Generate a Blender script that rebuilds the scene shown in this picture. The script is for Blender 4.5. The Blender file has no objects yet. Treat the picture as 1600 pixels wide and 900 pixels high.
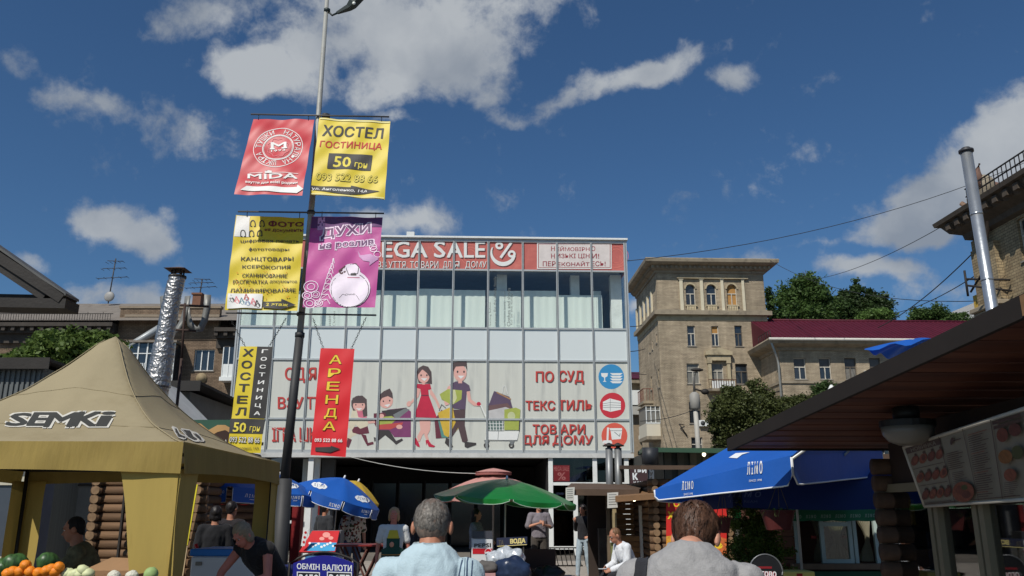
import bpy, bmesh, math, random
from mathutils import Vector, Matrix, noise
from mathutils.bvhtree import BVHTree
PI = math.pi
R = math.radians
S = bpy.context.scene
COL = S.collection
random.seed(4)

# ------------------------------------------------------------------ camera
FPX, PITCH, EYE = 1307.0, R(14.8), 1.6
cd = bpy.data.cameras.new('camera'); cam = bpy.data.objects.new('camera', cd); COL.objects.link(cam)
cd.sensor_width = 36; cd.lens = 36*FPX/1600; cd.clip_end = 3000; cd.clip_start = .05
cam.location = (0, 0, EYE); cam.rotation_euler = (PI/2+PITCH, 0, 0)
S.camera = cam
S.view_settings.view_transform = 'Standard'; S.view_settings.look = 'None'
S.view_settings.gamma = 1; S.view_settings.exposure = 0.0
S.cycles.max_bounces = 6; S.cycles.transparent_max_bounces = 8

# ------------------------------------------------------------------ measuring helpers
def ray(px, py):
    u = (px-800)/FPX; v = (450-py)/FPX
    return Vector((u, math.cos(PITCH)-v*math.sin(PITCH), math.sin(PITCH)+v*math.cos(PITCH)))
CAM = Vector((0, 0, EYE))
def P(px, py, Y):
    d = ray(px, py); return CAM + d*(Y/d.y)
def srgb(c):
    return tuple(((x/255)/12.92 if x/255 <= .04045 else ((x/255+.055)/1.055)**2.4) for x in c)

# ------------------------------------------------------------------ sky and sun
SUN_EL, SUN_AZ = R(48), R(210)          # azimuth clockwise from +Y; sun behind the camera on the left
sun_to = Vector((math.sin(SUN_AZ)*math.cos(SUN_EL), math.cos(SUN_AZ)*math.cos(SUN_EL), math.sin(SUN_EL)))
sd = bpy.data.lights.new('sun', 'SUN'); sd.energy = 3.9; sd.angle = R(.5); sd.color = (1, .955, .88)
sun = bpy.data.objects.new('sun', sd); COL.objects.link(sun)
sun.rotation_euler = (-sun_to).to_track_quat('-Z', 'Y').to_euler()
sun.location = sun_to*200
W = bpy.data.worlds.new('World'); S.world = W; W.use_nodes = True
nt = W.node_tree; nt.nodes.clear(); N = nt.nodes; L = nt.links
def nd(t, **k):
    n = N.new(t)
    for a, b in k.items(): setattr(n, a, b)
    return n
sky = nd('ShaderNodeTexSky', sky_type='NISHITA', sun_disc=False, sun_elevation=SUN_EL, sun_rotation=SUN_AZ,
         altitude=100, air_density=1.0, dust_density=.5, ozone_density=2.2)
tc = nd('ShaderNodeTexCoord')
def mth(op, a, b=None, c=None):
    n = nd('ShaderNodeMath', operation=op)
    for i, x in enumerate((a, b, c)):
        if x is None: continue
        if isinstance(x, (int, float)): n.inputs[i].default_value = x
        else: L.new(x, n.inputs[i])
    return n.outputs[0]
# cloud masses by direction: (pixel x, y, half width, half height, amount)
CL = [(560,20,120,55,1.2),(690,30,120,60,1.0),(640,90,110,50,1.05),(720,120,90,46,.95),(330,15,80,30,.8),(250,40,40,25,.6),(450,130,66,44,1.9),(385,118,46,32,1.8),(590,155,60,30,1.2),(800,60,50,60,.75),
      (300,205,70,34,1.2),(190,360,72,34,1.4),(145,335,42,28,1.2),(230,385,40,22,1.0),(165,168,36,18,1.0),(75,150,38,18,.8),
      (640,345,70,30,1.4),(570,330,30,18,.9),(240,468,110,24,1.25),(55,415,35,12,.9),(320,475,60,20,.8),
      (1045,88,54,27,1.7),(985,106,54,25,1.5),(925,132,50,22,1.3),(870,160,50,19,1.2),(810,185,48,15,.95),(780,150,35,22,.7),(1160,115,38,16,1.2),(860,5,60,18,.8),
      (625,200,35,10,.7),(480,75,60,30,.7),
      (1450,325,75,36,1.9),(1520,270,62,52,1.8),(1590,210,55,58,1.8),(1395,368,62,24,1.7),(1360,432,75,18,1.3),(1170,420,60,14,.6),(990,470,22,16,1.0),
      (1500,450,80,20,.7),(1270,395,70,10,.45),(5,90,26,16,.6)]
warp = nd('ShaderNodeTexNoise'); warp.inputs['Scale'].default_value = 9; warp.inputs['Detail'].default_value = 5
L.new(tc.outputs['Generated'], warp.inputs['Vector'])
wv = nd('ShaderNodeVectorMath', operation='MULTIPLY_ADD')
L.new(warp.outputs['Color'], wv.inputs[0]); wv.inputs[1].default_value = (.07, .07, .07)
sub0 = nd('ShaderNodeVectorMath', operation='SUBTRACT'); L.new(tc.outputs['Generated'], sub0.inputs[0]); sub0.inputs[1].default_value = (.035, .035, .035)
L.new(sub0.outputs[0], wv.inputs[2])
acc = None
for (cx, cy, rx, ry, am) in CL:
    c = ray(cx, cy).normalized()
    m = nd('ShaderNodeVectorMath', operation='SUBTRACT'); L.new(wv.outputs[0], m.inputs[0]); m.inputs[1].default_value = c
    s = nd('ShaderNodeVectorMath', operation='MULTIPLY'); L.new(m.outputs[0], s.inputs[0])
    s.inputs[1].default_value = (FPX/rx/1.35, FPX/max(rx, ry)/1.35, FPX/ry/1.35)
    l = nd('ShaderNodeVectorMath', operation='LENGTH'); L.new(s.outputs[0], l.inputs[0])
    f = mth('SUBTRACT', 1, l.outputs['Value']); f = mth('MAXIMUM', f, 0); f = mth('MULTIPLY', f, am)
    acc = f if acc is None else mth('ADD', acc, f)
n1 = nd('ShaderNodeTexNoise'); n1.inputs['Scale'].default_value = 11; n1.inputs['Detail'].default_value = 10; n1.inputs['Roughness'].default_value = .64
L.new(tc.outputs['Generated'], n1.inputs['Vector'])
n2 = nd('ShaderNodeTexNoise'); n2.inputs['Scale'].default_value = 2.6; n2.inputs['Detail'].default_value = 6
L.new(tc.outputs['Generated'], n2.inputs['Vector'])
sep = nd('ShaderNodeSeparateXYZ'); L.new(tc.outputs['Generated'], sep.inputs[0])
# general cover that continues outside the view
gen = mth('MULTIPLY', mth('MAXIMUM', mth('SUBTRACT', n2.outputs['Fac'], .52), 0), 5.0)
front = nd('ShaderNodeMapRange'); L.new(sep.outputs['Y'], front.inputs['Value'])
front.inputs['From Min'].default_value = .3; front.inputs['From Max'].default_value = .6; front.inputs['To Min'].default_value = 1; front.inputs['To Max'].default_value = 0
acc = mth('ADD', acc, mth('MULTIPLY', gen, front.outputs[0]))
dens = mth('ADD', acc, mth('MULTIPLY', mth('SUBTRACT', n1.outputs['Fac'], .50), 2.7))
n1b = nd('ShaderNodeTexNoise'); n1b.inputs['Scale'].default_value = 34; n1b.inputs['Detail'].default_value = 6; n1b.inputs['Roughness'].default_value = .6
L.new(wv.outputs[0], n1b.inputs['Vector'])
dens = mth('ADD', dens, mth('MULTIPLY', mth('SUBTRACT', n1b.outputs['Fac'], .5), 1.3))
mr = nd('ShaderNodeMapRange', interpolation_type='SMOOTHSTEP'); L.new(dens, mr.inputs['Value'])
mr.inputs['From Min'].default_value = .17; mr.inputs['From Max'].default_value = 1.15
n3 = nd('ShaderNodeTexNoise'); n3.inputs['Scale'].default_value = 6; n3.inputs['Detail'].default_value = 6; L.new(wv.outputs[0], n3.inputs['Vector'])
cr = nd('ShaderNodeValToRGB'); L.new(n3.outputs['Fac'], cr.inputs[0])
CW = 10.0
cr.color_ramp.elements[0].position = .36; cr.color_ramp.elements[0].color = (.27*CW*.1, .31*CW*.1, .37*CW*.1, 1)
cr.color_ramp.elements[1].position = .6; cr.color_ramp.elements[1].color = (.50*CW*.1, .53*CW*.1, .56*CW*.1, 1)
cs = nd('ShaderNodeVectorMath', operation='SCALE'); L.new(cr.outputs[0], cs.inputs[0]); cs.inputs['Scale'].default_value = 9.3
skm = nd('ShaderNodeVectorMath', operation='MULTIPLY'); L.new(sky.outputs[0], skm.inputs[0]); skm.inputs[1].default_value = (.37, .56, .72)
mx = nd('ShaderNodeMix', data_type='RGBA'); L.new(mr.outputs[0], mx.inputs['Factor'])
mfac = mth('MULTIPLY', mr.outputs[0], .93); L.new(mfac, mx.inputs['Factor'])
L.new(skm.outputs[0], mx.inputs['A']); L.new(cs.outputs[0], mx.inputs['B'])
bg = nd('ShaderNodeBackground'); L.new(mx.outputs['Result'], bg.inputs[0]); bg.inputs[1].default_value = .1
wo = nd('ShaderNodeOutputWorld'); L.new(bg.outputs[0], wo.inputs[0])

# ------------------------------------------------------------------ materials
MATS = {}
def M(name, col, rough=.7, metal=0, var=.12, vs=3, bump=0, bs=30, stretch=(1,1,1), spec=.4, dirt=None, dscale=2, dpos=.55, emit=None, trans=0, sheen=0):
    if name in MATS: return MATS[name]
    m = bpy.data.materials.new(name); m.use_nodes = True; t = m.node_tree
    b = t.nodes['Principled BSDF']; c = srgb(col)
    b.inputs['Roughness'].default_value = rough; b.inputs['Metallic'].default_value = metal
    b.inputs['Specular IOR Level'].default_value = spec
    if sheen: b.inputs['Sheen Weight'].default_value = sheen
    tco = t.nodes.new('ShaderNodeTexCoord'); mp = t.nodes.new('ShaderNodeMapping'); mp.inputs['Scale'].default_value = stretch
    t.links.new(tco.outputs['Object'], mp.inputs[0])
    n = t.nodes.new('ShaderNodeTexNoise'); n.inputs['Scale'].default_value = vs; n.inputs['Detail'].default_value = 6; n.inputs['Roughness'].default_value = .62
    t.links.new(mp.outputs[0], n.inputs['Vector'])
    r = t.nodes.new('ShaderNodeValToRGB'); t.links.new(n.outputs['Fac'], r.inputs[0])
    r.color_ramp.elements[0].position = .28; r.color_ramp.elements[1].position = .72
    r.color_ramp.elements[0].color = (*[x*(1-var) for x in c], 1); r.color_ramp.elements[1].color = (*[min(1, x*(1+var)) for x in c], 1)
    out = r.outputs[0]
    if dirt:
        n4 = t.nodes.new('ShaderNodeTexNoise'); n4.inputs['Scale'].default_value = dscale; n4.inputs['Detail'].default_value = 8; n4.inputs['Roughness'].default_value = .7
        t.links.new(mp.outputs[0], n4.inputs['Vector'])
        mr_ = t.nodes.new('ShaderNodeMapRange'); t.links.new(n4.outputs['Fac'], mr_.inputs[0])
        mr_.inputs['From Min'].default_value = dpos; mr_.inputs['From Max'].default_value = dpos+.2; mr_.inputs['To Max'].default_value = .75
        mm = t.nodes.new('ShaderNodeMix'); mm.data_type = 'RGBA'; t.links.new(mr_.outputs[0], mm.inputs['Factor'])
        t.links.new(out, mm.inputs['A']); mm.inputs['B'].default_value = (*srgb(dirt), 1); out = mm.outputs['Result']
    t.links.new(out, b.inputs['Base Color'])
    if bump:
        n5 = t.nodes.new('ShaderNodeTexNoise'); n5.inputs['Scale'].default_value = bs; n5.inputs['Detail'].default_value = 5
        t.links.new(mp.outputs[0], n5.inputs['Vector'])
        bp = t.nodes.new('ShaderNodeBump'); bp.inputs['Strength'].default_value = min(1, bump); bp.inputs['Distance'].default_value = .02
        t.links.new(n5.outputs['Fac'], bp.inputs['Height']); t.links.new(bp.outputs[0], b.inputs['Normal'])
    if emit:
        b.inputs['Emission Color'].default_value = (*srgb(emit[0]), 1); b.inputs['Emission Strength'].default_value = emit[1]
    if trans:   # thin cloth or leaf: part of the light passes through
        tr = t.nodes.new('ShaderNodeBsdfTranslucent'); t.links.new(out, tr.inputs[0])
        ms = t.nodes.new('ShaderNodeMixShader'); ms.inputs[0].default_value = trans
        t.links.new(b.outputs[0], ms.inputs[1]); t.links.new(tr.outputs[0], ms.inputs[2])
        t.links.new(ms.outputs[0], t.nodes['Material Output'].inputs[0])
    MATS[name] = m; return m

def brick_mat(name, c1, c2, mortar, bw=.26, bh=.085, var=.25, dirt=None):
    m = bpy.data.materials.new(name); m.use_nodes = True; t = m.node_tree; b = t.nodes['Principled BSDF']; b.inputs['Roughness'].default_value = .9
    b.inputs['Specular IOR Level'].default_value = .2
    tco = t.nodes.new('ShaderNodeTexCoord'); sp = t.nodes.new('ShaderNodeSeparateXYZ'); t.links.new(tco.outputs['Object'], sp.inputs[0])
    ad = t.nodes.new('ShaderNodeMath'); t.links.new(sp.outputs[0], ad.inputs[0]); t.links.new(sp.outputs[1], ad.inputs[1])
    cb = t.nodes.new('ShaderNodeCombineXYZ'); t.links.new(ad.outputs[0], cb.inputs[0]); t.links.new(sp.outputs[2], cb.inputs[1])
    br = t.nodes.new('ShaderNodeTexBrick'); t.links.new(cb.outputs[0], br.inputs['Vector'])
    br.inputs['Color1'].default_value = (*srgb(c1), 1); br.inputs['Color2'].default_value = (*srgb(c2), 1); br.inputs['Mortar'].default_value = (*srgb(mortar), 1)
    br.inputs['Scale'].default_value = 1; br.inputs['Brick Width'].default_value = bw; br.inputs['Row Height'].default_value = bh
    br.inputs['Mortar Size'].default_value = .012; br.inputs['Bias'].default_value = 0
    n = t.nodes.new('ShaderNodeTexNoise'); n.inputs['Scale'].default_value = .45; n.inputs['Detail'].default_value = 9; n.inputs['Roughness'].default_value = .65
    t.links.new(tco.outputs['Object'], n.inputs['Vector'])
    # courses: streaky tone along rows that stays visible far away
    mp = t.nodes.new('ShaderNodeMapping'); mp.inputs['Scale'].default_value = (.5, 4.5, 1); t.links.new(cb.outputs[0], mp.inputs[0])
    n2_ = t.nodes.new('ShaderNodeTexNoise'); n2_.inputs['Scale'].default_value = 1; n2_.inputs['Detail'].default_value = 4; t.links.new(mp.outputs[0], n2_.inputs['Vector'])
    av = t.nodes.new('ShaderNodeMath'); t.links.new(n.outputs[0], av.inputs[0]); t.links.new(n2_.outputs[0], av.inputs[1])
    mr_ = t.nodes.new('ShaderNodeMapRange'); t.links.new(av.outputs[0], mr_.inputs[0]); mr_.inputs[1].default_value = .7; mr_.inputs[2].default_value = 1.3
    mr_.inputs[3].default_value = 1-var; mr_.inputs[4].default_value = 1+var
    sc = t.nodes.new('ShaderNodeVectorMath'); sc.operation = 'SCALE'; t.links.new(br.outputs[0], sc.inputs[0]); t.links.new(mr_.outputs[0], sc.inputs['Scale'])
    mp3 = t.nodes.new('ShaderNodeMapping'); mp3.inputs['Scale'].default_value = (.9, .10, 1); t.links.new(cb.outputs[0], mp3.inputs[0])
    n3_ = t.nodes.new('ShaderNodeTexNoise'); n3_.inputs['Scale'].default_value = 1.3; n3_.inputs['Detail'].default_value = 8; n3_.inputs['Roughness'].default_value = .7; t.links.new(mp3.outputs[0], n3_.inputs['Vector'])
    m3 = t.nodes.new('ShaderNodeMapRange'); t.links.new(n3_.outputs[0], m3.inputs[0]); m3.inputs[1].default_value = .32; m3.inputs[2].default_value = .6; m3.inputs[3].default_value = .70; m3.inputs[4].default_value = 1.06
    vo = t.nodes.new('ShaderNodeTexVoronoi'); vo.inputs['Scale'].default_value = .35; t.links.new(cb.outputs[0], vo.inputs['Vector'])
    m4 = t.nodes.new('ShaderNodeMapRange'); sv = t.nodes.new('ShaderNodeSeparateXYZ'); t.links.new(vo.outputs['Color'], sv.inputs[0]); t.links.new(sv.outputs[0], m4.inputs[0]); m4.inputs[3].default_value = .92; m4.inputs[4].default_value = 1.05
    mu = t.nodes.new('ShaderNodeMath'); mu.operation = 'MULTIPLY'; t.links.new(m3.outputs[0], mu.inputs[0]); t.links.new(m4.outputs[0], mu.inputs[1])
    sc2 = t.nodes.new('ShaderNodeVectorMath'); sc2.operation = 'SCALE'; t.links.new(sc.outputs[0], sc2.inputs[0]); t.links.new(mu.outputs[0], sc2.inputs['Scale'])
    t.links.new(sc2.outputs[0], b.inputs['Base Color'])
    bp = t.nodes.new('ShaderNodeBump'); bp.inputs['Strength'].default_value = .6; bp.inputs['Distance'].default_value = .02; bp.invert = True
    t.links.new(br.outputs['Fac'], bp.inputs['Height']); t.links.new(bp.outputs[0], b.inputs['Normal'])
    MATS[name] = m; return m

def glass_mat(name, tint=(.9,.95,.93), refl=.12, rough=.02, body=0, bodycol=(200,210,205)):
    m = bpy.data.materials.new(name); m.use_nodes = True; t = m.node_tree; t.nodes.remove(t.nodes['Principled BSDF'])
    g = t.nodes.new('ShaderNodeBsdfGlossy'); g.inputs['Roughness'].default_value = rough
    tr = t.nodes.new('ShaderNodeBsdfTransparent'); tr.inputs[0].default_value = (*tint, 1)
    base = tr.outputs[0]
    if body:
        d = t.nodes.new('ShaderNodeBsdfDiffuse'); d.inputs[0].default_value = (*srgb(bodycol), 1)
        mm = t.nodes.new('ShaderNodeMixShader'); mm.inputs[0].default_value = body
        t.links.new(tr.outputs[0], mm.inputs[1]); t.links.new(d.outputs[0], mm.inputs[2]); base = mm.outputs[0]
    fr = t.nodes.new('ShaderNodeLayerWeight'); fr.inputs[0].default_value = .5
    pw_ = t.nodes.new('ShaderNodeMath'); pw_.operation = 'POWER'; t.links.new(fr.outputs['Facing'], pw_.inputs[0]); pw_.inputs[1].default_value = 3.5
    ad = t.nodes.new('ShaderNodeMath'); ad.operation = 'MULTIPLY_ADD'; t.links.new(pw_.outputs[0], ad.inputs[0]); ad.inputs[1].default_value = .7; ad.inputs[2].default_value = refl
    ms = t.nodes.new('ShaderNodeMixShader'); t.links.new(ad.outputs[0], ms.inputs[0]); t.links.new(base, ms.inputs[1]); t.links.new(g.outputs[0], ms.inputs[2])
    t.links.new(ms.outputs[0], t.nodes['Material Output'].inputs[0]); MATS[name] = m; return m

# ------------------------------------------------------------------ mesh building
class MB:
    def __init__(s, local=False): s.v = []; s.f = []; s.m = []; s.mats = []; s.local = local; s.sm = []
    def mi(s, mat):
        if mat is None: return 0
        if mat not in s.mats: s.mats.append(mat)
        return s.mats.index(mat)
    def add(s, vs, fs, mat=None, smooth=False):
        o = len(s.v); s.v += [Vector(v) for v in vs]; k = s.mi(mat)
        for f in fs: s.f.append([i+o for i in f]); s.m.append(k); s.sm.append(smooth)
        return s
    def box(s, c, d, rz=0, mat=None, mx=None):
        c = Vector(c); x, y, z = [a/2 for a in d]
        T = mx if mx is not None else Matrix.Rotation(rz, 3, 'Z')
        vs = [c+T @ Vector((a*x, b*y, e*z)) for a, b, e in ((-1,-1,-1),(1,-1,-1),(1,1,-1),(-1,1,-1),(-1,-1,1),(1,-1,1),(1,1,1),(-1,1,1))]
        return s.add(vs, [(0,3,2,1),(4,5,6,7),(0,1,5,4),(1,2,6,5),(2,3,7,6),(3,0,4,7)], mat)
    def bb(s, x0, x1, y0, y1, z0, z1, mat=None):
        return s.box(((x0+x1)/2, (y0+y1)/2, (z0+z1)/2), (abs(x1-x0), abs(y1-y0), abs(z1-z0)), mat=mat)
    def slab(s, pts, n, th, mat=None):      # polygon extruded along -n by th
        pts = [Vector(p) for p in pts]; n = Vector(n).normalized()*th; k = len(pts)
        vs = pts+[p-n for p in pts]
        return s.add(vs, [list(range(k)), list(range(2*k-1, k-1, -1))]+[(i, i+k, (i+1) % k+k, (i+1) % k) for i in range(k)], mat)
    def tube(s, pts, r, n=8, mat=None, smooth=True, caps=True):
        pts = [Vector(p) for p in pts]; rs = r if isinstance(r, (list, tuple)) else [r]*len(pts)
        vs = []; up = Vector((0, 0, 1))
        for i, p in enumerate(pts):
            d = (pts[min(i+1, len(pts)-1)]-pts[max(i-1, 0)]).normalized()
            a = d.cross(up if abs(d.dot(up)) < .95 else Vector((1, 0, 0))).normalized(); b = d.cross(a)
            vs += [p+(a*math.cos(2*PI*j/n)+b*math.sin(2*PI*j/n))*rs[i] for j in range(n)]
        fs = [(i*n+j, i*n+(j+1) % n, (i+1)*n+(j+1) % n, (i+1)*n+j) for i in range(len(pts)-1) for j in range(n)]
        if caps: fs += [list(range(n))[::-1], [(len(pts)-1)*n+j for j in range(n)]]
        return s.add(vs, fs, mat, smooth)
    def ell(s, c, r, n=12, k=8, mat=None, T=None, smooth=True):
        c = Vector(c); vs = []; fs = []
        for i in range(k+1):
            a = PI*i/k
            for j in range(n):
                b = 2*PI*j/n; q = Vector((r[0]*math.sin(a)*math.cos(b), r[1]*math.sin(a)*math.sin(b), r[2]*math.cos(a)))
                vs.append(c+(T @ q if T is not None else q))
        for i in range(k):
            for j in range(n): fs.append((i*n+j, i*n+(j+1) % n, (i+1)*n+(j+1) % n, (i+1)*n+j))
        return s.add(vs, fs, mat, smooth)
    def loft(s, rings, mat=None, smooth=True, caps=True):
        n = len(rings[0]); vs = [p for r_ in rings for p in r_]
        fs = [(i*n+j, i*n+(j+1) % n, (i+1)*n+(j+1) % n, (i+1)*n+j) for i in range(len(rings)-1) for j in range(n)]
        if caps: fs += [list(range(n))[::-1], [(len(rings)-1)*n+j for j in range(n)]]
        return s.add(vs, fs, mat, smooth)
    def grid(s, fn, nu, nv, mat=None, smooth=True):
        vs = [fn(i/nu, j/nv) for i in range(nu+1) for j in range(nv+1)]
        fs = [(i*(nv+1)+j, (i+1)*(nv+1)+j, (i+1)*(nv+1)+j+1, i*(nv+1)+j+1) for i in range(nu) for j in range(nv)]
        return s.add(vs, fs, mat, smooth)
    def build(s, name, mat=None, parent=None, bevel=0, solid=0, fix=True):
        me = bpy.data.meshes.new(name)
        if parent is not None and not s.local:
            inv = parent['_m_'] if False else WM[parent.name].inverted(); vs = [inv @ v for v in s.v]
        else: vs = s.v
        me.from_pydata([tuple(v) for v in vs], [], s.f)
        for m_ in (s.mats or ([mat] if mat else [])): me.materials.append(m_)
        if s.mats and mat and mat not in s.mats: pass
        me.polygons.foreach_set('material_index', s.m); me.polygons.foreach_set('use_smooth', s.sm)
        if fix or bevel or solid:
            bm = bmesh.new(); bm.from_mesh(me)
            if fix: bmesh.ops.remove_doubles(bm, verts=bm.verts, dist=1e-5); bmesh.ops.recalc_face_normals(bm, faces=bm.faces)
            if bevel: bmesh.ops.bevel(bm, geom=list(bm.edges), offset=bevel, segments=1, affect='EDGES')
            if solid: bmesh.ops.solidify(bm, geom=list(bm.faces), thickness=solid)
            bm.to_mesh(me); bm.free()
        me.update()
        o = bpy.data.objects.new(name, me); COL.objects.link(o)
        if parent is not None: o.parent = parent; WM[o.name] = WM[parent.name]
        else: WM[o.name] = Matrix.Identity(4)
        return o
WM = {}
def thing(name, label, cat, loc=(0,0,0), rz=0, group=None):
    o = bpy.data.objects.new(name, None); COL.objects.link(o); o.empty_display_size = .2
    o.location = loc; o.rotation_euler = (0, 0, rz); o['label'] = label; o['category'] = cat
    if group: o['group'] = group
    WM[o.name] = Matrix.Translation(Vector(loc)) @ Matrix.Rotation(rz, 4, 'Z')
    return o
def tag(o, label, cat, group=None, kind=None):
    o['label'] = label; o['category'] = cat
    if group: o['group'] = group
    if kind: o['kind'] = kind
    return o
def st(o): o['kind'] = 'structure'; return o
def copytree(o, parent=None):
    c = o.copy(); COL.objects.link(c)
    if parent is not None: c.parent = parent
    for ch in list(o.children): copytree(ch, c)
    return c
def dup(o, loc, rz, label=None, group=None, scale=None):
    c = copytree(o); c.location = loc; c.rotation_euler = (0, 0, rz)
    if label: c['label'] = label
    if scale: c.scale = (scale,)*3
    return c

# local frame of a thing: measure pixels on its planes
class Frame:
    def __init__(s, root): s.M = WM[root.name]; s.I = s.M.inverted(); s.c = s.I @ CAM
    def d(s, px, py): return s.I.to_3x3() @ ray(px, py)
    def front(s, px, py, y=0):
        d = s.d(px, py); p = s.c+d*((y-s.c.y)/d.y); return p.x, p.z
    def side(s, px, py, x=0):
        d = s.d(px, py); p = s.c+d*((x-s.c.x)/d.x); return p.y, p.z
    def top(s, px, py, z=0):
        d = s.d(px, py); p = s.c+d*((z-s.c.z)/d.z); return p.x, p.y

# printing on surfaces ---------------------------------------------------------
GL = {}
def raw(txt, bold=0, res=2):
    cu = bpy.data.curves.new('t', 'FONT'); cu.body = txt; cu.size = 1; cu.resolution_u = res; cu.offset = bold; cu.fill_mode = 'FRONT'
    o = bpy.data.objects.new('t', cu); me = bpy.data.meshes.new_from_object(o)
    vs = [(v.co.x, v.co.y) for v in me.vertices]; fs = [list(p.vertices) for p in me.polygons]
    bpy.data.objects.remove(o); bpy.data.curves.remove(cu); bpy.data.meshes.remove(me)
    return vs, fs
def glyph(txt, bold=0, res=2):
    k = (txt, bold)
    if k in GL: return GL[k]
    t2 = txt.replace('Ф', 'О').replace('ф', 'о'); vs, fs = raw(t2)
    for i, ch in enumerate(txt):
        if ch in 'Фф':
            xr = max(v[0] for v in raw(t2[:i+1])[0]); ov = raw(t2[i])[0]; w_ = max(v[0] for v in ov)-min(v[0] for v in ov); h_ = max(v[1] for v in ov)
            xc = xr-w_/2; n0 = len(vs); b0, b1 = (-.04, h_+.04) if ch == 'Ф' else (-.2, .74); vs += [(xc-.06,b0),(xc+.06,b0),(xc+.06,b1),(xc-.06,b1)]; fs.append([n0,n0+1,n0+2,n0+3])
    return _fit(k, vs, fs)
def _old(txt, bold=0, res=2):
    k = (txt, bold)
    cu = bpy.data.curves.new('t', 'FONT'); cu.body = txt; cu.size = 1; cu.resolution_u = res; cu.offset = bold; cu.fill_mode = 'FRONT'
    o = bpy.data.objects.new('t', cu); me = bpy.data.meshes.new_from_object(o)
    vs = [(v.co.x, v.co.y) for v in me.vertices]; fs = [list(p.vertices) for p in me.polygons]
    return _fit(k, vs, fs)
def _fit(k, vs, fs):
    x0 = min(v[0] for v in vs); x1 = max(v[0] for v in vs); y0 = min(v[1] for v in vs); y1 = max(v[1] for v in vs)
    vs = [((x-x0)/(x1-x0), 1-(y-y0)/(y1-y0)) for x, y in vs]
    GL[k] = (vs, fs); return GL[k]
def plane_proj(p0, p1, p2):
    p0, p1, p2 = map(Vector, (p0, p1, p2)); n = (p1-p0).cross(p2-p0).normalized()
    if n.dot(CAM-p0) < 0: n = -n
    def f(px, py):
        d = ray(px, py); return CAM+d*((p0-CAM).dot(n)/d.dot(n)), n
    return f
def mesh_proj(objs):
    vs = []; fs = []
    for o in (objs if isinstance(objs, list) else [objs]):
        k = len(vs); vs += [WM[o.name] @ v.co for v in o.data.vertices]; fs += [[i+k for i in p.vertices] for p in o.data.polygons]
    bv = BVHTree.FromPolygons(vs, fs)
    def f(px, py):
        d = ray(px, py).normalized(); h = bv.ray_cast(CAM, d)
        if h[0] is None: h = bv.find_nearest(CAM+d*f.dist)
        n = h[1]
        return h[0], (n if n.dot(CAM-h[0]) > 0 else -n)
    f.dist = (vs[0]-CAM).length
    return f
class Draw:
    def __init__(s, proj, off=.002, step=.0002, sub=0): s.p = proj; s.mb = MB(); s.o = off; s.st = step; s.sub = sub
    def pt(s, x, y):
        p, n = s.p(x, y); return p+n*s.o
    def shape(s, pts, faces, mat, sub=0):
        sub = sub or s.sub
        if sub:
            bm = bmesh.new(); vs = [bm.verts.new((x, y, 0)) for x, y in pts]
            for f in faces:
                try: bm.faces.new([vs[i] for i in f])
                except ValueError: pass
            bmesh.ops.triangulate(bm, faces=bm.faces)
            for _ in range(8):
                es = [e for e in bm.edges if e.calc_length() > sub]
                if not es: break
                bmesh.ops.subdivide_edges(bm, edges=es, cuts=1); bmesh.ops.triangulate(bm, faces=[f for f in bm.faces if len(f.verts) > 3])
            bm.verts.index_update(); pts = [(v.co.x, v.co.y) for v in bm.verts]; faces = [[v.index for v in f.verts] for f in bm.faces]; bm.free()
        s.mb.add([s.pt(x, y) for x, y in pts], faces, mat); s.o += s.st; return s
    def poly(s, pts, mat, sub=0): return s.shape(pts, [list(range(len(pts)))], mat, sub)
    def rect(s, x0, y0, x1, y1, mat): return s.poly([(x0,y0),(x1,y0),(x1,y1),(x0,y1)], mat)
    def ell(s, cx, cy, rx, ry, mat, rot=0, n=24, a0=0, a1=2*PI):
        c, q = math.cos(rot), math.sin(rot)
        ps = [(cx+rx*math.cos(a0+(a1-a0)*i/n)*c-ry*math.sin(a0+(a1-a0)*i/n)*q, cy+rx*math.cos(a0+(a1-a0)*i/n)*q+ry*math.sin(a0+(a1-a0)*i/n)*c) for i in range(n if a1-a0 > 6.2 else n+1)]
        return s.poly(ps, mat)
    def line(s, pts, w, mat, closed=False):
        if closed: pts = pts+[pts[0]]
        fs = []; vs = []
        for (a, b), (c, d) in zip(pts, pts[1:]):
            l = math.hypot(c-a, d-b) or 1; nx, ny = -(d-b)/l*w/2, (c-a)/l*w/2; k = len(vs)
            vs += [(a+nx, b+ny), (c+nx, d+ny), (c-nx, d-ny), (a-nx, b-ny)]; fs.append((k, k+1, k+2, k+3))
        return s.shape(vs, fs, mat)
    def ring(s, cx, cy, rx, ry, w, mat, n=28, a0=0, a1=2*PI):
        vs = []; fs = []
        for i in range(n+1):
            a = a0+(a1-a0)*i/n; vs += [(cx+rx*math.cos(a), cy+ry*math.sin(a)), (cx+(rx-w)*math.cos(a), cy+(ry-w)*math.sin(a))]
        for i in range(n): fs.append((2*i, 2*i+2, 2*i+3, 2*i+1))
        return s.shape(vs, fs, mat)
    def text(s, t, x0, y0, x1, y1, mat, bold=.01, dy=0, shear=0, sub=0):   # dy: right end lower by dy; shear: bottom shifted by px
        return quad_text(s, t, [(x0,y0),(x1,y0+dy),(x1+shear,y1+dy),(x0+shear,y1)], mat, bold, sub)
    def build(s, name, parent): return s.mb.build(name, None, parent, fix=False)
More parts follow.
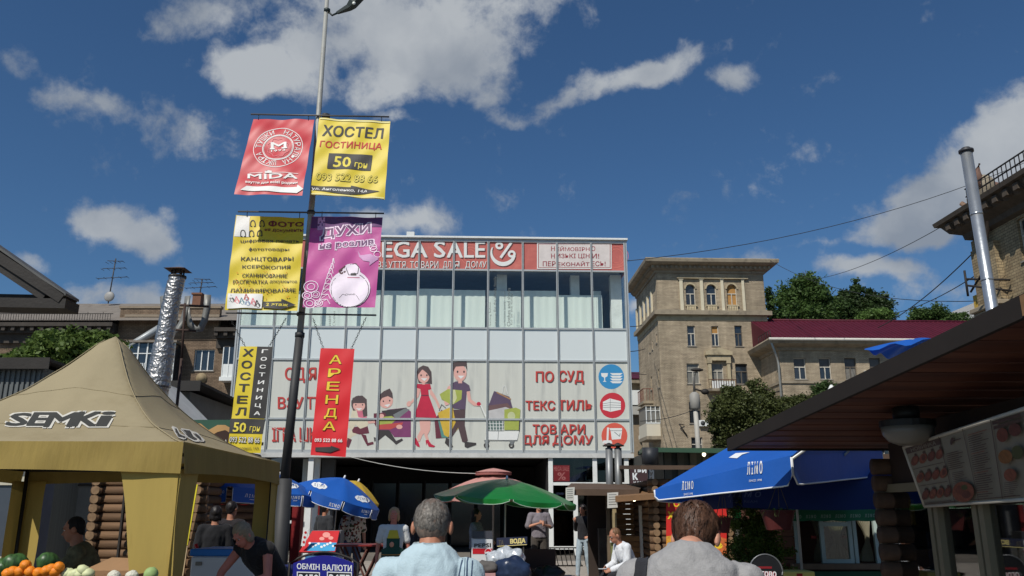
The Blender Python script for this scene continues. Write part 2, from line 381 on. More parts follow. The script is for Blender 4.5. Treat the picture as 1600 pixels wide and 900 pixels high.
def quad_text(dr, t, q, mat, bold=.01, sub=0):   # q: TL TR BR BL pixels; bold: stroke widening by shifted copies
    g, fs = glyph(t, 0)
    hh = abs(q[3][1]-q[0][1])+.01; ww = abs(q[1][0]-q[0][0])+.01
    du = bold*hh/ww; dv = bold*.7
    def f(u, v):
        u = du+(1-2*du)*u; v = dv+(1-2*dv)*v
        a = [q[0][i]*(1-u)+q[1][i]*u for i in (0, 1)]; b = [q[3][i]*(1-u)+q[2][i]*u for i in (0, 1)]
        return (a[0]*(1-v)+b[0]*v, a[1]*(1-v)+b[1]*v)
    base = [f(u, v) for u, v in g]
    if bold < .012: return dr.shape(base, fs, mat, sub)
    e = bold*hh
    for dx, dy in ((-e,-e*.7),(e,-e*.7),(-e,e*.7),(e,e*.7)):
        dr.shape([(x+dx, y+dy) for x, y in base], fs, mat, sub)
    return dr
def remesh(mb, vox, smooth=2):
    me = bpy.data.meshes.new('tmp'); me.from_pydata([tuple(v) for v in mb.v], [], mb.f)
    o = bpy.data.objects.new('tmp', me); COL.objects.link(o)
    m = o.modifiers.new('r', 'REMESH'); m.mode = 'VOXEL'; m.voxel_size = vox; m.use_smooth_shade = True
    if smooth: q = o.modifiers.new('s', 'SMOOTH'); q.iterations = smooth; q.factor = .6
    dg = bpy.context.evaluated_depsgraph_get(); ev = o.evaluated_get(dg); r = bpy.data.meshes.new_from_object(ev)
    bpy.data.objects.remove(o); bpy.data.meshes.remove(me); return r
def wrinkle(me, amp, sc, seed=0, str_=(1,1,1)):
    me.update()
    ns = [v.normal.copy() for v in me.vertices]
    for v, n_ in zip(me.vertices, ns):
        c = Vector((v.co.x*sc*str_[0]+seed, v.co.y*sc*str_[1], v.co.z*sc*str_[2]))
        a = noise.noise(c)+.5*noise.noise(c*2.3)
        v.co += n_*amp*(1-2*abs(a))
def link_mesh(me, name, mat, parent):
    me.materials.clear(); me.materials.append(mat); me.name = name
    for p in me.polygons: p.use_smooth = True
    o = bpy.data.objects.new(name, me); COL.objects.link(o)
    if parent is not None: o.parent = parent; WM[o.name] = WM[parent.name]
    else: WM[o.name] = Matrix.Identity(4)
    return o
# ================================================================== GROUND
asphalt = M('asphalt', (112,108,104), .92, var=.25, vs=1.2, bump=.5, bs=60, dirt=(80,77,74), dscale=.5)
paving = M('paving', (158,150,140), .9, var=.14, vs=3, bump=.3, bs=40, dirt=(105,100,94), dscale=1.3)
mb = MB(); mb.add([(-400,-150,0),(400,-150,0),(400,900,0),(-400,900,0)], [(0,1,2,3)]); st(mb.build('ground', asphalt))
YAW = R(2.3)
mb = MB(); mb.slab([(-16,13.5,.004),(14,13.5,.004),(14,27.9,.004),(-16,27.9,.004)], (0,0,1), .003); pav = st(mb.build('pavement', paving))
slab_mesh = None
for i in range(17):
    for j in range(13):
        if slab_mesh is None:
            mb = MB(); mb.bb(-.49,.49,-.49,.49,-.02,.012); s0 = mb.build('paving_slab', paving, None, bevel=.006); s0.parent = pav; slab_mesh = s0.data; o = s0
        else:
            o = bpy.data.objects.new('paving_slab', slab_mesh); COL.objects.link(o); o.parent = pav
        o.location = (-8+i*1.0, 14.2+j*1.0, .008+random.uniform(-.003,.003)); o.rotation_euler = (random.uniform(-.003,.003), random.uniform(-.003,.003), 0)

# ================================================================== SHOPPING CENTRE
alu = M('aluminium', (176,180,180), .45, .25, var=.06, vs=6, dirt=(120,120,116), dscale=3, dpos=.62)
white_pl = M('white_paint', (222,224,220), .5, var=.05, vs=4, dirt=(165,162,152), dscale=3, dpos=.6)
sheetpanel = M('print_film', (202,203,193), .6, var=.045, vs=1.3, stretch=(3,1,.35), dirt=(170,172,167), dscale=.8)
spandrel = glass_mat('spandrel_glass', refl=.12, rough=.25, body=1.0, bodycol=(216,222,219))
paneglass = glass_mat('window_glass', (.97,.985,.975), refl=.05)
redfilm = M('red_film', (188,100,92), .6, var=.10, vs=2.2, stretch=(1,1,1), dirt=(214,124,110), dscale=1.6, dpos=.5)
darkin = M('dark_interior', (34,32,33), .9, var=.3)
mall = thing('shopping_centre', 'two-storey glass-fronted shopping centre with a red sale banner and printed shopping family', 'building', P(366.5,585,28.0)*1, YAW)
root_loc = P(343.5,868,28.0); root_loc.z = 0; mall.location = (P(366,585,28.0).x, 28.0, 0); WM[mall.name] = Matrix.Translation(mall.location) @ Matrix.Rotation(YAW,4,'Z')
FM = Frame(mall)
MW = FM.front(983.5, 590)[0]
hz = lambda y, x=700: FM.front(x, y)[1]
H = [hz(705.5), hz(655), hz(563), hz(512.5), hz(421.5), hz(375.5)]     # graphic low/high, spandrel, glass, fascia, cap
nc = 11; cw = MW/nc
rows = [('printed_panel', sheetpanel), ('printed_panel', sheetpanel), ('spandrel_panel', spandrel), ('window_pane', paneglass), ('fascia_panel', redfilm)]
for r_, (nm, mt) in enumerate(rows):
    base = None
    for c in range(nc):
        z0, z1 = H[r_], H[r_+1]
        if base is None:
            mb = MB(local=True); mb.bb(.03, cw-.03, 0, .03, .03, z1-z0-.03); o = mb.build(nm, mt, mall, bevel=0); base = o.data
        else:
            o = bpy.data.objects.new(nm, base); COL.objects.link(o); o.parent = mall
        o.location = (c*cw, 0, z0)
        if nm == 'spandrel_panel': o.rotation_euler = (random.uniform(-.006,.006), 0, random.uniform(-.006,.006))
        if nm == 'window_pane': o.rotation_euler = (random.uniform(-.003,.003), 0, random.uniform(-.003,.003))
for c in range(nc+1):
    w = .035 if 0 < c < nc else .06
    mb = MB(local=True); mb.bb(c*cw-w, c*cw+w, -.05, .05, H[0]-.02, H[5]+.04); mb.build('mullion', alu, mall)
    mb = MB(local=True); mb.bb(c*cw-.008, c*cw+.008, -.062, -.0505, H[0], H[5]); mb.build('mullion_cap', M('dark_gasket', (95,98,98), .6), mall)
for i, z in enumerate(H):
    t_ = .05 if i in (0, 5) else .03
    mb = MB(local=True); mb.bb(.06, MW-.06, -.042, .042, z-t_, z+t_); mb.build('transom', alu, mall)
mb = MB(local=True); mb.bb(-.08, MW+.1, -.12, .3, H[5]+.055, H[5]+.13); mb.build('parapet_cap', white_pl, mall, bevel=.01)
mb = MB(local=True); mb.bb(-.04, MW+.04, -.10, .4, H[0]-.2, H[0]-.055); mb.build('soffit_trim', M('pale_trim', (196,196,192), .6, dirt=(150,148,142)), mall)
x, z = FM.front(641, 368, 1.5)
mb = MB(local=True); mb.bb(x-.13, x+.16, 1.4, 1.9, H[5]-.1, z+.12); mb.build('roof_vent', white_pl, mall)
D = 16.0
side = M('side_wall', (140,138,132), .8)
mb = MB(local=True); mb.bb(.05, MW-.05, .4, D, H[5]-.1, H[5]+.02); mb.build('roof_slab', M('roof_felt', (80,80,80), .9), mall)
mb = MB(local=True); mb.bb(0, .12, 1.3, D, 0, H[5]-.12); mb.bb(MW-.12, MW, 1.3, D, 0, H[3]); mb.bb(MW-.12, MW, 3, D, H[3], H[5]-.12); mb.bb(.13, MW-.13, D-.15, D, 0, H[5]-.12); mb.build('rear_wall', side, mall)
for (z0, z1, mt) in ((H[0], H[3], spandrel), (H[3]+.03, H[4]-.03, paneglass), (H[4], H[5], redfilm)):
    mb = MB(local=True); mb.bb(MW-.01, MW+.03, .06, 1.28, z0+.02, z1-.02); mb.build('side_panel', mt, mall)
    mb = MB(local=True); mb.bb(-.03, .01, .06, 1.28, z0+.02, z1-.02); mb.build('side_panel', mt, mall)
mb = MB(local=True); mb.bb(.12, MW-.14, .06, D-.2, H[3]-.35, H[3]-.06); mb.build('upper_floor', M('floor_screed', (150,148,142), .8), mall)
mb = MB(local=True); mb.bb(.12, MW-.14, .2, D-.2, H[4]+.05, H[4]+.25); mb.build('ceiling', M('grey_ceiling', (110,118,128), .9), mall)
mb = MB(local=True); mb.bb(.12, MW-.14, 5.0, 5.1, H[3]-.05, H[4]+.05); mb.build('inner_wall', M('inner_dim_wall', (150,164,164), .9), mall)
# pale screens standing behind the upper windows
screen_m = M('pale_screen', (236,244,236), .8, var=.06, vs=.8, stretch=(6,1,.3))
hs = hz(452)
edges_px = [(374,428),(432,484),(488,540),(544,594),(597,650),(653,706),(709,758),(762,814),(817,869),(872,925),(926,941)]
for a, b in edges_px:
    xa = FM.front(a, 480, .55)[0]; xb = FM.front(b, 480, .55)[0]
    zt = FM.front(a, 450+(a*7 % 5) if b < 900 else 461, .55)[1]
    mb = MB(local=True); mb.grid(lambda u, v: Vector((xa+(xb-xa)*u, .55+.005*math.sin(u*26+a), H[3]-.04+(zt-H[3]+.04)*v)), 40, 2); mb.build('pale_screen', screen_m, mall)
for a, b, yy in ((776,792,.7),(892,906,.7),(955,972,.6)):
    xa = FM.front(a, 480, yy)[0]; xb = FM.front(b, 480, yy)[0]
    mb = MB(local=True); mb.bb(xa, xb, yy, yy+.35, H[3]-.05, H[4]+.04); mb.build('column', M('mint_column', (240,244,238), .8), mall)
# storage boxes stacked behind the right window
xa, xb = FM.front(926,490,.9)[0], FM.front(940,490,.9)[0]
for k in range(4):
    mb = MB(local=True); mb.bb(xa, xb, .9, 1.2, H[3]-.05+k*.42, H[3]-.05+k*.42+.40); mb.build('storage_box', M('white_box', (214,220,214), .7), mall)
# ground floor recess
mb = MB(local=True)
xr = FM.front(855, 780)[0]; xl = FM.front(470, 780)[0]
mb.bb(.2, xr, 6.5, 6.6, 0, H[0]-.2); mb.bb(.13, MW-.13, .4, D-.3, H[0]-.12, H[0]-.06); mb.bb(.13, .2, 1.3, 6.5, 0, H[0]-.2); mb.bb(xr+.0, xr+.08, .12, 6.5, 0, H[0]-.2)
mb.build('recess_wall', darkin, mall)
mb = MB(local=True); mb.bb(.2, MW-.15, .1, 6.5, .0, .14); mb.build('entrance_step', M('step_stone', (120,114,106), .8), mall)
# dark doors at the back of the recess
for k in range(6):
    xx = 3.0+k*1.05
    mb = MB(local=True); mb.bb(xx, xx+.9, 6.40, 6.44, .2, 2.6); mb.build('rear_door', M('dark_door_glass', (24,26,30), .15, spec=.6), mall)
    mb = MB(local=True); mb.bb(xx-.04, xx, 6.36, 6.45, .14, 2.7); mb.build('door_post', M('dark_frame', (50,48,50), .6), mall)
# glazed shop front on the right
fx = [FM.front(p, 790)[0] for p in (861, 931, 981)]
fz = [FM.front(900, y)[1] for y in (856, 803, 756, 713)]
for i, xx in enumerate(fx+[FM.front(900,820)[0]]):
    top = fz[3] if i < 3 else fz[2]
    mb = MB(local=True); mb.bb(xx-.075, xx+.075, -.02, .1, .14, top+.06 if i < 3 else top-.06); mb.build('shopfront_post', white_pl, mall, bevel=.006)
for i, z in enumerate(fz):
    for a, b in ((fx[0], fx[1]), (fx[1], fx[2])):
        if i == 1 and a == fx[0]: continue
        mb = MB(local=True); mb.bb(a+.076, b-.076, -.015, .09, z-.05, z+.05); mb.build('shopfront_rail', white_pl, mall)
dk = glass_mat('dark_shop_glass', (.42,.44,.45), refl=.05)
for i in range(3):
    for a, b in ((fx[0], fx[1]), (fx[1], fx[2])):
        mb = MB(local=True); mb.bb(a+.07, b-.07, .03, .045, fz[i]+.05, fz[i+1]-.05); mb.build('shopfront_pane', dk, mall)
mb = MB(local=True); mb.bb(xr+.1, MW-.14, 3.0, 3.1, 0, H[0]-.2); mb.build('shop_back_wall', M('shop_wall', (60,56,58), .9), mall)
xa, xb = FM.front(896,760,.5)[0], FM.front(912,760,.5)[0]
mb = MB(local=True); mb.bb(xa, xb, .5, .85, .14, H[0]-.2); mb.build('column', M('cream_column', (228,222,205), .8), mall)
dr = Draw(plane_proj(*[WM[mall.name] @ Vector(q) for q in ((fx[0], .02, 1), (fx[1], .02, 1), (fx[0], .02, 3))]))
rd = M('dark_red_sign', (110,26,30), .5)
dr.rect(863, 727, 890, 752, rd); dr.text('MEGA SALE', 865, 729, 889, 736, M('dim_pink', (150,90,88))); dr.text('%', 871, 738, 884, 750, MATS['dim_pink'], .02)
dr.build('door_sign', mall)
dr = Draw(plane_proj(*[WM[mall.name] @ Vector(q) for q in ((fx[0], -.02, 1), (fx[1], -.02, 1), (fx[0], -.02, 3))]))
# white entrance posts on the left of the recess
for (p, w, y0) in ((383,.07,.02),(402,.10,.0),(482,.09,.0),(492,.09,.35),(474,.1,.9)):
    xx = FM.front(p, 790, y0)[0]
    mb = MB(local=True); mb.bb(xx-w, xx+w, y0, y0+.14, .02, H[0]-.2); mb.build('entrance_post', white_pl, mall, bevel=.01)
for z in (1.15, 2.15):
    xa, xb = FM.front(402,790)[0], FM.front(474,790)[0]
    mb = MB(local=True); mb.bb(xa+.11, xb, .03, .1, z, z+.09); mb.build('entrance_rail', white_pl, mall)
xa, xb = FM.front(452,745,.3)[0], FM.front(470,745,.3)[0]
mb = MB(local=True); mb.bb(xa-.3, xb+.2, .25, .3, fz[2]-.1, H[0]-.22); mb.build('fanlight', paneglass, mall)
mb = MB(local=True); xx = FM.front(510,780,1.2)[0]; mb.bb(xx-.22, xx+.22, 1.2, 1.5, .02, H[0]-.2); mb.build('pillar', M('grey_pillar', (92,94,96), .8), mall)
mb = MB(local=True); xx, zz = FM.front(499,775,1.0); mb.bb(xx-.25, xx+.05, .9, .95, .2, zz); mb.build('red_door', M('red_doorleaf', (125,30,32), .5), mall)

# prints on the facade, measured on its own plane
fp = plane_proj(*[WM[mall.name] @ Vector(q) for q in ((0,0,3),(5,0,3),(0,0,6))])
def D_(off=.003): return Draw(fp, off)
pw = M('print_white', (225,226,222), .6, var=.03); psh = M('print_shadow', (92,62,62), .7, var=.05); pr = M('print_red', (192,66,60), .6, var=.05)
dr = D_()
for cx, cy, rr in ((628,398,9),(735,398,8),(690,386,7),(860,398,10),(963,400,11)):
    for q in range(3): dr.ring(cx, cy, rr+q*4, rr+q*4, .8, M('print_salmon', (216,120,106), .6))
for t, a, b in (('M',548,580),('EGA',597,668),('S',678,696),('ALE',698,758)):
    dr.text(t, a+1.3, 378.6, b+1.3, 404, psh, .018); dr.text(t, a, 377.2, b, 402.6, pw, .02)
for t, a, b in (('ОДЯГ, ВЗ',545,604),('УТТЯ. ТО',607,655),('ВАРИ',658,685),('ДЛ',692,705),('Я',709,718),('ДОМУ',727,760)):
    dr.text(t, a+.6, 408.6, b+.6, 419.6+(1.3 if 'Д' in t or ',' in t else 0), psh, .01); dr.text(t, a, 408, b, 419+(1.3 if 'Д' in t or ',' in t else 0), pw, .01)
def perc(dx, m):
    dr.ring(780+dx, 384+dx, 6.2, 5.8, 3.6, m); dr.ring(799.5+dx, 397+dx, 6.2, 5.8, 3.6, m); dr.line([(799+dx,379+dx),(782+dx,403+dx)], 4, m)
    n = 18; ps = [(786+20*math.cos(a)+dx, 396+20*math.sin(a)+dx) for a in [R(12+k*(205-12)/n) for k in range(n+1)]]; qs = [(786+17*math.cos(a)+dx+1.5*0, 393+16.5*math.sin(a)+dx) for a in [R(205-k*(205-12)/n) for k in range(n+1)]]
    m2 = ps+qs
    vs = ps+qs[::-1]; k = len(ps); dr.shape(vs, [(i, i+1, k+i+1, k+i) for i in range(k-1)], m)
perc(1, psh); perc(0, pw)
dr.rect(839, 379.5, 955.5, 420.3, pw); dr.rect(840.6, 381, 954, 418.8, M('print_maroon', (150,80,78), .6)); dr.rect(841.8, 382, 952.8, 417.8, M('print_cream', (214,205,200), .6))
pm = M('print_plum', (150,52,62), .6)
for t, a, b, y in (('Н',861,867,385),('ЕЙМОВІРН',869.5,921,385),('О',924,930,385),('Н',861,867,396.5),('ИЗЬКІ ЦІН',869.5,921,396.5),('И!',925,936,396.5),('ПЕР',848,868,408.5),('ЕКОНАЙТ',871,921,408.5),('ЕСЬ!',924,946,408.5)):
    dr.text(t, a, y, b, y+(8.6 if 'Ц' in t else 7.6), pm, .012)
dr.build('sale_banner_print', mall)
dr = D_()
for t, a, b, y0, y1 in (('О',445,460,574,594),('Д',462,476,574,598),('Я',482,494,574,594),('ВЗУ',434,474,620,639),('ТТЯ',480,508,620,639),('ІГРА',425,462,668,690),('ШКИ',468,505,668,690),
        ('ПО',837,865,580,597),('СУД',873,912,579,600),('ТЕКС',821,867,626,641),('ТИЛЬ',872,925,625,641),('ТОВ',832,869,663,678),('АРИ',875,914,663,678),('ДЛЯ',816,857,680,697),('ДОМУ',863,926,680,697)):
    dr.text(t, a+1, y0+1, b+1, y1+1, psh, .018); dr.text(t, a, y0, b, y1, pr, .02)
bl = M('print_blue', (52,138,190), .6, var=.04); rd2 = M('print_crimson', (196,48,62), .6, var=.04); og = M('print_orange', (214,92,74), .6, var=.04); gy = M('print_grey', (120,124,124), .6)
dr.build('category_lettering', mall); dr = D_(); dr.ell(955, 588.5, 20, 19.5, bl)
dr.poly([(939,583),(950,583),(949,588),(945.5,590),(945.5,595),(948,596.5),(941.5,596.5),(944,595),(944,590),(940,588)], pw)
for k in range(4): dr.poly([(953,583+k*4.2),(973,583+k*4.2),(969,586.2+k*4.2),(957,586.2+k*4.2)], pw)
dr.build('category_disc', mall); dr = D_(); dr.ell(957, 633.5, 20, 20, rd2)
dr.poly([(942,628),(953,622.5),(970,627),(970,640),(954,643.5),(942,640)], pw)
for k in range(3): dr.line([(942,631+k*3),(953.5,629+k*3.6),(970,630+k*3.4)], .7, gy)
dr.line([(953.5,623),(953.5,643)], .6, gy)
dr.build('category_disc', mall); dr = D_(); dr.ell(960, 681, 20.3, 20.3, og)
dr.line([(950,668),(949,690)], 3, pw); dr.poly([(943,688),(955,688),(957,693),(941,693)], pw); dr.poly([(952,669),(972,669),(972,673),(970,686),(956,687),(954,673)], pw); dr.line([(960,675),(968,682),(969,677)], 1, gy); dr.line([(952,673),(972,673)], .8, gy)
dr.build('category_disc', mall)
# the printed family with shopping
sk = M('print_skin', (222,170,158), .6, var=.03); hair = M('print_hair', (84,70,70), .6); dress = M('print_dress', (190,40,68), .6); ylw = M('print_yellow', (206,172,62), .6); pur = M('print_purple', (92,76,98), .6)
grn = M('print_lime', (164,174,82), .6); plm = M('print_mauve', (126,62,104), .6); drk = M('print_dark', (62,58,58), .6); mar = M('print_wine', (104,48,62), .6); crm = M('print_bone', (214,204,178), .6); wht = pw; teal = M('print_teal', (88,140,130), .6)
dr = D_()
# girl running
dr.poly([(548,672),(561,676),(548,684),(546,692),(541,700),(540,688)], crm); dr.poly([(564,678),(572,680),(575,692),(583,690),(584,694),(574,697),(571,692)], mar); dr.poly([(543,684),(550,687),(545,700),(541,698)], mar)
dr.poly([(549,668),(574,664),(577,677),(562,679),(551,676)], mar); dr.poly([(551,638),(570,640),(573,656),(577,660),(574,666),(563,670),(556,664),(550,672),(544,668)], crm)
dr.poly([(557,640),(573,643),(573,654),(560,652)], M('print_pink', (204,110,130), .6)); dr.poly([(549,634),(549,626),(556,619),(566,618),(573,624),(574,650),(568,652),(566,640),(552,642)], hair)
dr.ell(561, 634, 9.5, 8.6, sk); dr.poly([(549,630),(551,622),(560,618),(570,621),(573,630)], hair); dr.ell(556, 632.5, 1, 1.3, drk); dr.ell(566.5, 632.5, 1, 1.3, drk); dr.poly([(556,638),(566,638),(561,641.5)], pw)
# boy with armfuls
dr.poly([(589,672),(606,668),(617,686),(619,689),(628,685),(630,688),(619,695),(614,690),(602,680),(592,688),(585,690),(584,683),(588,684)], drk)
dr.poly([(589,648),(606,640),(634,637),(642,643),(642,683),(616,683),(608,672),(590,672)], plm); dr.poly([(596,642),(636,637),(622,649),(604,653)], drk); dr.poly([(614,648),(633,638),(640,640),(620,656)], gy)
dr.poly([(584,646),(602,645),(606,662),(588,668),(584,660)], mar); dr.poly([(591,652),(612,650),(620,655),(612,662),(592,664)], grn); dr.poly([(589,664),(630,660),(628,664),(610,671),(590,671)], M('print_coral', (190,78,74), .6))
dr.poly([(574,658),(586,656),(586,661),(576,662)], sk)
dr.ell(603, 626, 11, 12, sk); dr.poly([(591,632),(592,618),(600,611),(609,607),(613,614),(614,623),(606,619),(597,622)], hair); dr.ell(599,627,1.1,1.4,drk); dr.ell(609,626,1.1,1.4,drk); dr.poly([(600,633),(610,631),(606,636)], pw)
dr.ell(596,650,4,3.5,sk); dr.ell(624,667,5,3.5,sk)
# woman in the red dress
dr.poly([(655,655),(673,655),(668,672),(660,680),(656,690),(653,690),(652,682),(657,672)], sk); dr.poly([(660,655),(673,655),(672,672),(668,680),(671,690),(667,690),(663,680),(663,668)], sk)
dr.poly([(646,686),(650,684),(655,694),(656,699),(651,697),(648,692),(647,696)], dress); dr.poly([(665,688),(669,687),(674,694),(680,697),(678,699),(670,698),(667,692),(666,696)], dress)
dr.poly([(652,606),(650,618),(643,626),(638,632),(640,634),(646,628),(654,620),(658,606)], sk); dr.poly([(672,606),(680,618),(686,630),(688,638),(685,638),(680,626),(672,616)], sk); dr.ell(639,631,3.5,4.5,sk,.4)
dr.poly([(652,600),(672,600),(674,608),(669,609),(670,618),(683,653),(647,652),(658,618),(657,608),(651,606)], dress); dr.line([(658,618),(670,618)], 1.6, mar)
dr.poly([(651,582),(654,575),(661,571),(669,573),(674,581),(675,600),(668,599),(654,598)], hair); dr.ell(662,588,9,10.5,sk); dr.poly([(653,586),(656,577),(662,575),(672,579),(673,592),(667,583),(660,577)], hair); dr.rect(660,597,664,601,sk)
dr.ell(658,586.5,1.2,1.6,drk); dr.ell(667,586.5,1.2,1.6,drk); dr.poly([(657.5,591),(668,591),(663,595.5)], pw)
# shopping bags between them
dr.poly([(679,656),(690,640),(694,644),(697,684),(681,685)], mar); dr.poly([(684,655),(698,640),(700,684),(690,684)], teal); dr.poly([(684,645),(706,635),(722,662),(703,685),(694,680)], ylw); dr.line([(686,642),(690,632),(697,638)], .8, drk)
# father
dr.poly([(708,640),(727,640),(726,664),(731,688),(727,692),(722,690),(716,668),(704,686),(700,684),(712,660)], M('print_trouser', (84,66,68), .6))
dr.poly([(726,690),(734,691),(744,692),(744,695),(730,700),(726,698)], drk); dr.poly([(697,684),(702,686),(708,698),(703,700),(695,692)], drk)
dr.poly([(703,601),(712,596),(724,596),(733,602),(735,610),(729,612),(727,640),(708,638),(706,628),(704,608)], pur)
dr.poly([(700,604),(704,602),(705,610),(698,622),(702,632),(696,634),(692,622)], sk); dr.poly([(729,612),(734,611),(736,624),(744,630),(752,632),(751,635),(740,634),(731,626)], sk)
dr.poly([(687,616),(700,608),(722,610),(721,624),(706,633),(690,624)], grn); dr.poly([(706,609),(711,609),(714,622),(709,631),(706,632)], M('print_ribbon', (206,206,160), .6))
dr.ell(719,583,10,13,sk); dr.rect(716,594,722,599,sk); dr.poly([(708,581),(708,567),(714,565),(729,564),(730,580),(727,572),(712,573)], hair); dr.ell(715,581,1.3,1.8,drk); dr.ell(725,581,1.3,1.8,drk); dr.poly([(715,587),(726,587),(720,592)], pw)
# trolley
dr.ell(748,631,3.2,3,dress); dr.line([(751,633),(760,652)], 1.6, pw); dr.line([(750,634),(757,652)], .7, gy)
dr.poly([(764,632),(772,611),(796,620),(801,638),(790,640),(765,640)], pur); dr.poly([(760,634),(793,630),(801,640),(762,646)], M('print_brownbag', (110,84,84), .6)); dr.line([(776,613),(798,624)], 2, M('print_tan', (170,130,90), .6)); dr.line([(785,614),(786,604),(790,603),(793,616)], .8, pw)
dr.poly([(762,642),(790,636),(800,640),(800,662),(762,658)], M('print_pale', (190,188,186), .6)); dr.poly([(788,640),(806,637),(813,640),(811,672),(788,672)], grn); dr.ell(799,650,6,6.5,M('print_palelime', (190,196,150), .6))
dr.poly([(758,654),(787,654),(786,673),(762,673)], M('print_greygreen', (92,112,106), .6))
for k in range(6): dr.line([(760+k*5,654),(762+k*4.6,673)], .9, pw)
for k in range(4): dr.line([(759,657+k*5),(787,657+k*5)], .8, pw)
dr.poly([(760,674),(811,674),(808,688),(758,687)], pw); dr.line([(779,673),(778,687)], .8, gy); dr.line([(757,688),(808,688)], 1, gy); dr.line([(812,655),(811,674)], 1.4, drk)
for cx in (760,799): dr.ring(cx, 696, 4.2, 4.2, 2.2, drk); dr.poly([(cx-4,688),(cx+5,688),(cx+2,695),(cx-1,695)], gy)
dr.build('family_print', mall)
# lettering film on upper panes
dr = D_()
lt = M('film_letters', (96,104,104), .6)
def vtext(t, x, y0, y1, w, m, b=0):   # reads upwards; the letters' baseline on the right
    g, fs = glyph(t, b); dr.shape([(x+w*v, y1-(y1-y0)*u) for u, v in g], fs, m)
vtext('Getting fashion', 764, 472, 510, 4, lt); vtext('for the whole family', 771, 432, 487, 6, lt, .01); vtext('low prices', 773, 490, 510, 3, lt); vtext('collections every season', 787, 455, 510, 3.5, lt); vtext('Clothes and shoes', 792, 450, 510, 5.5, lt, .01); vtext('for all the family', 798, 458, 508, 3.5, lt)
vtext('Getting', 500, 490, 509, 4, lt); vtext('Clothes', 520, 486, 510, 4, lt); vtext('season', 514, 490, 510, 3, lt)
dr.build('window_lettering', mall)
# ================================================================== STONE AND BRICK BUILDINGS
frame_w = M('old_window_frame', (196,190,176), .6, var=.1, vs=5, dirt=(140,130,115), dscale=4)
wglass = M('dark_window_glass', (40,46,52), .08, var=.35, vs=.8, spec=.9)
curt = M('curtain_glass', (120,118,110), .35, var=.3, vs=2, stretch=(6,6,.6), spec=.6)
board = M('board_infill', (172,128,72), .8, var=.15)
def win(root, F, x0, x1, z0, z1, y=0, cols=2, split=.62, frame=frame_w, sill=True, glass=None, depth=.18, side=None, dark=None):
    """window in a wall hole: frame part with panes and sill as sub-parts"""
    T = (lambda a, b, c: (a, b, c)) if side is None else (lambda a, b, c: (side-b if False else side+b, a, c))
    def bb(mb, a0, a1, b0, b1, c0, c1):
        if side is None: mb.bb(a0, a1, y+b0, y+b1, c0, c1)
        else: mb.bb(side+b0, side+b1, a0, a1, c0, c1)
    mb = MB(local=True); f = .055
    bb(mb, x0, x0+f, depth-.05, depth+.03, z0, z1); bb(mb, x1-f, x1, depth-.05, depth+.03, z0, z1)
    bb(mb, x0+f, x1-f, depth-.05, depth+.03, z0, z0+f); bb(mb, x0+f, x1-f, depth-.05, depth+.03, z1-f, z1)
    zs = z0+(z1-z0)*split
    if split: bb(mb, x0+f, x1-f, depth-.045, depth+.025, zs-.04, zs+.04)
    for k in range(1, cols):
        xx = x0+(x1-x0)*k/cols; bb(mb, xx-.04, xx+.04, depth-.04, depth+.02, z0+f, (zs if split else z1)-.041)
    w = mb.build('window', frame, root)
    for (a, b, m_) in (((z0+f, zs, glass or wglass), (zs, z1-f, dark or glass or wglass)) if split else ((z0+f, z1-f, glass or wglass),)) if True else ():
        mb = MB(local=True); bb(mb, x0+f*.5, x1-f*.5, depth+.026, depth+.04, a, b); p = mb.build('pane', m_, w)
    if sill:
        mb = MB(local=True); bb(mb, x0-.08, x1+.08, -.07, depth, z0-.07, z0-.002); mb.build('sill', M('grey_sill', (140,134,124), .7), w)
    return w
def wall_holes(x0, x1, z0, z1, holes, mat, parent, name='wall', y=0, depth=.2, side=None):
    xs = sorted({x0, x1, *[h[0] for h in holes], *[h[1] for h in holes]}); zs = sorted({z0, z1, *[h[2] for h in holes], *[h[3] for h in holes]})
    mb = MB(local=True)
    T = (lambda a, b, c: (a, y+b, c)) if side is None else (lambda a, b, c: (side+b, a, c))
    for i in range(len(xs)-1):
        for j in range(len(zs)-1):
            cx, cz = (xs[i]+xs[i+1])/2, (zs[j]+zs[j+1])/2
            if any(h[0] < cx < h[1] and h[2] < cz < h[3] for h in holes): continue
            mb.add([T(xs[i],0,zs[j]), T(xs[i+1],0,zs[j]), T(xs[i+1],0,zs[j+1]), T(xs[i],0,zs[j+1])], [(0,1,2,3)])
    for h in holes:
        a, b, c, d = h; mb.add([T(a,0,c),T(b,0,c),T(b,0,d),T(a,0,d),T(a,depth,c),T(b,depth,c),T(b,depth,d),T(a,depth,d)], [(0,1,5,4),(1,2,6,5),(2,3,7,6),(3,0,4,7)])
    return mb.build(name, mat, parent, fix=False)

# ---- corner tower block
brick = brick_mat('tower_brick', (190,173,146), (172,155,131), (138,127,109), var=.26)
stone = M('tower_stone', (178,164,134), .85, var=.12, vs=1.5, dirt=(112,102,86), dscale=1.2, dpos=.52)
corn = M('cornice_stone', (150,138,118), .85, var=.14, vs=1.5, dirt=(84,76,68), dscale=1.2, dpos=.5)
TY = 75.0
p = P(1031, 560, TY)
tower = thing('tower_block', 'tall square beige brick block with three arched top windows under a wide cornice', 'building', (p.x, TY, 0), YAW)
FT = Frame(tower)
TW = FT.front(1199.5, 520)[0]; TD = FT.side(1001, 640, 0)[0]
tz = lambda y, x=1115: FT.front(x, y)[1]
def px_win(F, x0, x1, y0, y1, yl=0):
    a, zt = F.front(x0, y0, yl); b, zb = F.front(x1, y1, yl); return (a, b, zb, zt)
def C5(x, y): return 970+x/2.73, 390+y/2.73
fw = []
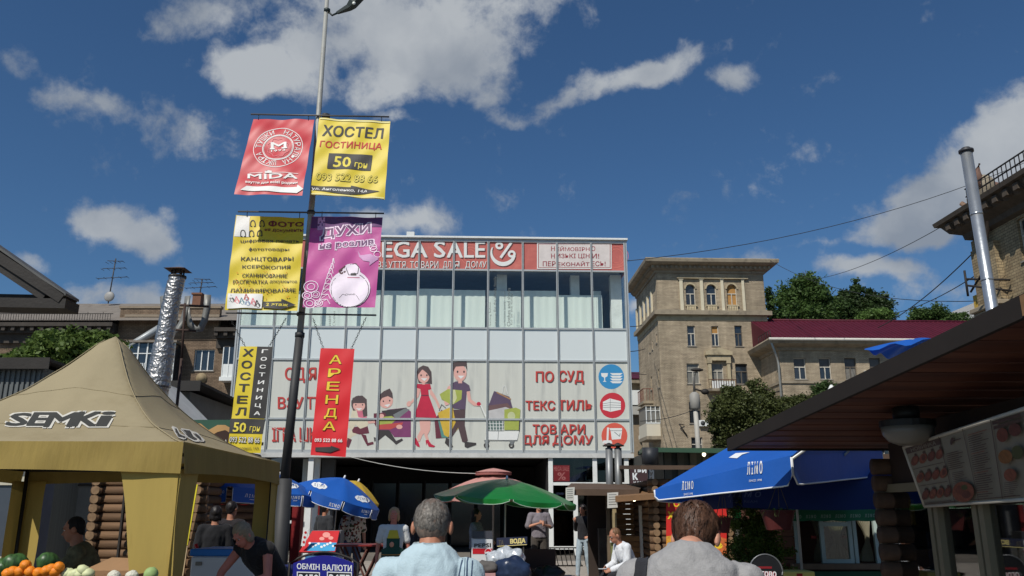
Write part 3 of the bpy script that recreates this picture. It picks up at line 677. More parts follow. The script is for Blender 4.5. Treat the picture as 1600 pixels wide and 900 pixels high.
for (a, b, c, d) in ((282,320,324,411),(385,421,325,411),(484,522,324,412),(280,338,486,572),(385,441,484,572),(487,545,487,573),(290,345,649,741),(385,441,660,741)):
    x0, y0 = C5(a, c); x1, y1 = C5(b, d); fw.append(px_win(FT, x0, x1, y0, y1))
for x in (300, 405, 500):
    for y in (800, 905):
        x0, y0 = C5(x, y); x1, y1 = C5(x+52, y+80); fw.append(px_win(FT, x0, x1, y0, y1))
aw = []
for (a, b, c, d) in ((275,320,148,236),(363,410,148,236),(450,498,148,236)):
    x0, y0 = C5(a, c); x1, y1 = C5(b, d); aw.append(px_win(FT, x0, x1, y0, y1))
ztop = tz(427)
wall_holes(0, TW, 0, ztop, fw+aw, brick, tower, 'front_wall')
for i, h in enumerate(fw):
    kw = dict(cols=2, split=.62)
    if i == 1: win(tower, FT, *h, dark=board, **kw)
    elif i in (3, 4): win(tower, FT, *h, glass=curt, **kw)
    elif i in (2, 5, 6): win(tower, FT, *h, frame=M('dark_old_frame', (98,90,80), .7), **kw)
    else: win(tower, FT, *h, **kw)
for i, h in enumerate(aw):
    win(tower, FT, *h, cols=2, split=.55, glass=(None if i < 2 else board), sill=False)
    r_ = (h[1]-h[0])/2; cx = (h[0]+h[1])/2; zc = h[3]-r_
    mb = MB(local=True)                                  # arch spandrels in front of the square opening
    n = 12; arc = [(cx+r_*math.cos(PI*k/n), zc+r_*math.sin(PI*k/n)) for k in range(n+1)]
    for k in range(n):
        (a, b), (c, d) = arc[k], arc[k+1]; mb.add([(a,-.02,b),(c,-.02,d),(c,-.02,h[3]+.02),(a,-.02,h[3]+.02),(a,.17,b),(c,.17,d)], [(0,1,2,3),(0,4,5,1)])
    mb.build('arch', brick, tower, fix=False)
    mb = MB(local=True)
    for k in range(n):
        a0, a1 = PI*k/n, PI*(k+1)/n
        q = lambda rr, a, y: (cx+rr*math.cos(a), y, zc+rr*math.sin(a))
        mb.add([q(r_,a0,-.08),q(r_,a1,-.08),q(r_+.14,a1,-.08),q(r_+.14,a0,-.08),q(r_+.14,a0,0),q(r_+.14,a1,0),q(r_,a0,0),q(r_,a1,0)], [(0,1,2,3),(3,2,5,4),(0,6,7,1)])
    mb.build('arch_moulding', stone, tower, fix=False)
    zb0 = h[2]-.95                                        # balustrade
    mb = MB(local=True); mb.bb(h[0]-.1, h[1]+.1, -.16, .0, h[2]-.16, h[2]-.02); mb.bb(h[0]-.1, h[1]+.1, -.16, 0, zb0-.1, zb0+.05); rail = mb.build('balustrade_rail', stone, tower)
    for k in range(6):
        xx = h[0]+(h[1]-h[0])*(k+.5)/6
        mb = MB(local=True); mb.tube([(xx,-.09,zb0+.05),(xx,-.09,zb0+.25),(xx,-.09,zb0+.5),(xx,-.09,h[2]-.17)], [.07,.11,.06,.07], 8); mb.build('baluster', stone, tower)
for a in (248, 335, 423, 512):
    x0, y0 = C5(a, 130); x1, y1 = C5(a+21, 266)
    h = px_win(FT, x0, x1, y0, y1); mb = MB(local=True); mb.bb(h[0], h[1], -.13, 0, h[2], h[3]); mb.bb(h[0]-.06, h[1]+.06, -.18, 0, h[3], h[3]+.16); mb.bb(h[0]-.05, h[1]+.05, -.17, 0, h[2]-.22, h[2]); mb.build('pilaster', M('pale_stone', (206,196,170), .85, var=.1), tower)
h = px_win(FT, *C5(238,0)[:1], C5(540,0)[0], C5(0,126)[1], C5(0,132)[1]); mb = MB(local=True); mb.bb(h[0], h[1], -.24, 0, h[2]+.1, h[3]+.1); mb.build('frieze_lintel', stone, tower)
# bands
def band(root, W_, D_, z0, z1, out, mat, name='band', x0=0):
    mb = MB(local=True); mb.bb(x0-out, W_+out, -out, D_, z0, z1); return mb.build(name, mat, root)
zb = tz(C5(0,276)[1]); band(tower, TW, TD, zb-.12, zb+.28, .42, corn); band(tower, TW, TD, zb-.6, zb-.13, .06, stone); band(tower, TW, TD, zb+.281, zb+.45, .1, corn)
# top cornice
mb = MB(local=True)
prof = [(0,0),(.12,.0),(.14,.2),(.4,.28),(.5,.6),(.9,.64),(1.15,.8),(1.2,1.08),(1.16,1.16)]
zt0 = ztop-.02
for (o0, z0), (o1, z1) in zip(prof, prof[1:]):
    mb.add([(-o0,-o0,zt0+z0),(TW+o0,-o0,zt0+z0),(TW+o1,-o1,zt0+z1),(-o1,-o1,zt0+z1)], [(0,1,2,3)])
    mb.add([(-o0,TD,zt0+z0),(-o0,-o0,zt0+z0),(-o1,-o1,zt0+z1),(-o1,TD,zt0+z1)], [(0,1,2,3)])
    mb.add([(TW+o0,-o0,zt0+z0),(TW+o0,TD,zt0+z0),(TW+o1,TD,zt0+z1),(TW+o1,-o1,zt0+z1)], [(0,1,2,3)])
o_, z_ = prof[-1]; mb.add([(-o_,-o_,zt0+z_),(TW+o_,-o_,zt0+z_),(TW+o_,TD,zt0+z_),(-o_,TD,zt0+z_)], [(0,1,2,3)])
mb.build('cornice', corn, tower, fix=False)
dent = None
for k in range(26):
    mb = MB(local=True); xx = -.4+k*(TW+.8)/25; mb.bb(xx-.1, xx+.1, -.62, -.3, zt0+.34, zt0+.6)
    mb.build('dentil', corn, tower)
for k in range(22):
    mb = MB(local=True); yy = k*TD/22; mb.bb(-.62, -.3, yy-.1, yy+.1, zt0+.34, zt0+.6); mb.build('dentil', corn, tower)
# left side wall with its openings
sw = []
for (a, b, c, d) in ((122,127,400,440),(133,138,388,428),(150,156,360,400),(158,166,510,590),(126,134,540,600),(160,168,690,760)):
    x0, y0 = C5(a, c); x1, y1 = C5(b, d); yy1 = FT.side(x0, y0)[0]; yy0 = FT.side(x1, y1)[0]; zz = FT.side((x0+x1)/2, y1)[1]; zt_ = FT.side((x0+x1)/2, y0)[1]
    sw.append((min(yy0,yy1), max(yy0,yy1), zz, zt_))
wall_holes(0, TD, 0, ztop, sw, brick, tower, 'side_wall', side=0)
for h in sw: win(tower, FT, *h, side=0, cols=2)
for k in range(5):     # side pilasters of the belvedere
    yy = 2.2+k*1.9; mb = MB(local=True); mb.bb(-.14, 0, yy-.2, yy+.2, zb+.6, ztop-1.2); mb.build('pilaster', MATS['pale_stone'], tower)
    if k < 4: mb = MB(local=True); mb.bb(-.03, .02, yy+.55, yy+1.35, zb+1.3, ztop-1.5); mb.build('side_window', wglass, tower)
mb = MB(local=True); mb.bb(TW-.02, TW, 0, TD, 0, ztop); mb.bb(0, TW-.02, TD-.3, TD, 0, ztop); mb.build('back_wall', brick, tower)
# pediment and columns of the middle window
x0, y0 = C5(357, 452); x1, y1 = C5(470, 420); a, z0 = FT.front(x0, y0); b, _ = FT.front(x1, y0); cz = FT.front(x0, C5(0,420)[1])[1]
mb = MB(local=True); c_ = (a+b)/2
mb.slab([(a,-.5,z0),(b,-.5,z0),(b,-.5,z0+.3),(c_,-.5,cz),(a,-.5,z0+.3)], (0,-1,0), .5); mb.bb(a+.15, b-.15, -.35, 0, z0-.5, z0); mb.build('pediment', stone, tower)
for x_ in (a+.35, b-.35):
    zb2 = FT.front(0, C5(0,575)[1])[1]; mb = MB(local=True); mb.bb(x_-.14, x_+.14, -.3, 0, zb2, z0-.5); mb.bb(x_-.2, x_+.2, -.36, 0, z0-.75, z0-.5); mb.build('half_column', stone, tower)
zb2 = FT.front(1120, C5(0,598)[1])[1]
mb = MB(local=True); mb.bb(a-.1, b+.1, -1.0, 0, zb2-.22, zb2); balc = mb.build('balcony_slab', corn, tower)
zr = FT.front(1120, C5(0,562)[1])[1]
mb = MB(local=True)
for k in range(12): xx = a+(b-a)*k/11; mb.bb(xx-.02, xx+.02, -.97, -.93, zb2, zr)
mb.bb(a-.05, b+.05, -.98, -.92, zr, zr+.06); mb.build('balcony_railing', M('rust_iron', (92,66,52), .8), tower)
mb = MB(local=True); mb.bb(a+.3, b-.1, -.9, -.88, zb2+.02, zr-.1); mb.build('balcony_cloth', white_pl, tower)
# glazed balcony and open balconies on the left side
def side_box(x0, x1, y0, y1, out, name, mat, pane=True):
    ya, _ = FT.side(*C5(x0, y1)); 
    return ya
yy = 1.2
z1_ = FT.side(*C5(160, 672))[1]; z0_ = FT.side(*C5(160, 800))[1]
mb = MB(local=True); mb.bb(-1.3, 0, .9, 4.6, z0_-.3, z0_); mb.bb(-1.35, 0, .85, 4.65, z1_, z1_+.12); mb.build('balcony_slab', corn, tower)
mb = MB(local=True); mb.bb(-1.28, -.02, .92, 4.58, z0_, z0_+1.15); mb.build('balcony_panel', M('cream_board', (206,198,178), .7, var=.06, vs=6, stretch=(8,8,.3)), tower)
mb = MB(local=True); mb.bb(-1.24, -.03, .96, 4.54, z0_+1.15, z1_); mb.build('balcony_glass', curt, tower)
for k in range(4):
    mb = MB(local=True); xx = -1.3+.42*k; mb.bb(xx, xx+.07, .88, .95, z0_+1.15, z1_); mb.build('balcony_post', white_pl, tower)
mb = MB(local=True); mb.bb(-1.32, -.02, .89, .95, z0_+1.1, z0_+1.2); mb.bb(-1.32, -.02, .89, .95, (z0_+1.2+z1_)/2+.3, (z0_+1.2+z1_)/2+.36); mb.build('balcony_rail', white_pl, tower)
z0_ = FT.side(*C5(130, 650))[1]
mb = MB(local=True); mb.bb(-.95, 0, 3.6, 6.4, z0_-.25, z0_); mb.build('balcony_slab', corn, tower)
mb = MB(local=True)
for k in range(9): yy = 3.65+k*.33; mb.bb(-.93, -.9, yy, yy+.04, z0_, z0_+1.1)
for k in range(4): xx = -.93+k*.3; mb.bb(xx, xx+.03, 3.62, 3.66, z0_, z0_+1.1)
mb.bb(-.95,-.88,3.6,6.4,z0_+1.1,z0_+1.15); mb.bb(-.88,0,3.6,3.67,z0_+1.1,z0_+1.15); mb.build('balcony_railing', M('rust_red_iron', (112,62,48), .8), tower)
x0, z0 = FT.front(*C5(332, 755)); x1, z1 = FT.front(*C5(370, 729))
def aircon(x, y, z, w, h, root, loc=True):
    mb = MB(local=loc); mb.bb(x, x+w, y-.32, y-.03, z, z+h); a = mb.build('air_conditioner', white_pl, root, bevel=.02)
    mb = MB(local=loc); mb.tube([(x+w*.38, y-.335, z+h/2), (x+w*.38, y-.32, z+h/2)], h*.38, 16); mb.build('fan_grille', M('dark_grille', (60,62,64), .6), a)
    return a
aircon(x0, 0, z0, x1-x0, z1-z0, tower)
mb = MB(local=True)      # old iron bracket on the wall
q0 = FT.front(*C5(245,745)); q1 = FT.front(*C5(282,795)); q2 = FT.front(*C5(268,748))
mb.tube([(q0[0],-.3,q0[1]),(q1[0],-.1,q1[1])], .05, 6); mb.tube([(q0[0],-.3,q0[1]),(q2[0],-.1,q2[1])], .04, 6); mb.build('wall_bracket', M('black_iron', (42,38,36), .7), tower)

# ---- long wing with the red metal roof
p = P(1223, 620, 70.5)
wing = thing('brick_wing', 'long beige brick house with wine red metal roof beside the tower', 'building', (p.x, 70.5, 0), YAW)
FW = Frame(wing); WWd = 24.0
wx = lambda px: FW.front(px, 575)[0]
ww = []
for (a, b) in ((238,303),(357,421),(476,541),(592,656)):
    x0 = 1160+a/3; x1 = 1160+b/3; ww.append(px_win(FW, x0, x1, 400+478/3, 400+578/3))
sp = ww[1][0]-ww[0][0]
for k in range(4, 7): ww.append((ww[0][0]+sp*k, ww[0][1]+sp*k, ww[0][2], ww[0][3]))
lo = [(a, b, c-3.4, d-3.4) for a, b, c, d in ww[:6]]+[(a, b, c-6.8, d-6.8) for a, b, c, d in ww[:6]]
wzt = FW.front(1300, 548)[1]
wall_holes(0, WWd, 0, wzt, ww+lo, brick, wing, 'front_wall')
for i, h in enumerate(ww+lo): win(wing, FW, *h, cols=2, split=.58, dark=M('dusty_glass', (92,88,84), .4, var=.2), glass=(M('grey_curtain', (120,116,108), .6, var=.3, vs=4) if i in (2,3,4) else None), frame=frame_w if i not in (2,3) else MATS['dark_old_frame'])
mb = MB(local=True); mb.bb(-.02, .0, 0, 9, 0, wzt); mb.bb(WWd, WWd+.02, 0, 9, 0, wzt); mb.build('side_wall', brick, wing)
zz = FW.front(1280, 597)[1]
mb = MB(local=True); mb.bb(-.12, WWd+.1, -.12, 6, zz-.12, zz+.1); mb.build('band', corn, wing)
ze = FW.front(1300, 540)[1]; zd = FW.front(1300, 546)[1]
mb = MB(local=True)
prof2 = [(0,wzt-.02),(.15,wzt),(.2,wzt+.25),(.75,wzt+.35),(1.0,ze),(1.15,ze+.32),(1.1,ze+.45)]
for (o0, z0), (o1, z1) in zip(prof2, prof2[1:]):
    mb.add([(-o0,-o0,z0),(WWd+o0,-o0,z0),(WWd+o1,-o1,z1),(-o1,-o1,z1)], [(0,1,2,3)]); mb.add([(-o0,6,z0),(-o0,-o0,z0),(-o1,-o1,z1),(-o1,6,z1)], [(0,1,2,3)])
mb.build('cornice', corn, wing, fix=False)
mb = MB(local=True); mb.tube([(-1.2,-1.22,ze+.30),(WWd+1.2,-1.22,ze+.30)], .13, 8); mb.build('gutter', M('pale_gutter', (196,192,182), .6), wing)
roofred = M('wine_roof', (84,27,42), .55, .1, var=.2, vs=1.2, spec=.3, dirt=(66,26,36), dscale=.6)
zr0 = FW.front(1300, 531, -.9)[1]; yr = 5.4; zr1 = FW.front(1300, 501.5, yr)[1]
xr0 = FW.front(1204, 520, 0)[0]
mb = MB(local=True); mb.add([(xr0,-1.1,zr0),(WWd+1,-1.1,zr0),(WWd+1,yr,zr1),(xr0,yr,zr1),(WWd+1,12,zr0),(xr0,12,zr0)], [(0,1,2,3),(3,2,4,5),(0,3,5),(1,4,2)]); rf = mb.build('roof', roofred, wing)
mb0 = None
for k in range(60):
    xx = xr0+.2+k*.43
    if xx > WWd+.9: break
    mb = MB(local=True)
    e = .03; s_ = Vector((0, yr+1.1, zr1-zr0)); nrm = Vector((0, -(zr1-zr0), yr+1.1)).normalized()*.07
    A = Vector((xx, -1.1, zr0)); B = A+s_
    mb.add([A+Vector((-e,0,0)), A+Vector((e,0,0)), B+Vector((e,0,0)), B+Vector((-e,0,0)), A+nrm, B+nrm], [(0,4,5,3),(1,2,5,4),(0,1,4)]); mb.build('roof_seam', roofred, wing, fix=False)
mb = MB(local=True); mb.tube([(xr0,yr,zr1+.04),(WWd+1,yr,zr1+.04)], .11, 6); mb.build('ridge_cap', roofred, wing)
mb = MB(local=True); mb.tube([(-1.0,-1.0,ze+.2),(-.35,-.25,wzt-.6),(-.2,-.2,wzt-1.2),(-.2,-.2,2)], .10, 8, M('zinc_pipe', (168,166,158), .4, .5)); mb.build('downpipe', MATS['zinc_pipe'], wing)
for dz in (1.5, 4.2):
    mb = MB(local=True); mb.tube([(-.2,-.2,wzt-dz-2),(-1.6,.6,wzt-dz-2.35)], .06, 6); mb.build('wall_bracket', MATS['black_iron'], wing)
x0, z0 = FW.front(1350, 590); aircon(x0, 0, z0, .9, .55, wing)
mb = MB(local=True)      # snow guard above the eave corner
for k in range(6): mb.tube([(-1.0,-1.0+k*.6,ze+.4),(-1.0,-1.0+k*.6,ze+1.1)], .03, 5)
mb.tube([(-1.0,-1.0,ze+1.1),(-1.0,2,ze+1.1)], .03, 5); mb.build('roof_railing', MATS['black_iron'], wing)

# ---- house corner behind the centre (between centre and tower)
p = P(1006, 640, 92)
bh = thing('background_house', 'narrow rear house with red gutter seen between the glass centre and tower', 'building', (p.x-9, 92, 0), YAW)
FB = Frame(bh)
z1 = FB.front(996, 600)[1]
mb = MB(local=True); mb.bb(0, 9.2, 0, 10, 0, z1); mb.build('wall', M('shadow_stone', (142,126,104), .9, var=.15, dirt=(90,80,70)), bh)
mb = MB(local=True); mb.bb(-.5, 9.9, -.9, 10, z1, z1+.5); mb.build('cornice', corn, bh)
mb = MB(local=True); mb.add([(-.6,-1,z1+.5),(10,-1,z1+.5),(10,6,z1+2.3),(-.6,6,z1+2.3)], [(0,1,2,3)]); mb.build('roof', roofred, bh, solid=.1)
for (ya, yb, m_) in ((610, 633, white_pl), (635, 648, M('balc_grey', (170,168,160), .7))):
    x0, zt = FB.front(988, ya, -.6); x1, zb_ = FB.front(1003, yb, -.6); mb = MB(local=True); mb.bb(x0-1, x1, -.8, .02, zb_, zt); mb.build('balcony_panel', m_, bh)
x0, z0 = FB.front(998, 688, -.1); aircon(x0, -.1, z0, .6, .5, bh)

# ---- far pale high-rise sliver at the right
p = P(1526, 500, 170)
hr = thing('far_high_rise', 'distant white high-rise with small balconies behind the corner building', 'building', (p.x, 170, 0), YAW)
FH = Frame(hr); z1 = FH.front(1535, 473)[1]
mb = MB(local=True); mb.bb(0, 14, 0, 12, 0, z1); mb.build('wall', M('panel_white', (206,202,196), .8), hr)
for k in range(3):
    for q in range(4):
        xx, zz = .8+q*3.2, z1-1.6-k*2.6; mb = MB(local=True); mb.bb(xx, xx+1.6, -.03, .0, zz-1.3, zz); w = mb.build('window', wglass, hr)
    mb = MB(local=True); mb.bb(-.3, 14.2, -.7, -.0, z1-3.4-k*2.6, z1-3.0-k*2.6); mb.build('balcony_slab', MATS['panel_white'], hr)

# ---- near corner building at the right edge
RY = 38.0
p = P(1527, 420, RY)
rb = thing('corner_house', 'brick corner house with deep bracketed eave, roof railing and downpipe at right edge', 'building', (p.x, RY, 0), YAW)
FR_ = Frame(rb)      # its left face is local x=0 running towards the camera (negative y)
brick2 = brick_mat('corner_brick', (168,150,118), (146,128,100), (110,98,80), bw=.3, bh=.13, var=.25)
ez = FR_.side(1528, 372)[1]
yb0, zt_ = FR_.side(1587, 338); yb1, zb_ = FR_.side(1612, 412)
hh = [(yb1, yb0, FR_.side(1590, 412)[1], FR_.side(1590, 343)[1])]
hh += [(hh[0][0], hh[0][1], hh[0][2]-3.6, hh[0][3]-3.6), (hh[0][0]-4, hh[0][1]-4, hh[0][2], hh[0][3]), (hh[0][0]-4, hh[0][1]-4, hh[0][2]-3.6, hh[0][3]-3.6)]
wall_holes(-30, 0, 0, ez, hh, brick2, rb, 'side_wall', side=0)
for h in hh: win(rb, FR_, *h, side=0, cols=2, split=.6)
mb = MB(local=True); mb.bb(0, 16, 0, .2, 0, ez); mb.build('end_wall', brick2, rb)
mb = MB(local=True); mb.bb(-.28, .04, -1.9, -.1, 0, ez-.6); mb.build('quoin_pier', brick2, rb)
for zz in (ez-3.6, ez-5.8):
    mb = MB(local=True); mb.bb(-.6, .06, -2.1, .15, zz, zz+.22); mb.bb(-.45, .05, -2.0, .1, zz-.25, zz-.001); mb.build('console_moulding', corn, rb, bevel=.03)
mb = MB(local=True)
pf = [(0,0),(.25,.1),(.3,.35),(.7,.55),(.95,.95),(1.15,1.0),(1.2,1.2)]
for (o0, z0), (o1, z1) in zip(pf, pf[1:]):
    mb.add([(-o0,-30,ez+z0),(-o0,o0,ez+z0),(-o1,o1,ez+z1),(-o1,-30,ez+z1)], [(0,1,2,3)]); mb.add([(-o0,o0,ez+z0),(16,o0,ez+z0),(16,o1,ez+z1),(-o1,o1,ez+z1)], [(0,1,2,3)])
mb.add([(-1.2,-30,ez+1.2),(-1.2,1.2,ez+1.2),(16,1.2,ez+1.2),(16,-30,ez+1.2)], [(0,1,2,3)])
mb.build('cornice', M('dark_cornice', (84,74,64), .9, var=.2, dirt=(50,44,40)), rb, fix=False)
for k in range(24):
    yy = .2-k*.75; mb = MB(local=True); mb.bb(-1.05, -.3, yy-.16, yy+.16, ez+.6, ez+.9); mb.build('eave_bracket', MATS['dark_cornice'], rb)
for k in range(60):
    yy = -1.6-k*.3; mb = MB(local=True); mb.bb(-1.0, -.97, yy, yy+.035, ez+1.2, ez+2.0); mb.build('railing_bar', MATS['black_iron'], rb)
mb = MB(local=True)
for zz in (1.25, 1.6, 1.98): mb.bb(-1.02, -.95, -30, -1.5, ez+zz, ez+zz+.04)
mb.build('railing_rail', MATS['black_iron'], rb)
mb = MB(local=True); mb.bb(-.6, .9, -2.2, -.9, ez+1.2, ez+1.75); mb.ell((.0,-1.5,ez+2.2), (.5,.35,.55), mat=None); mb.build('roof_ornament_base', corn, rb, fix=False)
mb = MB(local=True); mb.tube([(-.2,-1.5,ez+2.1),(-.35,-1.5,ez+2.8),(-.1,-1.5,ez+3.3)], [.3,.22,.05], 8); mb.ell((.35,-1.5,ez+2.1), (.45,.3,.3)); mb.build('roof_ornament', M('rusty_stone', (112,86,74), .9), rb)
pts = [FR_.side(*q) for q in ((1531,318),(1553,343),(1566,400),(1582,490))]
mb = MB(local=True); mb.tube([(-.9,pts[0][0],pts[0][1]),(-.25,pts[1][0],pts[1][1]),(-.2,pts[2][0]+1.2,pts[2][1]),(-.2,pts[2][0]+1.2,2)], .11, 8); mb.build('downpipe', M('rusty_pipe', (128,104,86), .7, dirt=(84,60,48)), rb)
mb = MB(local=True)
for dz in (0,.5): mb.tube([(-.1,-2.4,ez-2.6-dz),(-1.5,-1.4,ez-2.3-dz*.6)], .05, 6)
mb.tube([(-1.5,-1.4,ez-1.9),(-1.5,-1.4,ez-3.1)], .05, 6); mb.tube([(-1.1,-2.4,ez-2.0),(-1.1,-1.0,ez-2.8)], .05, 6); mb.build('wire_bracket', MATS['black_iron'], rb)
x, z = FR_.front(1531, 458, 1.0); x1 = FR_.front(1552, 500, 1.0)[0]
mb = MB(local=True); mb.bb(x, x1, 1.0, 1.6, z-3.4, z); mb.build('yellow_bay', M('yellow_render', (196,160,70), .8), rb)
for k in range(2): mb = MB(local=True); mb.bb(x+.12, x+.5, .96, 1.0, z-1.3-k*1.3, z-.4-k*1.3); mb.build('bay_window', wglass, rb)

# ---- left apartment house
LY = 65.0
p0 = P(-260, 600, LY); p1 = P(440, 600, LY)
lb = thing('apartment_house', 'long brown brick apartment house behind the tents with sheet roof and glazed balcony', 'building', (p0.x, LY, 0), 0)
FL = Frame(lb); LW = p1.x-p0.x
brick3 = brick_mat('brown_brick', (138,118,98), (122,103,85), (92,80,68), bw=.3, bh=.11, var=.3)
lz = lambda y, x=250: FL.front(x, y)[1]
def C3(x, y): return 160+x/3.33, 390+y/3.33
lw = []
for (a, b, c, d) in ((482,576,520,630),(460,548,720,826)):
    x0, y0 = C3(a, c); x1, y1 = C3(b, d); lw.append(px_win(FL, x0, x1, y0, y1))
gw = px_win(FL, 216, 278, 541, 610)
step = lw[0][3]-lw[1][3]
for k in range(1, 3): lw.append((lw[0][0]-.1*k, lw[0][1]-.1*k, lw[1][2]-step*k, lw[1][3]-step*k))
for k in range(7): 
    for q in range(3): lw.append((2.5+k*3.4, 4.0+k*3.4, lz(585)-step*q, lz(552)-step*q))
zc = lz(520, 100); za = lz(482, 260)
xa, xb = FL.front(187, 500)[0], FL.front(343, 500)[0]
wall_holes(0, LW, 0, zc, [h for h in lw if h[3] < zc-.1], brick3, lb, 'front_wall')
for i, h in enumerate(lw): 
    if h[3] < zc-.1: win(lb, FL, *h, cols=3 if i < 2 else 2, split=0, frame=white_pl, glass=[wglass, M('lit_curtain', (176,156,104), .5, var=.3, vs=5)][i == 1])
mb = MB(local=True); mb.bb(xa, xb, -.06, .35, zc-.6, za); mb.build('attic_wall', brick3, lb)
mb = MB(local=True); mb.bb(xa-.1, xb+.1, -.14, .4, za, za+.18); mb.bb(xa+.4, xb, -.1, -.06, za-.7, za-.5); mb.build('attic_coping', M('attic_stone', (142,128,110), .9, dirt=(96,84,72)), lb)
dcor = M('dirty_cornice', (70,64,58), .9, var=.25, dirt=(44,40,38))
for (a, b, ztp) in ((-.5, xa-.02, lz(508,100)), (xb+.02, LW, lz(516,360))):
    mb = MB(local=True); mb.bb(a, b, -1.1, .02, ztp-.3, ztp); mb.bb(a, b-.0, -.7, .02, ztp-.75, ztp-.3); mb.bb(a, b, -.3, .02, ztp-1.5, ztp-.75); mb.build('cornice', dcor, lb)
    k = a
    while k < b-.3:
        mb = MB(local=True); mb.bb(k, k+.28, -1.0, -.7, ztp-.62, ztp-.3); mb.build('modillion', dcor, lb); k += .75
roofgrey = M('sheet_roof', (128,120,110), .7, .1, var=.15, vs=1.5, stretch=(1,1,1), dirt=(96,82,70), dscale=1)
z0 = lz(505, 100); y1 = 6.0; z1 = FL.front(100, 474.5, y1)[1]
mb = MB(local=True); mb.add([(-1,-1.1,z0),(LW+1,-1.1,z0),(LW+1,y1,z1),(-1,y1,z1),(LW+1,13,z0),(-1,13,z0)], [(0,1,2,3),(3,2,4,5)]); mb.build('roof', roofgrey, lb)
mb = MB(local=True); mb.bb(0, LW, 11, 11.3, 0, z0); mb.bb(0,.2,.02,11,0,z0); mb.bb(LW-.2,LW,.02,11,0,z0); mb.build('back_wall', brick3, lb)
zr_ = lz(508,100)
kk = 0
xx = 4.0
while xx < xa-.2:
    mb = MB(local=True); mb.bb(xx, xx+.03, -1.0, -.97, zr_, zr_+(.72 if kk % 6 else .85)); mb.build('railing_bar', MATS['black_iron'], lb); xx += .2; kk += 1
mb = MB(local=True); mb.bb(4, xa-.1, -1.02, -.96, zr_+.68, zr_+.73); mb.build('railing_rail', MATS['black_iron'], lb)
# glazed balcony tower of the staircase side
mb = MB(local=True); mb.bb(gw[0]-.1, gw[1]+.1, -1.5, .02, gw[2]-.1, gw[2]); mb.bb(gw[0]-.2, gw[1]+.2, -1.7, .02, gw[3], gw[3]+.15); mb.build('balcony_slab', roofgrey, lb)
mb = MB(local=True); mb.bb(gw[0], gw[1], -1.4, -.0, gw[2]-7.5, gw[2]-.11); mb.build('balcony_panel', M('grey_cladding', (130,132,128), .7, dirt=(90,88,84)), lb)
mb = MB(local=True); mb.bb(gw[0]+.05, gw[1]-.05, -1.38, -.02, gw[2], gw[3]); mb.build('balcony_glass', wglass, lb)
for k in range(6): 
    xx = gw[0]+(gw[1]-gw[0])*k/5-.05; mb = MB(local=True); mb.bb(xx, xx+.1, -1.46, -1.385, gw[2], gw[3]); mb.build('balcony_post', white_pl, lb)
for q in (.35, .75):
    zz = gw[2]+(gw[3]-gw[2])*q; mb = MB(local=True); mb.bb(gw[0], gw[1], -1.45, -1.386, zz, zz+.07); mb.build('balcony_rail', white_pl, lb)
for k in range(7):
    xx = gw[0]+.5+k*.13; mb = MB(local=True); mb.bb(xx, xx+.06, -1.52, -1.47, gw[2]+.3, gw[2]+1.9); mb.build('radiator_slat', white_pl, lb)
x0, z0 = FL.front(315, 591); mb = MB(local=True); mb.tube([(x0,-.1,z0),(x0,0,z0)], .42, 20); mb.tube([(x0,-.13,z0),(x0,-.1,z0)], .3, 20); mb.build('wall_medallion', M('medallion_stone', (140,124,96), .8), lb)
x0, zt = FL.front(354, 546); x1, zb_ = FL.front(372, 592)
mb = MB(local=True); mb.bb(x0, x1+.6, -1.1, 0, zb_-.3, zb_); mb.bb(x0+.1, x1+.5, -1.0, 0, zb_, zb_+1.0); mb.build('balcony_panel', white_pl, lb)
mb = MB(local=True); mb.bb(x0+.1, x1+.5, -.98, 0, zb_+1.0, zt); mb.build('balcony_glass', wglass, lb)
for k in range(4): xx = x0+.1+k*.45; mb = MB(local=True); mb.bb(xx, xx+.07, -1.03, -.985, zb_, zt); mb.build('balcony_post', white_pl, lb)
x0, z0 = FL.front(309, 476, 5); mb = MB(local=True); mb.bb(x0-.35, x0+.35, 4.6, 5.4, z0-1.2, z0+.8); mb.bb(x0-.45, x0+.45, 4.5, 5.5, z0+.8, z0+.95); mb.build('chimney', M('red_chimney', (120,84,66), .9), lb)
mb = MB(local=True); pa = FL.front(216,541,-1.2); pb = FL.front(250,512,-1.2); mb.tube([(pa[0]-1.4,-1.2,pa[1]-.5),(pb[0],-1.2,pb[1])], .3, 4); mb.build('ventilation_duct', alu, lb)
def antenna(px, py0, py1, Y, label, dish=False):
    b = P(px, py0, Y); t_ = P(px+ (12 if dish else 5), py1, Y)
    a = thing('roof_antenna', label, 'antenna', b, 0)
    mb = MB(); mb.tube([b, t_], .05, 6); mb.build('mast', M('antenna_metal', (70,68,68), .6, .3), a)
    for k, f in enumerate((.55,.75,.9)):
        c = b.lerp(t_, f); w_ = 1.3-.3*k; mb = MB(); mb.tube([c+Vector((-w_,0,.1*k)), c+Vector((w_,0,.15))], .03, 5)
        for q in range(5): mb.tube([c+Vector((-w_+q*w_/2,-.3,.03*q)), c+Vector((-w_+q*w_/2,.3,.03*q))], .02, 4)
        mb.build('antenna_element', MATS['antenna_metal'], a)
    if dish: mb = MB(); mb.ell(b+(t_-b)*.15, (.45,.15,.45)); mb.build('dish', M('dish_grey', (150,148,144), .5), a)
antenna(169, 474, 404, 70, 'tall television aerial with round dish on the left roof ridge', True)
antenna(311, 468, 436, 70, 'short aerial beside the small red chimney on the left roof')
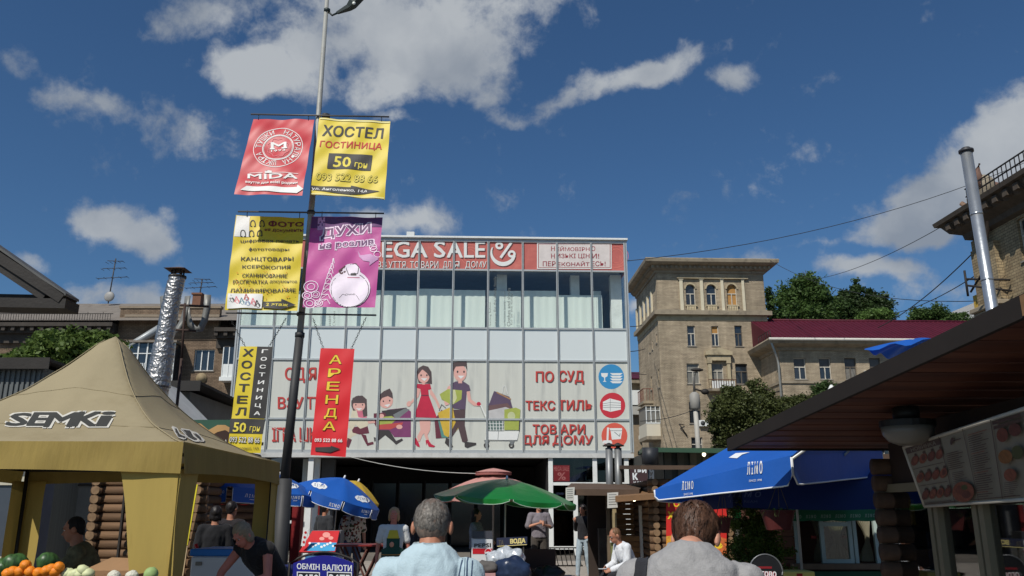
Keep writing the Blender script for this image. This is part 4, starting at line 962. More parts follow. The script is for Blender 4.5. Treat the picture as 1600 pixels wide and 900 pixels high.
# ================================================================== TREES
def leafmat(name, col, var=.35, vs=.9): return M(name, col, .55, var=var, vs=vs, trans=.35, spec=.3)
bark = M('bark', (74,62,50), .95, var=.3, vs=6, bump=.6)
def tree(name, label, base, trunk_h, blobs, leaf, n, ls, seed, group=None, r0=.2, cat='tree', k_cl=60, kid='crown'):
    """blobs: list of (centre, radii) in world space"""
    rnd = random.Random(seed)
    t = thing(name, label, cat, base, 0, group)
    mb = MB(); b = Vector(base); top = b+Vector((0,0,trunk_h))
    mb.tube([b, b.lerp(top,.5)+Vector((rnd.uniform(-.1,.1),0,0)), top], [r0, r0*.8, r0*.6], 9)
    for c, r in blobs:
        c = Vector(c); mid = top.lerp(c, .5)+Vector((rnd.uniform(-.3,.3), rnd.uniform(-.3,.3), -.1))
        mb.tube([top-Vector((0,0,trunk_h*.12)), mid, c], [r0*.5, r0*.33, r0*.12], 6)
        for q in range(5):
            d = Vector((rnd.uniform(-1,1)*r[0], rnd.uniform(-1,1)*r[1], rnd.uniform(-.3,1)*r[2]))*.75
            mb.tube([mid.lerp(c,.6), c+d*.6, c+d], [r0*.16, r0*.1, r0*.04], 5)
    mb.build('trunk', bark, t)
    ls *= .72; n = int(n*1.75); vs = []; fs = []; tot = sum(r[0]*r[1]*r[2] for c, r in blobs)
    for c, r in blobs:
        c = Vector(c); m = int(n*(r[0]*r[1]*r[2])/tot); ncl = max(6, m//k_cl)
        for q in range(ncl):
            d = Vector((rnd.gauss(0,1), rnd.gauss(0,1), rnd.gauss(0,1))).normalized()*(rnd.uniform(.25,1.12) ** .75)
            if rnd.random() < .16: d *= 1.18
            cc = c+Vector((d.x*r[0], d.y*r[1], d.z*r[2])); cr = rnd.uniform(.10,.24)*min(r[0], r[2])+ls
            for j in range(k_cl):
                e = Vector((rnd.gauss(0,.5), rnd.gauss(0,.5), rnd.gauss(0,.38)))*cr
                p_ = cc+e; s_ = ls*rnd.uniform(.6,1.3)
                u_ = Vector((rnd.uniform(-1,1), rnd.uniform(-1,1), rnd.uniform(-.7,.5))).normalized(); w_ = u_.cross(Vector((rnd.uniform(-1,1), rnd.uniform(-1,1), rnd.uniform(-.2,1)))).normalized()
                k = len(vs); vs += [p_-u_*s_*.5, p_+w_*s_*.32, p_+u_*s_*.6, p_-w_*s_*.32]; fs.append((k,k+1,k+2,k+3))
    mb = MB(); mb.add(vs, fs); mb.build(kid, leaf, t, fix=False)
    return t
def PB(px, py, Y, rx, ry, depth=None):
    c = P(px, py, Y); return (c, (rx/FPX*Y, (depth or rx)/FPX*Y*.8, ry/FPX*Y))
def G(px, Y): q = P(px, 790, Y); return Vector((q.x, q.y, 0))
l1 = leafmat('leaf_dark', (66,86,46), .5, .25); l2 = leafmat('leaf_mid', (80,104,52), .5, .25); l3 = leafmat('leaf_dusty', (84,92,52), .5, .5); l4 = leafmat('leaf_walnut', (92,112,54), .55, .8)
tree('poplar', 'tallest dark green tree behind the red roof, nearest the tower', G(1258,110), 12, [PB(1256,470,110,36,36),PB(1258,450,110,15,20),PB(1233,480,110,22,20),PB(1290,480,110,20,24),PB(1268,500,110,50,20),PB(1262,432,110,9,16),PB(1228,462,110,9,16),PB(1287,462,110,8,18)], l2, 15000, .55, 1, r0=.5)
tree('poplar', 'dark rounded tree in the middle behind the red roof', G(1345,112), 12, [PB(1340,472,112,22,22),PB(1362,480,112,27,24),PB(1318,482,112,22,18),PB(1378,482,112,14,20),PB(1348,496,112,48,18),PB(1338,448,112,9,14),PB(1362,462,112,8,16),PB(1318,464,112,8,14)], l1, 15000, .55, 2, r0=.5)
tree('poplar', 'low wide light green tree farthest right behind the red roof', G(1462,118), 11, [PB(1455,494,118,30,16),PB(1490,498,118,22,10),PB(1440,500,118,20,10),PB(1480,506,118,40,8)], l2, 8000, .5, 3, r0=.4)
tree('bush_crown', 'pale green low tree between the two dark trees above red roof', G(1375,105), 10, [PB(1370,492,105,24,9),PB(1352,498,105,14,6)], leafmat('leaf_light', (98,124,62)), 4000, .4, 4, r0=.3)
tree('poplar', 'thin dark treetop peeping out right beside the tower cornice', G(1204,112), 12, [PB(1203,470,112,5,20),PB(1212,492,112,9,9)], l1, 2200, .5, 5, r0=.3)
tree('street_tree', 'dense dusty green street tree in front of the beige tower', G(1150,46), 3.2, [PB(1150,640,46,34,28),PB(1128,655,46,24,20),PB(1140,612,46,18,12),PB(1170,660,46,26,22),PB(1125,675,46,18,12),PB(1150,690,46,34,16)], l3, 15000, .2, 6, r0=.16)
tree('street_tree', 'rounded street tree right of the tower corner, touching its neighbour', G(1198,47), 3.2, [PB(1190,625,47,22,20),PB(1205,645,47,28,24),PB(1182,602,47,12,10),PB(1190,672,47,28,18)], l3, 11000, .2, 7, r0=.15)
tree('street_tree', 'olive street tree below the red-roofed wing, at the blue cover', G(1245,48), 3, [PB(1240,640,48,26,18),PB(1258,632,48,22,14),PB(1235,665,48,26,16)], l3, 8000, .2, 8, r0=.14)
tree('conifer', 'dark rounded shrub top under the wing windows', G(1287,50), 2, [PB(1288,615,50,18,17),PB(1294,635,50,16,12)], l1, 4000, .18, 9, r0=.12)
tree('walnut_tree', 'leafy walnut tree in front of the brown apartment house at left', G(90,30), 3, [PB(100,560,30,56,34),PB(50,575,30,44,24),PB(150,555,30,36,32),PB(120,535,30,26,18),PB(80,530,30,18,12),PB(20,570,30,26,16),PB(160,530,30,14,10)], l4, 17000, .26, 10, r0=.2)
# thuja bush beside the log kiosk
tree('thuja_bush', 'bushy green thuja growing between the log kiosk and green kiosk', G(1182,12.7), .5, [PB(1180,840,12.7,36,34),PB(1165,810,12.7,26,22),PB(1200,870,12.7,32,36),PB(1160,880,12.7,28,34),PB(1195,820,12.7,22,18),PB(1180,915,12.7,40,30)], leafmat('thuja_leaf', (84,104,40), .5, 5), 15000, .045, 11, r0=.05, cat='bush', kid='foliage')
for k in range(3): pass

# ================================================================== WIRES
wm = M('wire', (48,48,50), .7)
def wire(a, b, Ya, Yb, sag, r, label, group='overhead wires'):
    A = P(*a, Ya); B = P(*b, Yb); mb = MB(); pts = [A.lerp(B, k/16)-Vector((0,0,sag*4*(k/16)*(1-k/16))) for k in range(17)]
    mb.tube(pts, r, 5); o = mb.build('overhead_wire', wm); tag(o, label, 'wire', group); return o
wire((978,408),(1620,246),28.6,34,.7,.013,'long thin wire from the roof of the glass centre to the right roof railing')
wire((1200,405),(1540,470),75,38,1.2,.02,'wire sagging from the tower cornice over the red roof')
wire((1372,512),(1535,380),60,38,.4,.03,'dark insulated cable rising to the bracket on the corner house')
wire((1270,437),(1525,322),72,38,.6,.02,'thin wire rising over the treetops to the corner house eave')
wire((1395,490),(1534,424),60,38,.3,.025,'short lower cable with insulators below the bracket')
wire((985,510),(1003,508),60,75,.05,.03,'upper short wire between glass centre and tower')
wire((985,549),(1008,545),60,75,.05,.03,'middle short wire between glass centre and tower')
wire((985,582),(1010,585),60,75,.05,.025,'lowest short wire between glass centre and tower')
wire((1000,658),(1085,640),45,50,.15,.018,'wire crossing the tower wall to the street lamp')
wire((420,665),(771,740),24,18.5,.35,.008,'pale cord slung from the glass front down to the pink parasol').data.materials[0] = M('pale_cord', (190,190,184), .7)
# ================================================================== LAMP POST AND ITS BANNERS
LPY = 12.5
postg = M('post_grey', (158,158,152), .6, .2, var=.08, vs=4, dirt=(112,108,102), dscale=3); postd = M('post_dark', (62,62,62), .6, .2, var=.15, vs=4)
pb = P(441, 900, LPY); pb2 = Vector((pb.x-.05, LPY, 0))
lp = thing('street_lamp', 'tall grey street lamp post carrying six advertising banners, dark at its lower half', 'street lamp', pb2, 0)
a1 = P(441,745,LPY); a2 = P(468.5,523,LPY); a3 = P(489,300,LPY); a4 = P(513,-30,LPY)
mb = MB(); mb.tube([(pb2.x,LPY,0),(P(436,880,LPY)), P(445,748,LPY)], [.125,.12,.105], 14, postd); mb.build('post_base', postd, lp)
mb = MB(); mb.tube([P(444.5,749,LPY), a2], [.068,.064], 14, postd); mb.build('lower_pole', postd, lp)
mb = MB(); mb.tube([a2+Vector((0,0,.001)), a3, a4], [.05,.046,.034], 14, postg); mb.build('upper_pole', postg, lp)
mb = MB(); mb.tube([a2-Vector((0,0,.04)), a2+Vector((0,0,.03))], .072, 14); mb.build('collar', postd, lp)
# lantern
h0 = P(519, 24, LPY); h1 = P(545, 12, LPY); h2 = P(566, -10, LPY)
mb = MB(); mb.tube([P(512,17,LPY), h0, h0+(h1-h0)*.35], .018, 8); mb.tube([P(511,17,LPY)-Vector((0,0,.02)), P(511,17,LPY)+Vector((0,0,.03))], .055, 12); mb.build('lantern_bracket', M('dark_green_iron', (40,52,50), .5), lp)
d_ = (h2-h1).normalized(); s_ = d_.cross(Vector((0,-1,0))).normalized(); f_ = Vector((0,1,0))
def ring4(c, w, h): return [c+f_*w+s_*h, c+f_*w-s_*h, c-f_*w-s_*h, c-f_*w+s_*h]
mb = MB(); mb.loft([ring4(h0+(h1-h0)*.3,.02,.02), ring4(h1,.06,.035), ring4(h1+d_*.1,.09,.05), ring4(h2,.10,.045), ring4(h2+d_*.05,.05,.02)], smooth=False); mb.build('lantern_head', MATS['dark_green_iron'], lp)
mb = MB(); mb.ell(P(553,5,LPY-.09), (.03,.02,.03)); mb.build('lamp_glass', M('lamp_glass', (235,238,228), .2), lp)
def bar(a, b, Y, label):
    A, B = P(*a, Y), P(*b, Y); mb = MB(); mb.tube([A, B], .014, 8); o = mb.build('banner_arm', M('arm_metal', (96,94,92), .5, .4), lp); return A, B
bar((392,178.5), (608,182.5), LPY-.06, ''); bar((372,330.5), (600,333.5), LPY-.06, ''); bar((353,489), (588,492.5), LPY-.06, '')
mb = MB()
for q in ((509,181),(486,332),(470,491)):
    c = P(*q, LPY); mb = MB(); mb.tube([c-Vector((0,0,.025)), c+Vector((0,0,.025))], .062, 12); mb.build('clamp', postd, lp)
def banner(name, label, corners, Yt, Yb, mat, hooks=()):
    TL, TR, BR, BL = corners
    q = [P(*TL, Yt), P(*TR, Yt), None, P(*BL, Yb)]; pp = plane_proj(q[0], q[1], q[3]); q[2] = pp(*BR)[0]
    t = thing(name, label, 'banner', ((q[2]+q[3])/2), 0)
    n_ = (q[1]-q[0]).cross(q[3]-q[0]).normalized()
    if n_.y > 0: n_ = -n_
    sd = TL[0]*.7; am = .013 if (q[1]-q[0]).length > .7 else .006
    def wv_(p_): e_ = (p_-q[0]).dot((q[1]-q[0]).normalized()); return p_+n_*(am*math.sin(e_*8+(p_.z)*5+sd)*math.sin(p_.z*6-e_*3+sd)+am*.5*math.sin(e_*15-p_.z*11+sd))
    def fn(u, v):
        p_ = (q[0]*(1-u)+q[1]*u)*(1-v)+(q[3]*(1-u)+q[2]*u)*v
        return wv_(p_)
    def prj(x_, y_): p_, nn = pp(x_, y_); return wv_(p_), nn
    mb = MB(); mb.grid(fn, 40, 40, mat); sh = mb.build('banner_sheet', mat, t)
    mb = MB()
    for hx in hooks:
        c = P(hx, TL[1]+ (TR[1]-TL[1])*(hx-TL[0])/(TR[0]-TL[0]), Yt); mb = MB(); mb.tube([c+Vector((0,0,.085)), c-Vector((0,0,.02))], .006, 5); mb.build('hook', M('hook_metal', (60,60,60), .5, .4), t)
    return t, Draw(prj, .005, .00015, 6)
K = M('ink_black', (52,50,48), .6, var=.05); Wt = M('ink_white', (232,230,224), .6, var=.03); Yl = M('ink_yellow', (226,206,70), .6, var=.03)
yel = M('banner_yellow', (216,192,40), .5, var=.04, vs=4, dirt=(204,184,70), dscale=3); red = M('banner_red', (186,26,42), .45, var=.06, vs=2, stretch=(1,1,3), dirt=(204,64,74), dscale=4, dpos=.62, spec=.4)
SUB = 9
# 1 red shoe banner
t, d = banner('red_banner', 'red banner with a round white leather emblem, hanging top left on the lamp post', ((396,186),(491,187),(472,305),(366,304)), LPY-.05, LPY-.6, red, (404,482))
for r_, w in ((38,1),(24,1.2),(22.5,.6)):
    n = 36; pts = [(434.5+r_*math.cos(2*PI*k/n)-.12*r_*math.sin(2*PI*k/n), 231+r_*.80*math.sin(2*PI*k/n)) for k in range(n)]; d.line(pts, w, Wt, True)
def arc_text(d, t, cx, cy, r_, a0, a1, h, w, mat, ey=.8, sk=-.12, b=.02):
    n = len(t)
    for i, ch in enumerate(t):
        if ch == ' ': continue
        a = a0+(a1-a0)*i/(n-1); g, fs = glyph(ch, b)
        pts = []
        for u, v in g:
            rr = r_+h*(.5-v); aa = a+(u-.5)*w/r_; x = rr*math.sin(aa); y = -rr*math.cos(aa)
            pts.append((cx+x+sk*y, cy+y*ey))
        d.shape(pts, fs, mat)
arc_text(d, 'НАТУРАЛЬНА ШКІРА ТУШКИ', 434.5, 231, 31, R(18), R(18+318), 9, 6.5, Wt)
arc_text(d, 'ТУШКИ', 434.5, 231, 31, R(-72), R(-16), 9, 6, Wt) if False else None
n = 16; d.line([(434.5+18*math.cos(2*PI*k/n)*(1 if k % 2 else .82), 231+15*math.sin(2*PI*k/n)*(1 if k % 2 else .82)) for k in range(n)], .6, M('ink_pink', (226,130,136), .6), True)
d.text('M', 423, 222.5, 448, 232.5, Wt, .04); d.rect(421.5,230.8,429,232.8,Wt); d.rect(440,230.8,449,232.8,Wt); d.text('1993', 423.5, 233.5, 446, 236.8, Wt, .02)
d.text('MIDA', 387, 271.5, 465, 279.5, Wt, .045); d.line([(390,270.5),(410,269.8)], .7, Wt); d.line([(424,270),(466,271.5)], .7, Wt); d.poly([(414,270.5),(414,267.5),(417,269),(419.5,266.5),(422,269),(425,267.5),(424.5,270.5)], Wt)
d.text('взуття для всієї родини', 384, 283, 465, 288, Wt, .03, dy=.3); d.poly([(386,291.5),(464,292.5),(465,289),(474,295.5),(463.5,302),(464,298.5),(376,298)], Wt)
d.build('banner_print', t)
# 2 yellow hostel banner
t, d = banner('yellow_banner', 'yellow banner offering a 50 hryvnia hostel, hanging top right on the lamp post', ((499,184),(610,190),(601,311.5),(485,304.5)), LPY-.05, LPY-.35, yel, (515,596))
quad_text(d, 'ХОСТЕЛ', [(506,195.5),(600,200),(598,217),(503,213)], K, .03)
quad_text(d, 'ГОСТИНИЦА', [(501,220),(598,224),(596,236),(499,232)], M('ink_red', (196,50,44), .6), .02)
d.poly([(514,239),(582,242.5),(579,267),(511,263.5)], K); quad_text(d, '50', [(523,244),(549,245.5),(548,262.5),(520,261)], Yl, .03); quad_text(d, 'грн', [(555,254),(574,255),(572.5,266),(553.5,264)], Yl, .015)
quad_text(d, '093 522 88 66', [(495,270),(592,275.5),(590,287),(493,281.5)], K, .035); quad_text(d, '093 522 88 66', [(495.4,270.5),(591.6,276),(589.6,286.4),(493.4,281)], Yl, .0); 
d.poly([(487,290.5),(548,292.5),(548.5,290),(594,300),(545,305),(545.5,302),(486,296.5)], K); quad_text(d, 'ул. Анголенко, 14А', [(487.5,292.5),(575,296.5),(573,302),(487,298)], Wt, .02)
d.line([(500,186.2),(609,192)], 2, M('print_palegold', (230,220,150), .6)); d.line([(486,303),(600,309.8)], 1.8, MATS['print_palegold'])
d.build('banner_print', t)
# 3 yellow photo banner
t, d = banner('yellow_banner', 'yellow photo and copy shop banner with many text lines, middle left on the lamp post', ((369,336),(476,341),(464.5,485.5),(351,484)), LPY-.05, LPY-.3, yel, (386,468))
d.poly([(370,337),(391,338),(390,342),(389,370),(366,370)], Wt); mr_ = M('ink_maroon', (122,44,44), .6); 
for x_, y_ in ((391,344),(405,344),(376,360),(389,360),(402,360)): d.ring(x_+4, y_+5, 4.2, 5.5, 1.6, K, 14, PI, 2*PI); d.line([(x_+.6,y_+5),(x_+.2,y_+9.5),(x_+3,y_+9.5)], 1.5, K); d.line([(x_+7.6,y_+5),(x_+8,y_+9.5),(x_+5.4,y_+9.5)], 1.5, K)
quad_text(d, 'ФОТО', [(420,345),(475,348),(474.5,355),(419,354)], mr_, .045)
quad_text(d, 'на документы', [(414,357.5),(474.5,358.5),(474,364.5),(413.5,362.5)], mr_, .015)
for tx, x0, x1, y0, y1, b in (('цифровая печать',376,468,374,380,.012),('фототовары',389,452,387,393,.012),('КАНЦТОВАРЫ',377,459,401.5,409,.02),('КСЕРОКОПИЯ',379,454,414.5,420,.018),('СКАНИРОВАНИЕ',379,449,428,434,.014),('РАСПЕЧАТКА',364,419,437.5,443.5,.014),('документов',422,464.5,438.5,443.5,.01),('ЛАМИНИРОВАНИЕ',360,463,451,457,.02)):
    quad_text(d, tx, [(x0,y0),(x1,y0+.6),(x1-.4,y1+.6),(x0-.4,y1)], K, b)
ogd = M('ink_orange', (214,150,40), .6)
rnd = random.Random(3)
for k in range(70):
    x_ = rnd.uniform(354,462); y_ = rnd.uniform(424,482)
    if x_ < 357+(484-y_)*.13: continue
    s_ = rnd.uniform(.6,1.4); d.poly([(x_,y_-s_),(x_+s_,y_),(x_,y_+s_),(x_-s_,y_)], ogd)
d.poly([(357,459.5),(411,460),(409,482.5),(355,482.5)], Wt)
for x_, y_, c_ in ((362,466,K),(370,468,MATS['ink_pink']),(378,470,M('ink_teal',(90,130,140),.6)),(387,472,M('ink_slate',(120,140,170),.6)),(396,471,MATS['ink_pink']),(402,474,K),(385,464,M('ink_rust',(170,70,60),.6))): d.line([(x_-3,y_+6),(x_,y_-4),(x_+4,y_+5)], 1.6, c_); d.ring(x_+2, y_+4, 3.4, 3.4, .9, c_, 12)
d.poly([(411.5,471.5),(440,472),(440.5,468),(463,477),(438.5,484.5),(439,481),(410.5,481)], K); quad_text(d, '2 этаж', [(416,473.5),(451,475),(450,479.5),(415.5,478.5)], Yl, .03)
d.build('banner_print', t)
# 4 pink perfume banner
pk = M('banner_pink', (188,76,146), .55, var=.10, vs=3, dirt=(210,130,176), dscale=2.5, dpos=.5)
t, d = banner('pink_banner', 'pink perfume banner with a round white bottle, middle right on the lamp post', ((487,338),(598,340),(586,480.5),(473,480)), LPY-.05, LPY-.3, pk, (503,587))
d.poly([(487,339),(598,341),(597,355),(486,357)], M('shadow_purple', (104,62,112), .6)); d.poly([(497,340),(508,340),(507,358),(496,360)], M('lit_lilac', (214,160,204), .6))  # painted shadow of the banner above, with a paler lit patch
pwh = M('ink_palepink', (238,214,232), .6); vlt = M('ink_violet', (110,72,110), .6)
for b, m_, o_ in ((.085, pwh, 0), (.03, vlt, 0)):
    quad_text(d, 'ДУХИ', [(502,358),(579,349),(579,366),(501,374.5)] if b < .05 else [(500,356),(581,347),(581,368),(499,377)], m_, b)
    quad_text(d, 'на розлив', [(500,382.5),(584,374),(584,385),(499,392)] if b < .05 else [(498,381),(586,372.5),(586,387),(497,394)], m_, b)
d.poly([(559,391),(563,399),(574,404),(581,404),(579.5,397.5),(592,405),(577,416),(578,410),(568,408),(561,401)], M('ink_arrow', (198,150,188), .6)); 
ew = M('ink_soft_white', (240,226,236), .6)
d.ell(547, 452, 38, 31, M('print_palerpink', (222,170,210), .6)) if False else None
# broadcast tower of the print: a plain lattice stand-in
for k in range(9):
    y_ = 404+k*8; w_ = 1.2+k*1.1; cx = 521-k*1.9
    d.line([(cx-w_,y_+8),(cx-w_*.55,y_),(cx+w_*.55,y_),(cx+w_+.2,y_+8)], .9, ew); d.line([(cx-w_,y_+8),(cx+w_*.5,y_)], .6, ew)
for cx, cy, rr in ((486,448,12),(480,462,8),(493,460,7),(484,474,10),(498,474,7)): d.ring(cx, cy, rr, rr*.8, 1, ew, 14); d.ring(cx, cy, rr*.55, rr*.45, .9, ew, 12)
for cx, cy in ((584,390),(590,398),(583,386)): d.ring(cx, cy, 6, 5, .9, ew, 12)
d.ell(547, 451, 32, 29.5, ew); d.ring(547, 453, 30, 27.5, 1.1, K); d.ell(549, 424, 14, 12, ew); d.line([(543,414),(556,412),(561,418),(559,428),(545,430),(541,420),(543,414)], 1.2, K); d.line([(540,416),(530,424),(533,428),(540,424)], 2.6, MATS['print_shadow']); d.rect(548,427,557,431,K); d.line([(543,434),(562,434)], 1.6, M('ink_dustyrose', (190,120,140), .6)); d.line([(530,466),(536,460),(541,462)], .6, K); d.line([(557,462),(562,470)], .6, K); d.text('CHANEL', 540, 459, 556, 461.5, K, .01)
d.build('banner_print', t)
# 5 vertical hostel board on chains
def chain(a, b, Y, parent):
    A, B = P(*a, Y), P(*b, Y); mb = MB(); n = int((A-B).length/.035)
    d0 = (B-A).normalized()
    for k in range(n):
        c = A.lerp(B, (k+.5)/n); s1 = d0.cross(Vector((0,1,0)) if k % 2 else Vector((1,0,.3))).normalized()*.012
        mb.tube([c-d0*.022, c-d0*.012+s1, c+d0*.012+s1, c+d0*.022, c+d0*.012-s1, c-d0*.012-s1, c-d0*.022], .004, 4, caps=False)
    o = mb.build('chain', M('chain_iron', (58,58,58), .5, .4), parent, fix=False); o['kind'] = 'stuff'
t, d = banner('vertical_board', 'narrow yellow and black hostel board hanging on two chains left of the post', ((375.5,541),(426,542),(407,708),(355,706)), LPY-.06, LPY-.2, yel)
chain((361,500),(383,541),LPY-.06,t); chain((447,497),(420,542),LPY-.06,t)
d.poly([(402,541.5),(426,542),(415,654),(389,653)], K); d.poly([(360,654),(415,655),(411,678),(358,677)], K)
L5 = [(375.5+ (355-375.5)*(y-541)/165) for y in range(541, 720)]
def lx(y): return 375.5-20.5*(y-541)/165
for i, ch in enumerate('ХОСТЕЛ'):
    y0 = 545+i*18.3; x0 = lx(y0); quad_text(d, ch, [(x0+5.5,y0),(x0+22,y0+.3),(x0+20.5,y0+12.5),(x0+3.8,y0+12)], K, .04)
for i, ch in enumerate('ГОСТИНИЦА'):
    y0 = 546+i*12.1; x0 = lx(y0); quad_text(d, ch if i else 'Г', [(x0+35,y0),(x0+44.5,y0+.2),(x0+43.6,y0+(7.6 if ch == 'Ц' else 6)),(x0+34,y0+6)], Wt, .045)
quad_text(d, '50', [(366,660),(386,661),(384,676),(364,675)], Yl, .03); quad_text(d, 'грн', [(391,666),(407,667),(405.5,677.5),(390,676)], Yl, .01)
quad_text(d, '093 522 88 66', [(359.5,682),(407,683.5),(406,693),(358,691.5)], K, .04); quad_text(d, '093 522 88 66', [(360,682.6),(406.6,684),(405.6,692.4),(358.4,690.9)], Wt, .0)
quad_text(d, 'ул. Анголенко, 14А', [(356.5,698.5),(405,698.5),(404.5,703.5),(356,703.5)], K, .0)
d.build('board_print', t)
t, d = banner('vertical_board', 'narrow bright red rental board with yellow letters hanging right of the post', ((501,544),(554,545),(540,714),(485,711)), LPY-.06, LPY-.2, M('banner_scarlet', (214,28,36), .5, var=.05, vs=3))
chain((489,497),(505,544),LPY-.06,t); chain((572,496),(549,545),LPY-.06,t)
for i, ch in enumerate('АРЕНДА'):
    y0 = 555+i*20.8; x0 = 501-15.5*(y0-544)/167; q = lambda g: [(x0+15.5-g,y0-g),(x0+35+g,y0-g),(x0+33.6+g,y0+14+(3 if ch=='Д' else 0)+g),(x0+14-g,y0+13.5+(3 if ch=='Д' else 0)+g)]
    quad_text(d, ch, q(.6), M('ink_darkred', (110,30,20), .6), .045); quad_text(d, ch, q(0), M('ink_gold', (236,200,50), .6), .012)
quad_text(d, '093 522 88 66', [(492,685),(535.5,686),(535,691.5),(491.5,690.5)], Wt, .03)
d.poly([(493,699),(517,698.5),(517,696.5),(532,701.5),(516,707.5),(516,705),(492.5,705)], K); d.build('board_print', t)

# ================================================================== SUNFLOWER SEED TENT
canv = M('tent_canvas', (160,147,116), .8, var=.07, vs=1.2, dirt=(144,130,98), dscale=1.1, dpos=.5, trans=.10, bump=.25, bs=7); canvy = M('tent_yellow', (152,130,66), .75, var=.10, vs=2.5, stretch=(3,3,.5), dirt=(134,110,52), dscale=2, dpos=.55, trans=.12, bump=.3, bs=9)
FRp = P(287, 690, 7.3); RRp = P(437, 733, 10.75)
ax = (RRp-FRp); ax.z = 0; dep = ax.length; yaw_t = -math.atan2(ax.x, ax.y)
ztp = 2.15
wid = 3.15
front_left = Vector((FRp.x, FRp.y, 0))+Matrix.Rotation(yaw_t, 3, 'Z') @ Vector((-wid, 0, 0))
tent = thing('market_tent', 'beige peaked market tent with yellow valance and slanted black lettering', 'tent', front_left, yaw_t)
FTt = Frame(tent)
hp = 1.36; PXo = (1.68, dep*.5)
def roofz(x, y):
    u = (x/PXo[0] if x < PXo[0] else (wid-x)/(wid-PXo[0])); v = (y/PXo[1] if y < PXo[1] else (dep-y)/(dep-PXo[1]))
    t_ = max(0, min(1, min(u, v)*.82+.18*(u*v)))
    return ztp+hp*(.62*t_**2.2+.38*t_**1.0) - .035*math.sin(PI*max(0,min(1,x/wid)))*math.sin(0)-.0
def peakfn(u, v):
    x, y = wid*u, dep*v
    z = roofz(x, y); d2 = math.hypot((x-PXo[0])/.16, (y-PXo[1])/.16)
    if d2 < 1: z -= .08*(1-d2)
    z += .006*math.sin(x*5+y*3)*math.sin(y*4)+.022*noise.noise(Vector((x*1.4,y*1.4,3)))*min(1,min(u,1-u,v,1-v)*6)+.008*noise.noise(Vector((x*7,y*2.2,9)))
    return Vector((x, y, z))
mb = MB(local=True); mb.grid(peakfn, 56, 56, canv); roof_o = mb.build('canopy', canv, tent, fix=True)
def vfn(a, b, h0=.27, nrm=None, amp=.035):
    A, B = Vector(a), Vector(b); l = (B-A).length; n_ = Vector((B.y-A.y, A.x-B.x, 0)).normalized()
    def f(u, v):
        p_ = A.lerp(B, u); hh = h0-amp*math.sin(PI*u); w_ = .012*math.sin(u*22+v*2)*v+.02*v
        return p_+n_*w_+Vector((0,0,ztp+.012-hh*v))
    return f
cs2 = [(0,0),(1,0),(1,1),(0,1)]
cs_ = [(0,0,0),(wid,0,0),(wid,dep,0),(0,dep,0)]
for (cx_, cy_) in cs2:
    mb = MB(local=True); pts = [Vector(peakfn(cx_+( PXo[0]/wid-cx_)*q/24, cy_+(PXo[1]/dep-cy_)*q/24))+Vector((0,0,.004)) for q in range(24)]; mb.tube(pts, .006, 5); mb.build('seam', canv, tent)
for f_ in (.30,.62):
    mb = MB(local=True); pts = []
    for (a_, b_) in ((cs2[0],cs2[1]),(cs2[1],cs2[2])):
        for q in range(17):
            u = a_[0]+(b_[0]-a_[0])*q/16; v = a_[1]+(b_[1]-a_[1])*q/16; pts.append(Vector(peakfn(u+(PXo[0]/wid-u)*f_, v+(PXo[1]/dep-v)*f_))+Vector((0,0,.003)))
    mb.tube(pts, .0035, 4); mb.build('seam', canv, tent)
vals = []
for i in range(4):
    mb = MB(local=True); mb.grid(vfn(cs_[i], cs_[(i+1) % 4]), 36, 4, canvy); vals.append(mb.build('valance', canvy, tent, fix=False))
for i, (sx, sy) in enumerate(((1,1),(-1,1),(-1,-1),(1,-1))):
    cx, cy = cs_[i][0], cs_[i][1]
    mb = MB(local=True)
    for ax_ in (0, 1):
        def lf(u, v, ax_=ax_):
            w_ = (.34*(1-v)**1.6+.30*(1-.25*v)+.02)*(.80) if i in (0,1) else .3*(1-.2*v)
            d_ = w_*u+.012*math.sin(v*9+u*4); zz = ztp-.22-(ztp-.22-.02)*v
            return Vector((cx+sx*(d_ if ax_ == 0 else .02), cy+sy*(d_ if ax_ == 1 else .02), zz))
        mb.grid(lf, 8, 16)
    mb.build('leg_cloth', M('leg_canvas', (178,154,80), .75, var=.08, vs=2, stretch=(3,3,.4), trans=.1, dirt=(150,126,60), dpos=.58), tent, fix=False)
    mb = MB(local=True); mb.tube([(cx+sx*.07,cy+sy*.07,0),(cx+sx*.07,cy+sy*.07,ztp-.02)], .022, 8); mb.build('leg', M('dark_steel', (54,54,54), .5, .5), tent)
mb = MB(local=True)
ins = [(.06,.06),(wid-.06,.06),(wid-.06,dep-.06),(.06,dep-.06)]
for i in range(4): mb.tube([Vector((*ins[i],ztp-.09)), Vector((*ins[(i+1)%4],ztp-.09))], .016, 6)
mb.tube([(.06,.06,ztp-.09),(PXo[0],PXo[1],ztp-.1),(wid-.06,dep-.06,ztp-.09)], .016, 6); mb.tube([(wid-.06,.06,ztp-.09),(PXo[0],PXo[1],ztp-.1),(.06,dep-.06,ztp-.09)], .016, 6); mb.tube([(PXo[0],PXo[1],ztp-.1),(PXo[0],PXo[1],ztp+hp-.1)], .02, 8); mb.build('roof_frame', MATS['dark_steel'], tent)
d = Draw(mesh_proj(roof_o), .006, .0001, 10)
tk = M('tent_black', (58,58,54), .7, var=.05); tw = M('tent_white', (204,200,188), .7, var=.03)
SQ = [('S',6,40,646,667),('E',40,73,645,667),('M',66,112,645,669),('K',111,150,644,668),('i',147,168,644,668)]
def sq(a, b, y0, y1, g): return [(a+14-g,y0-g*.7),(b+14+g,y0-g*.7),(b+g,y1+g*.7),(a-g,y1+g*.7)]
for ch, a_, b_, y0, y1 in SQ: quad_text(d, ch, sq(a_,b_,y0,y1,1.8), tw, .15)
for ch, a_, b_, y0, y1 in SQ: quad_text(d, ch, sq(a_,b_,y0,y1,-.3), tk, .06)
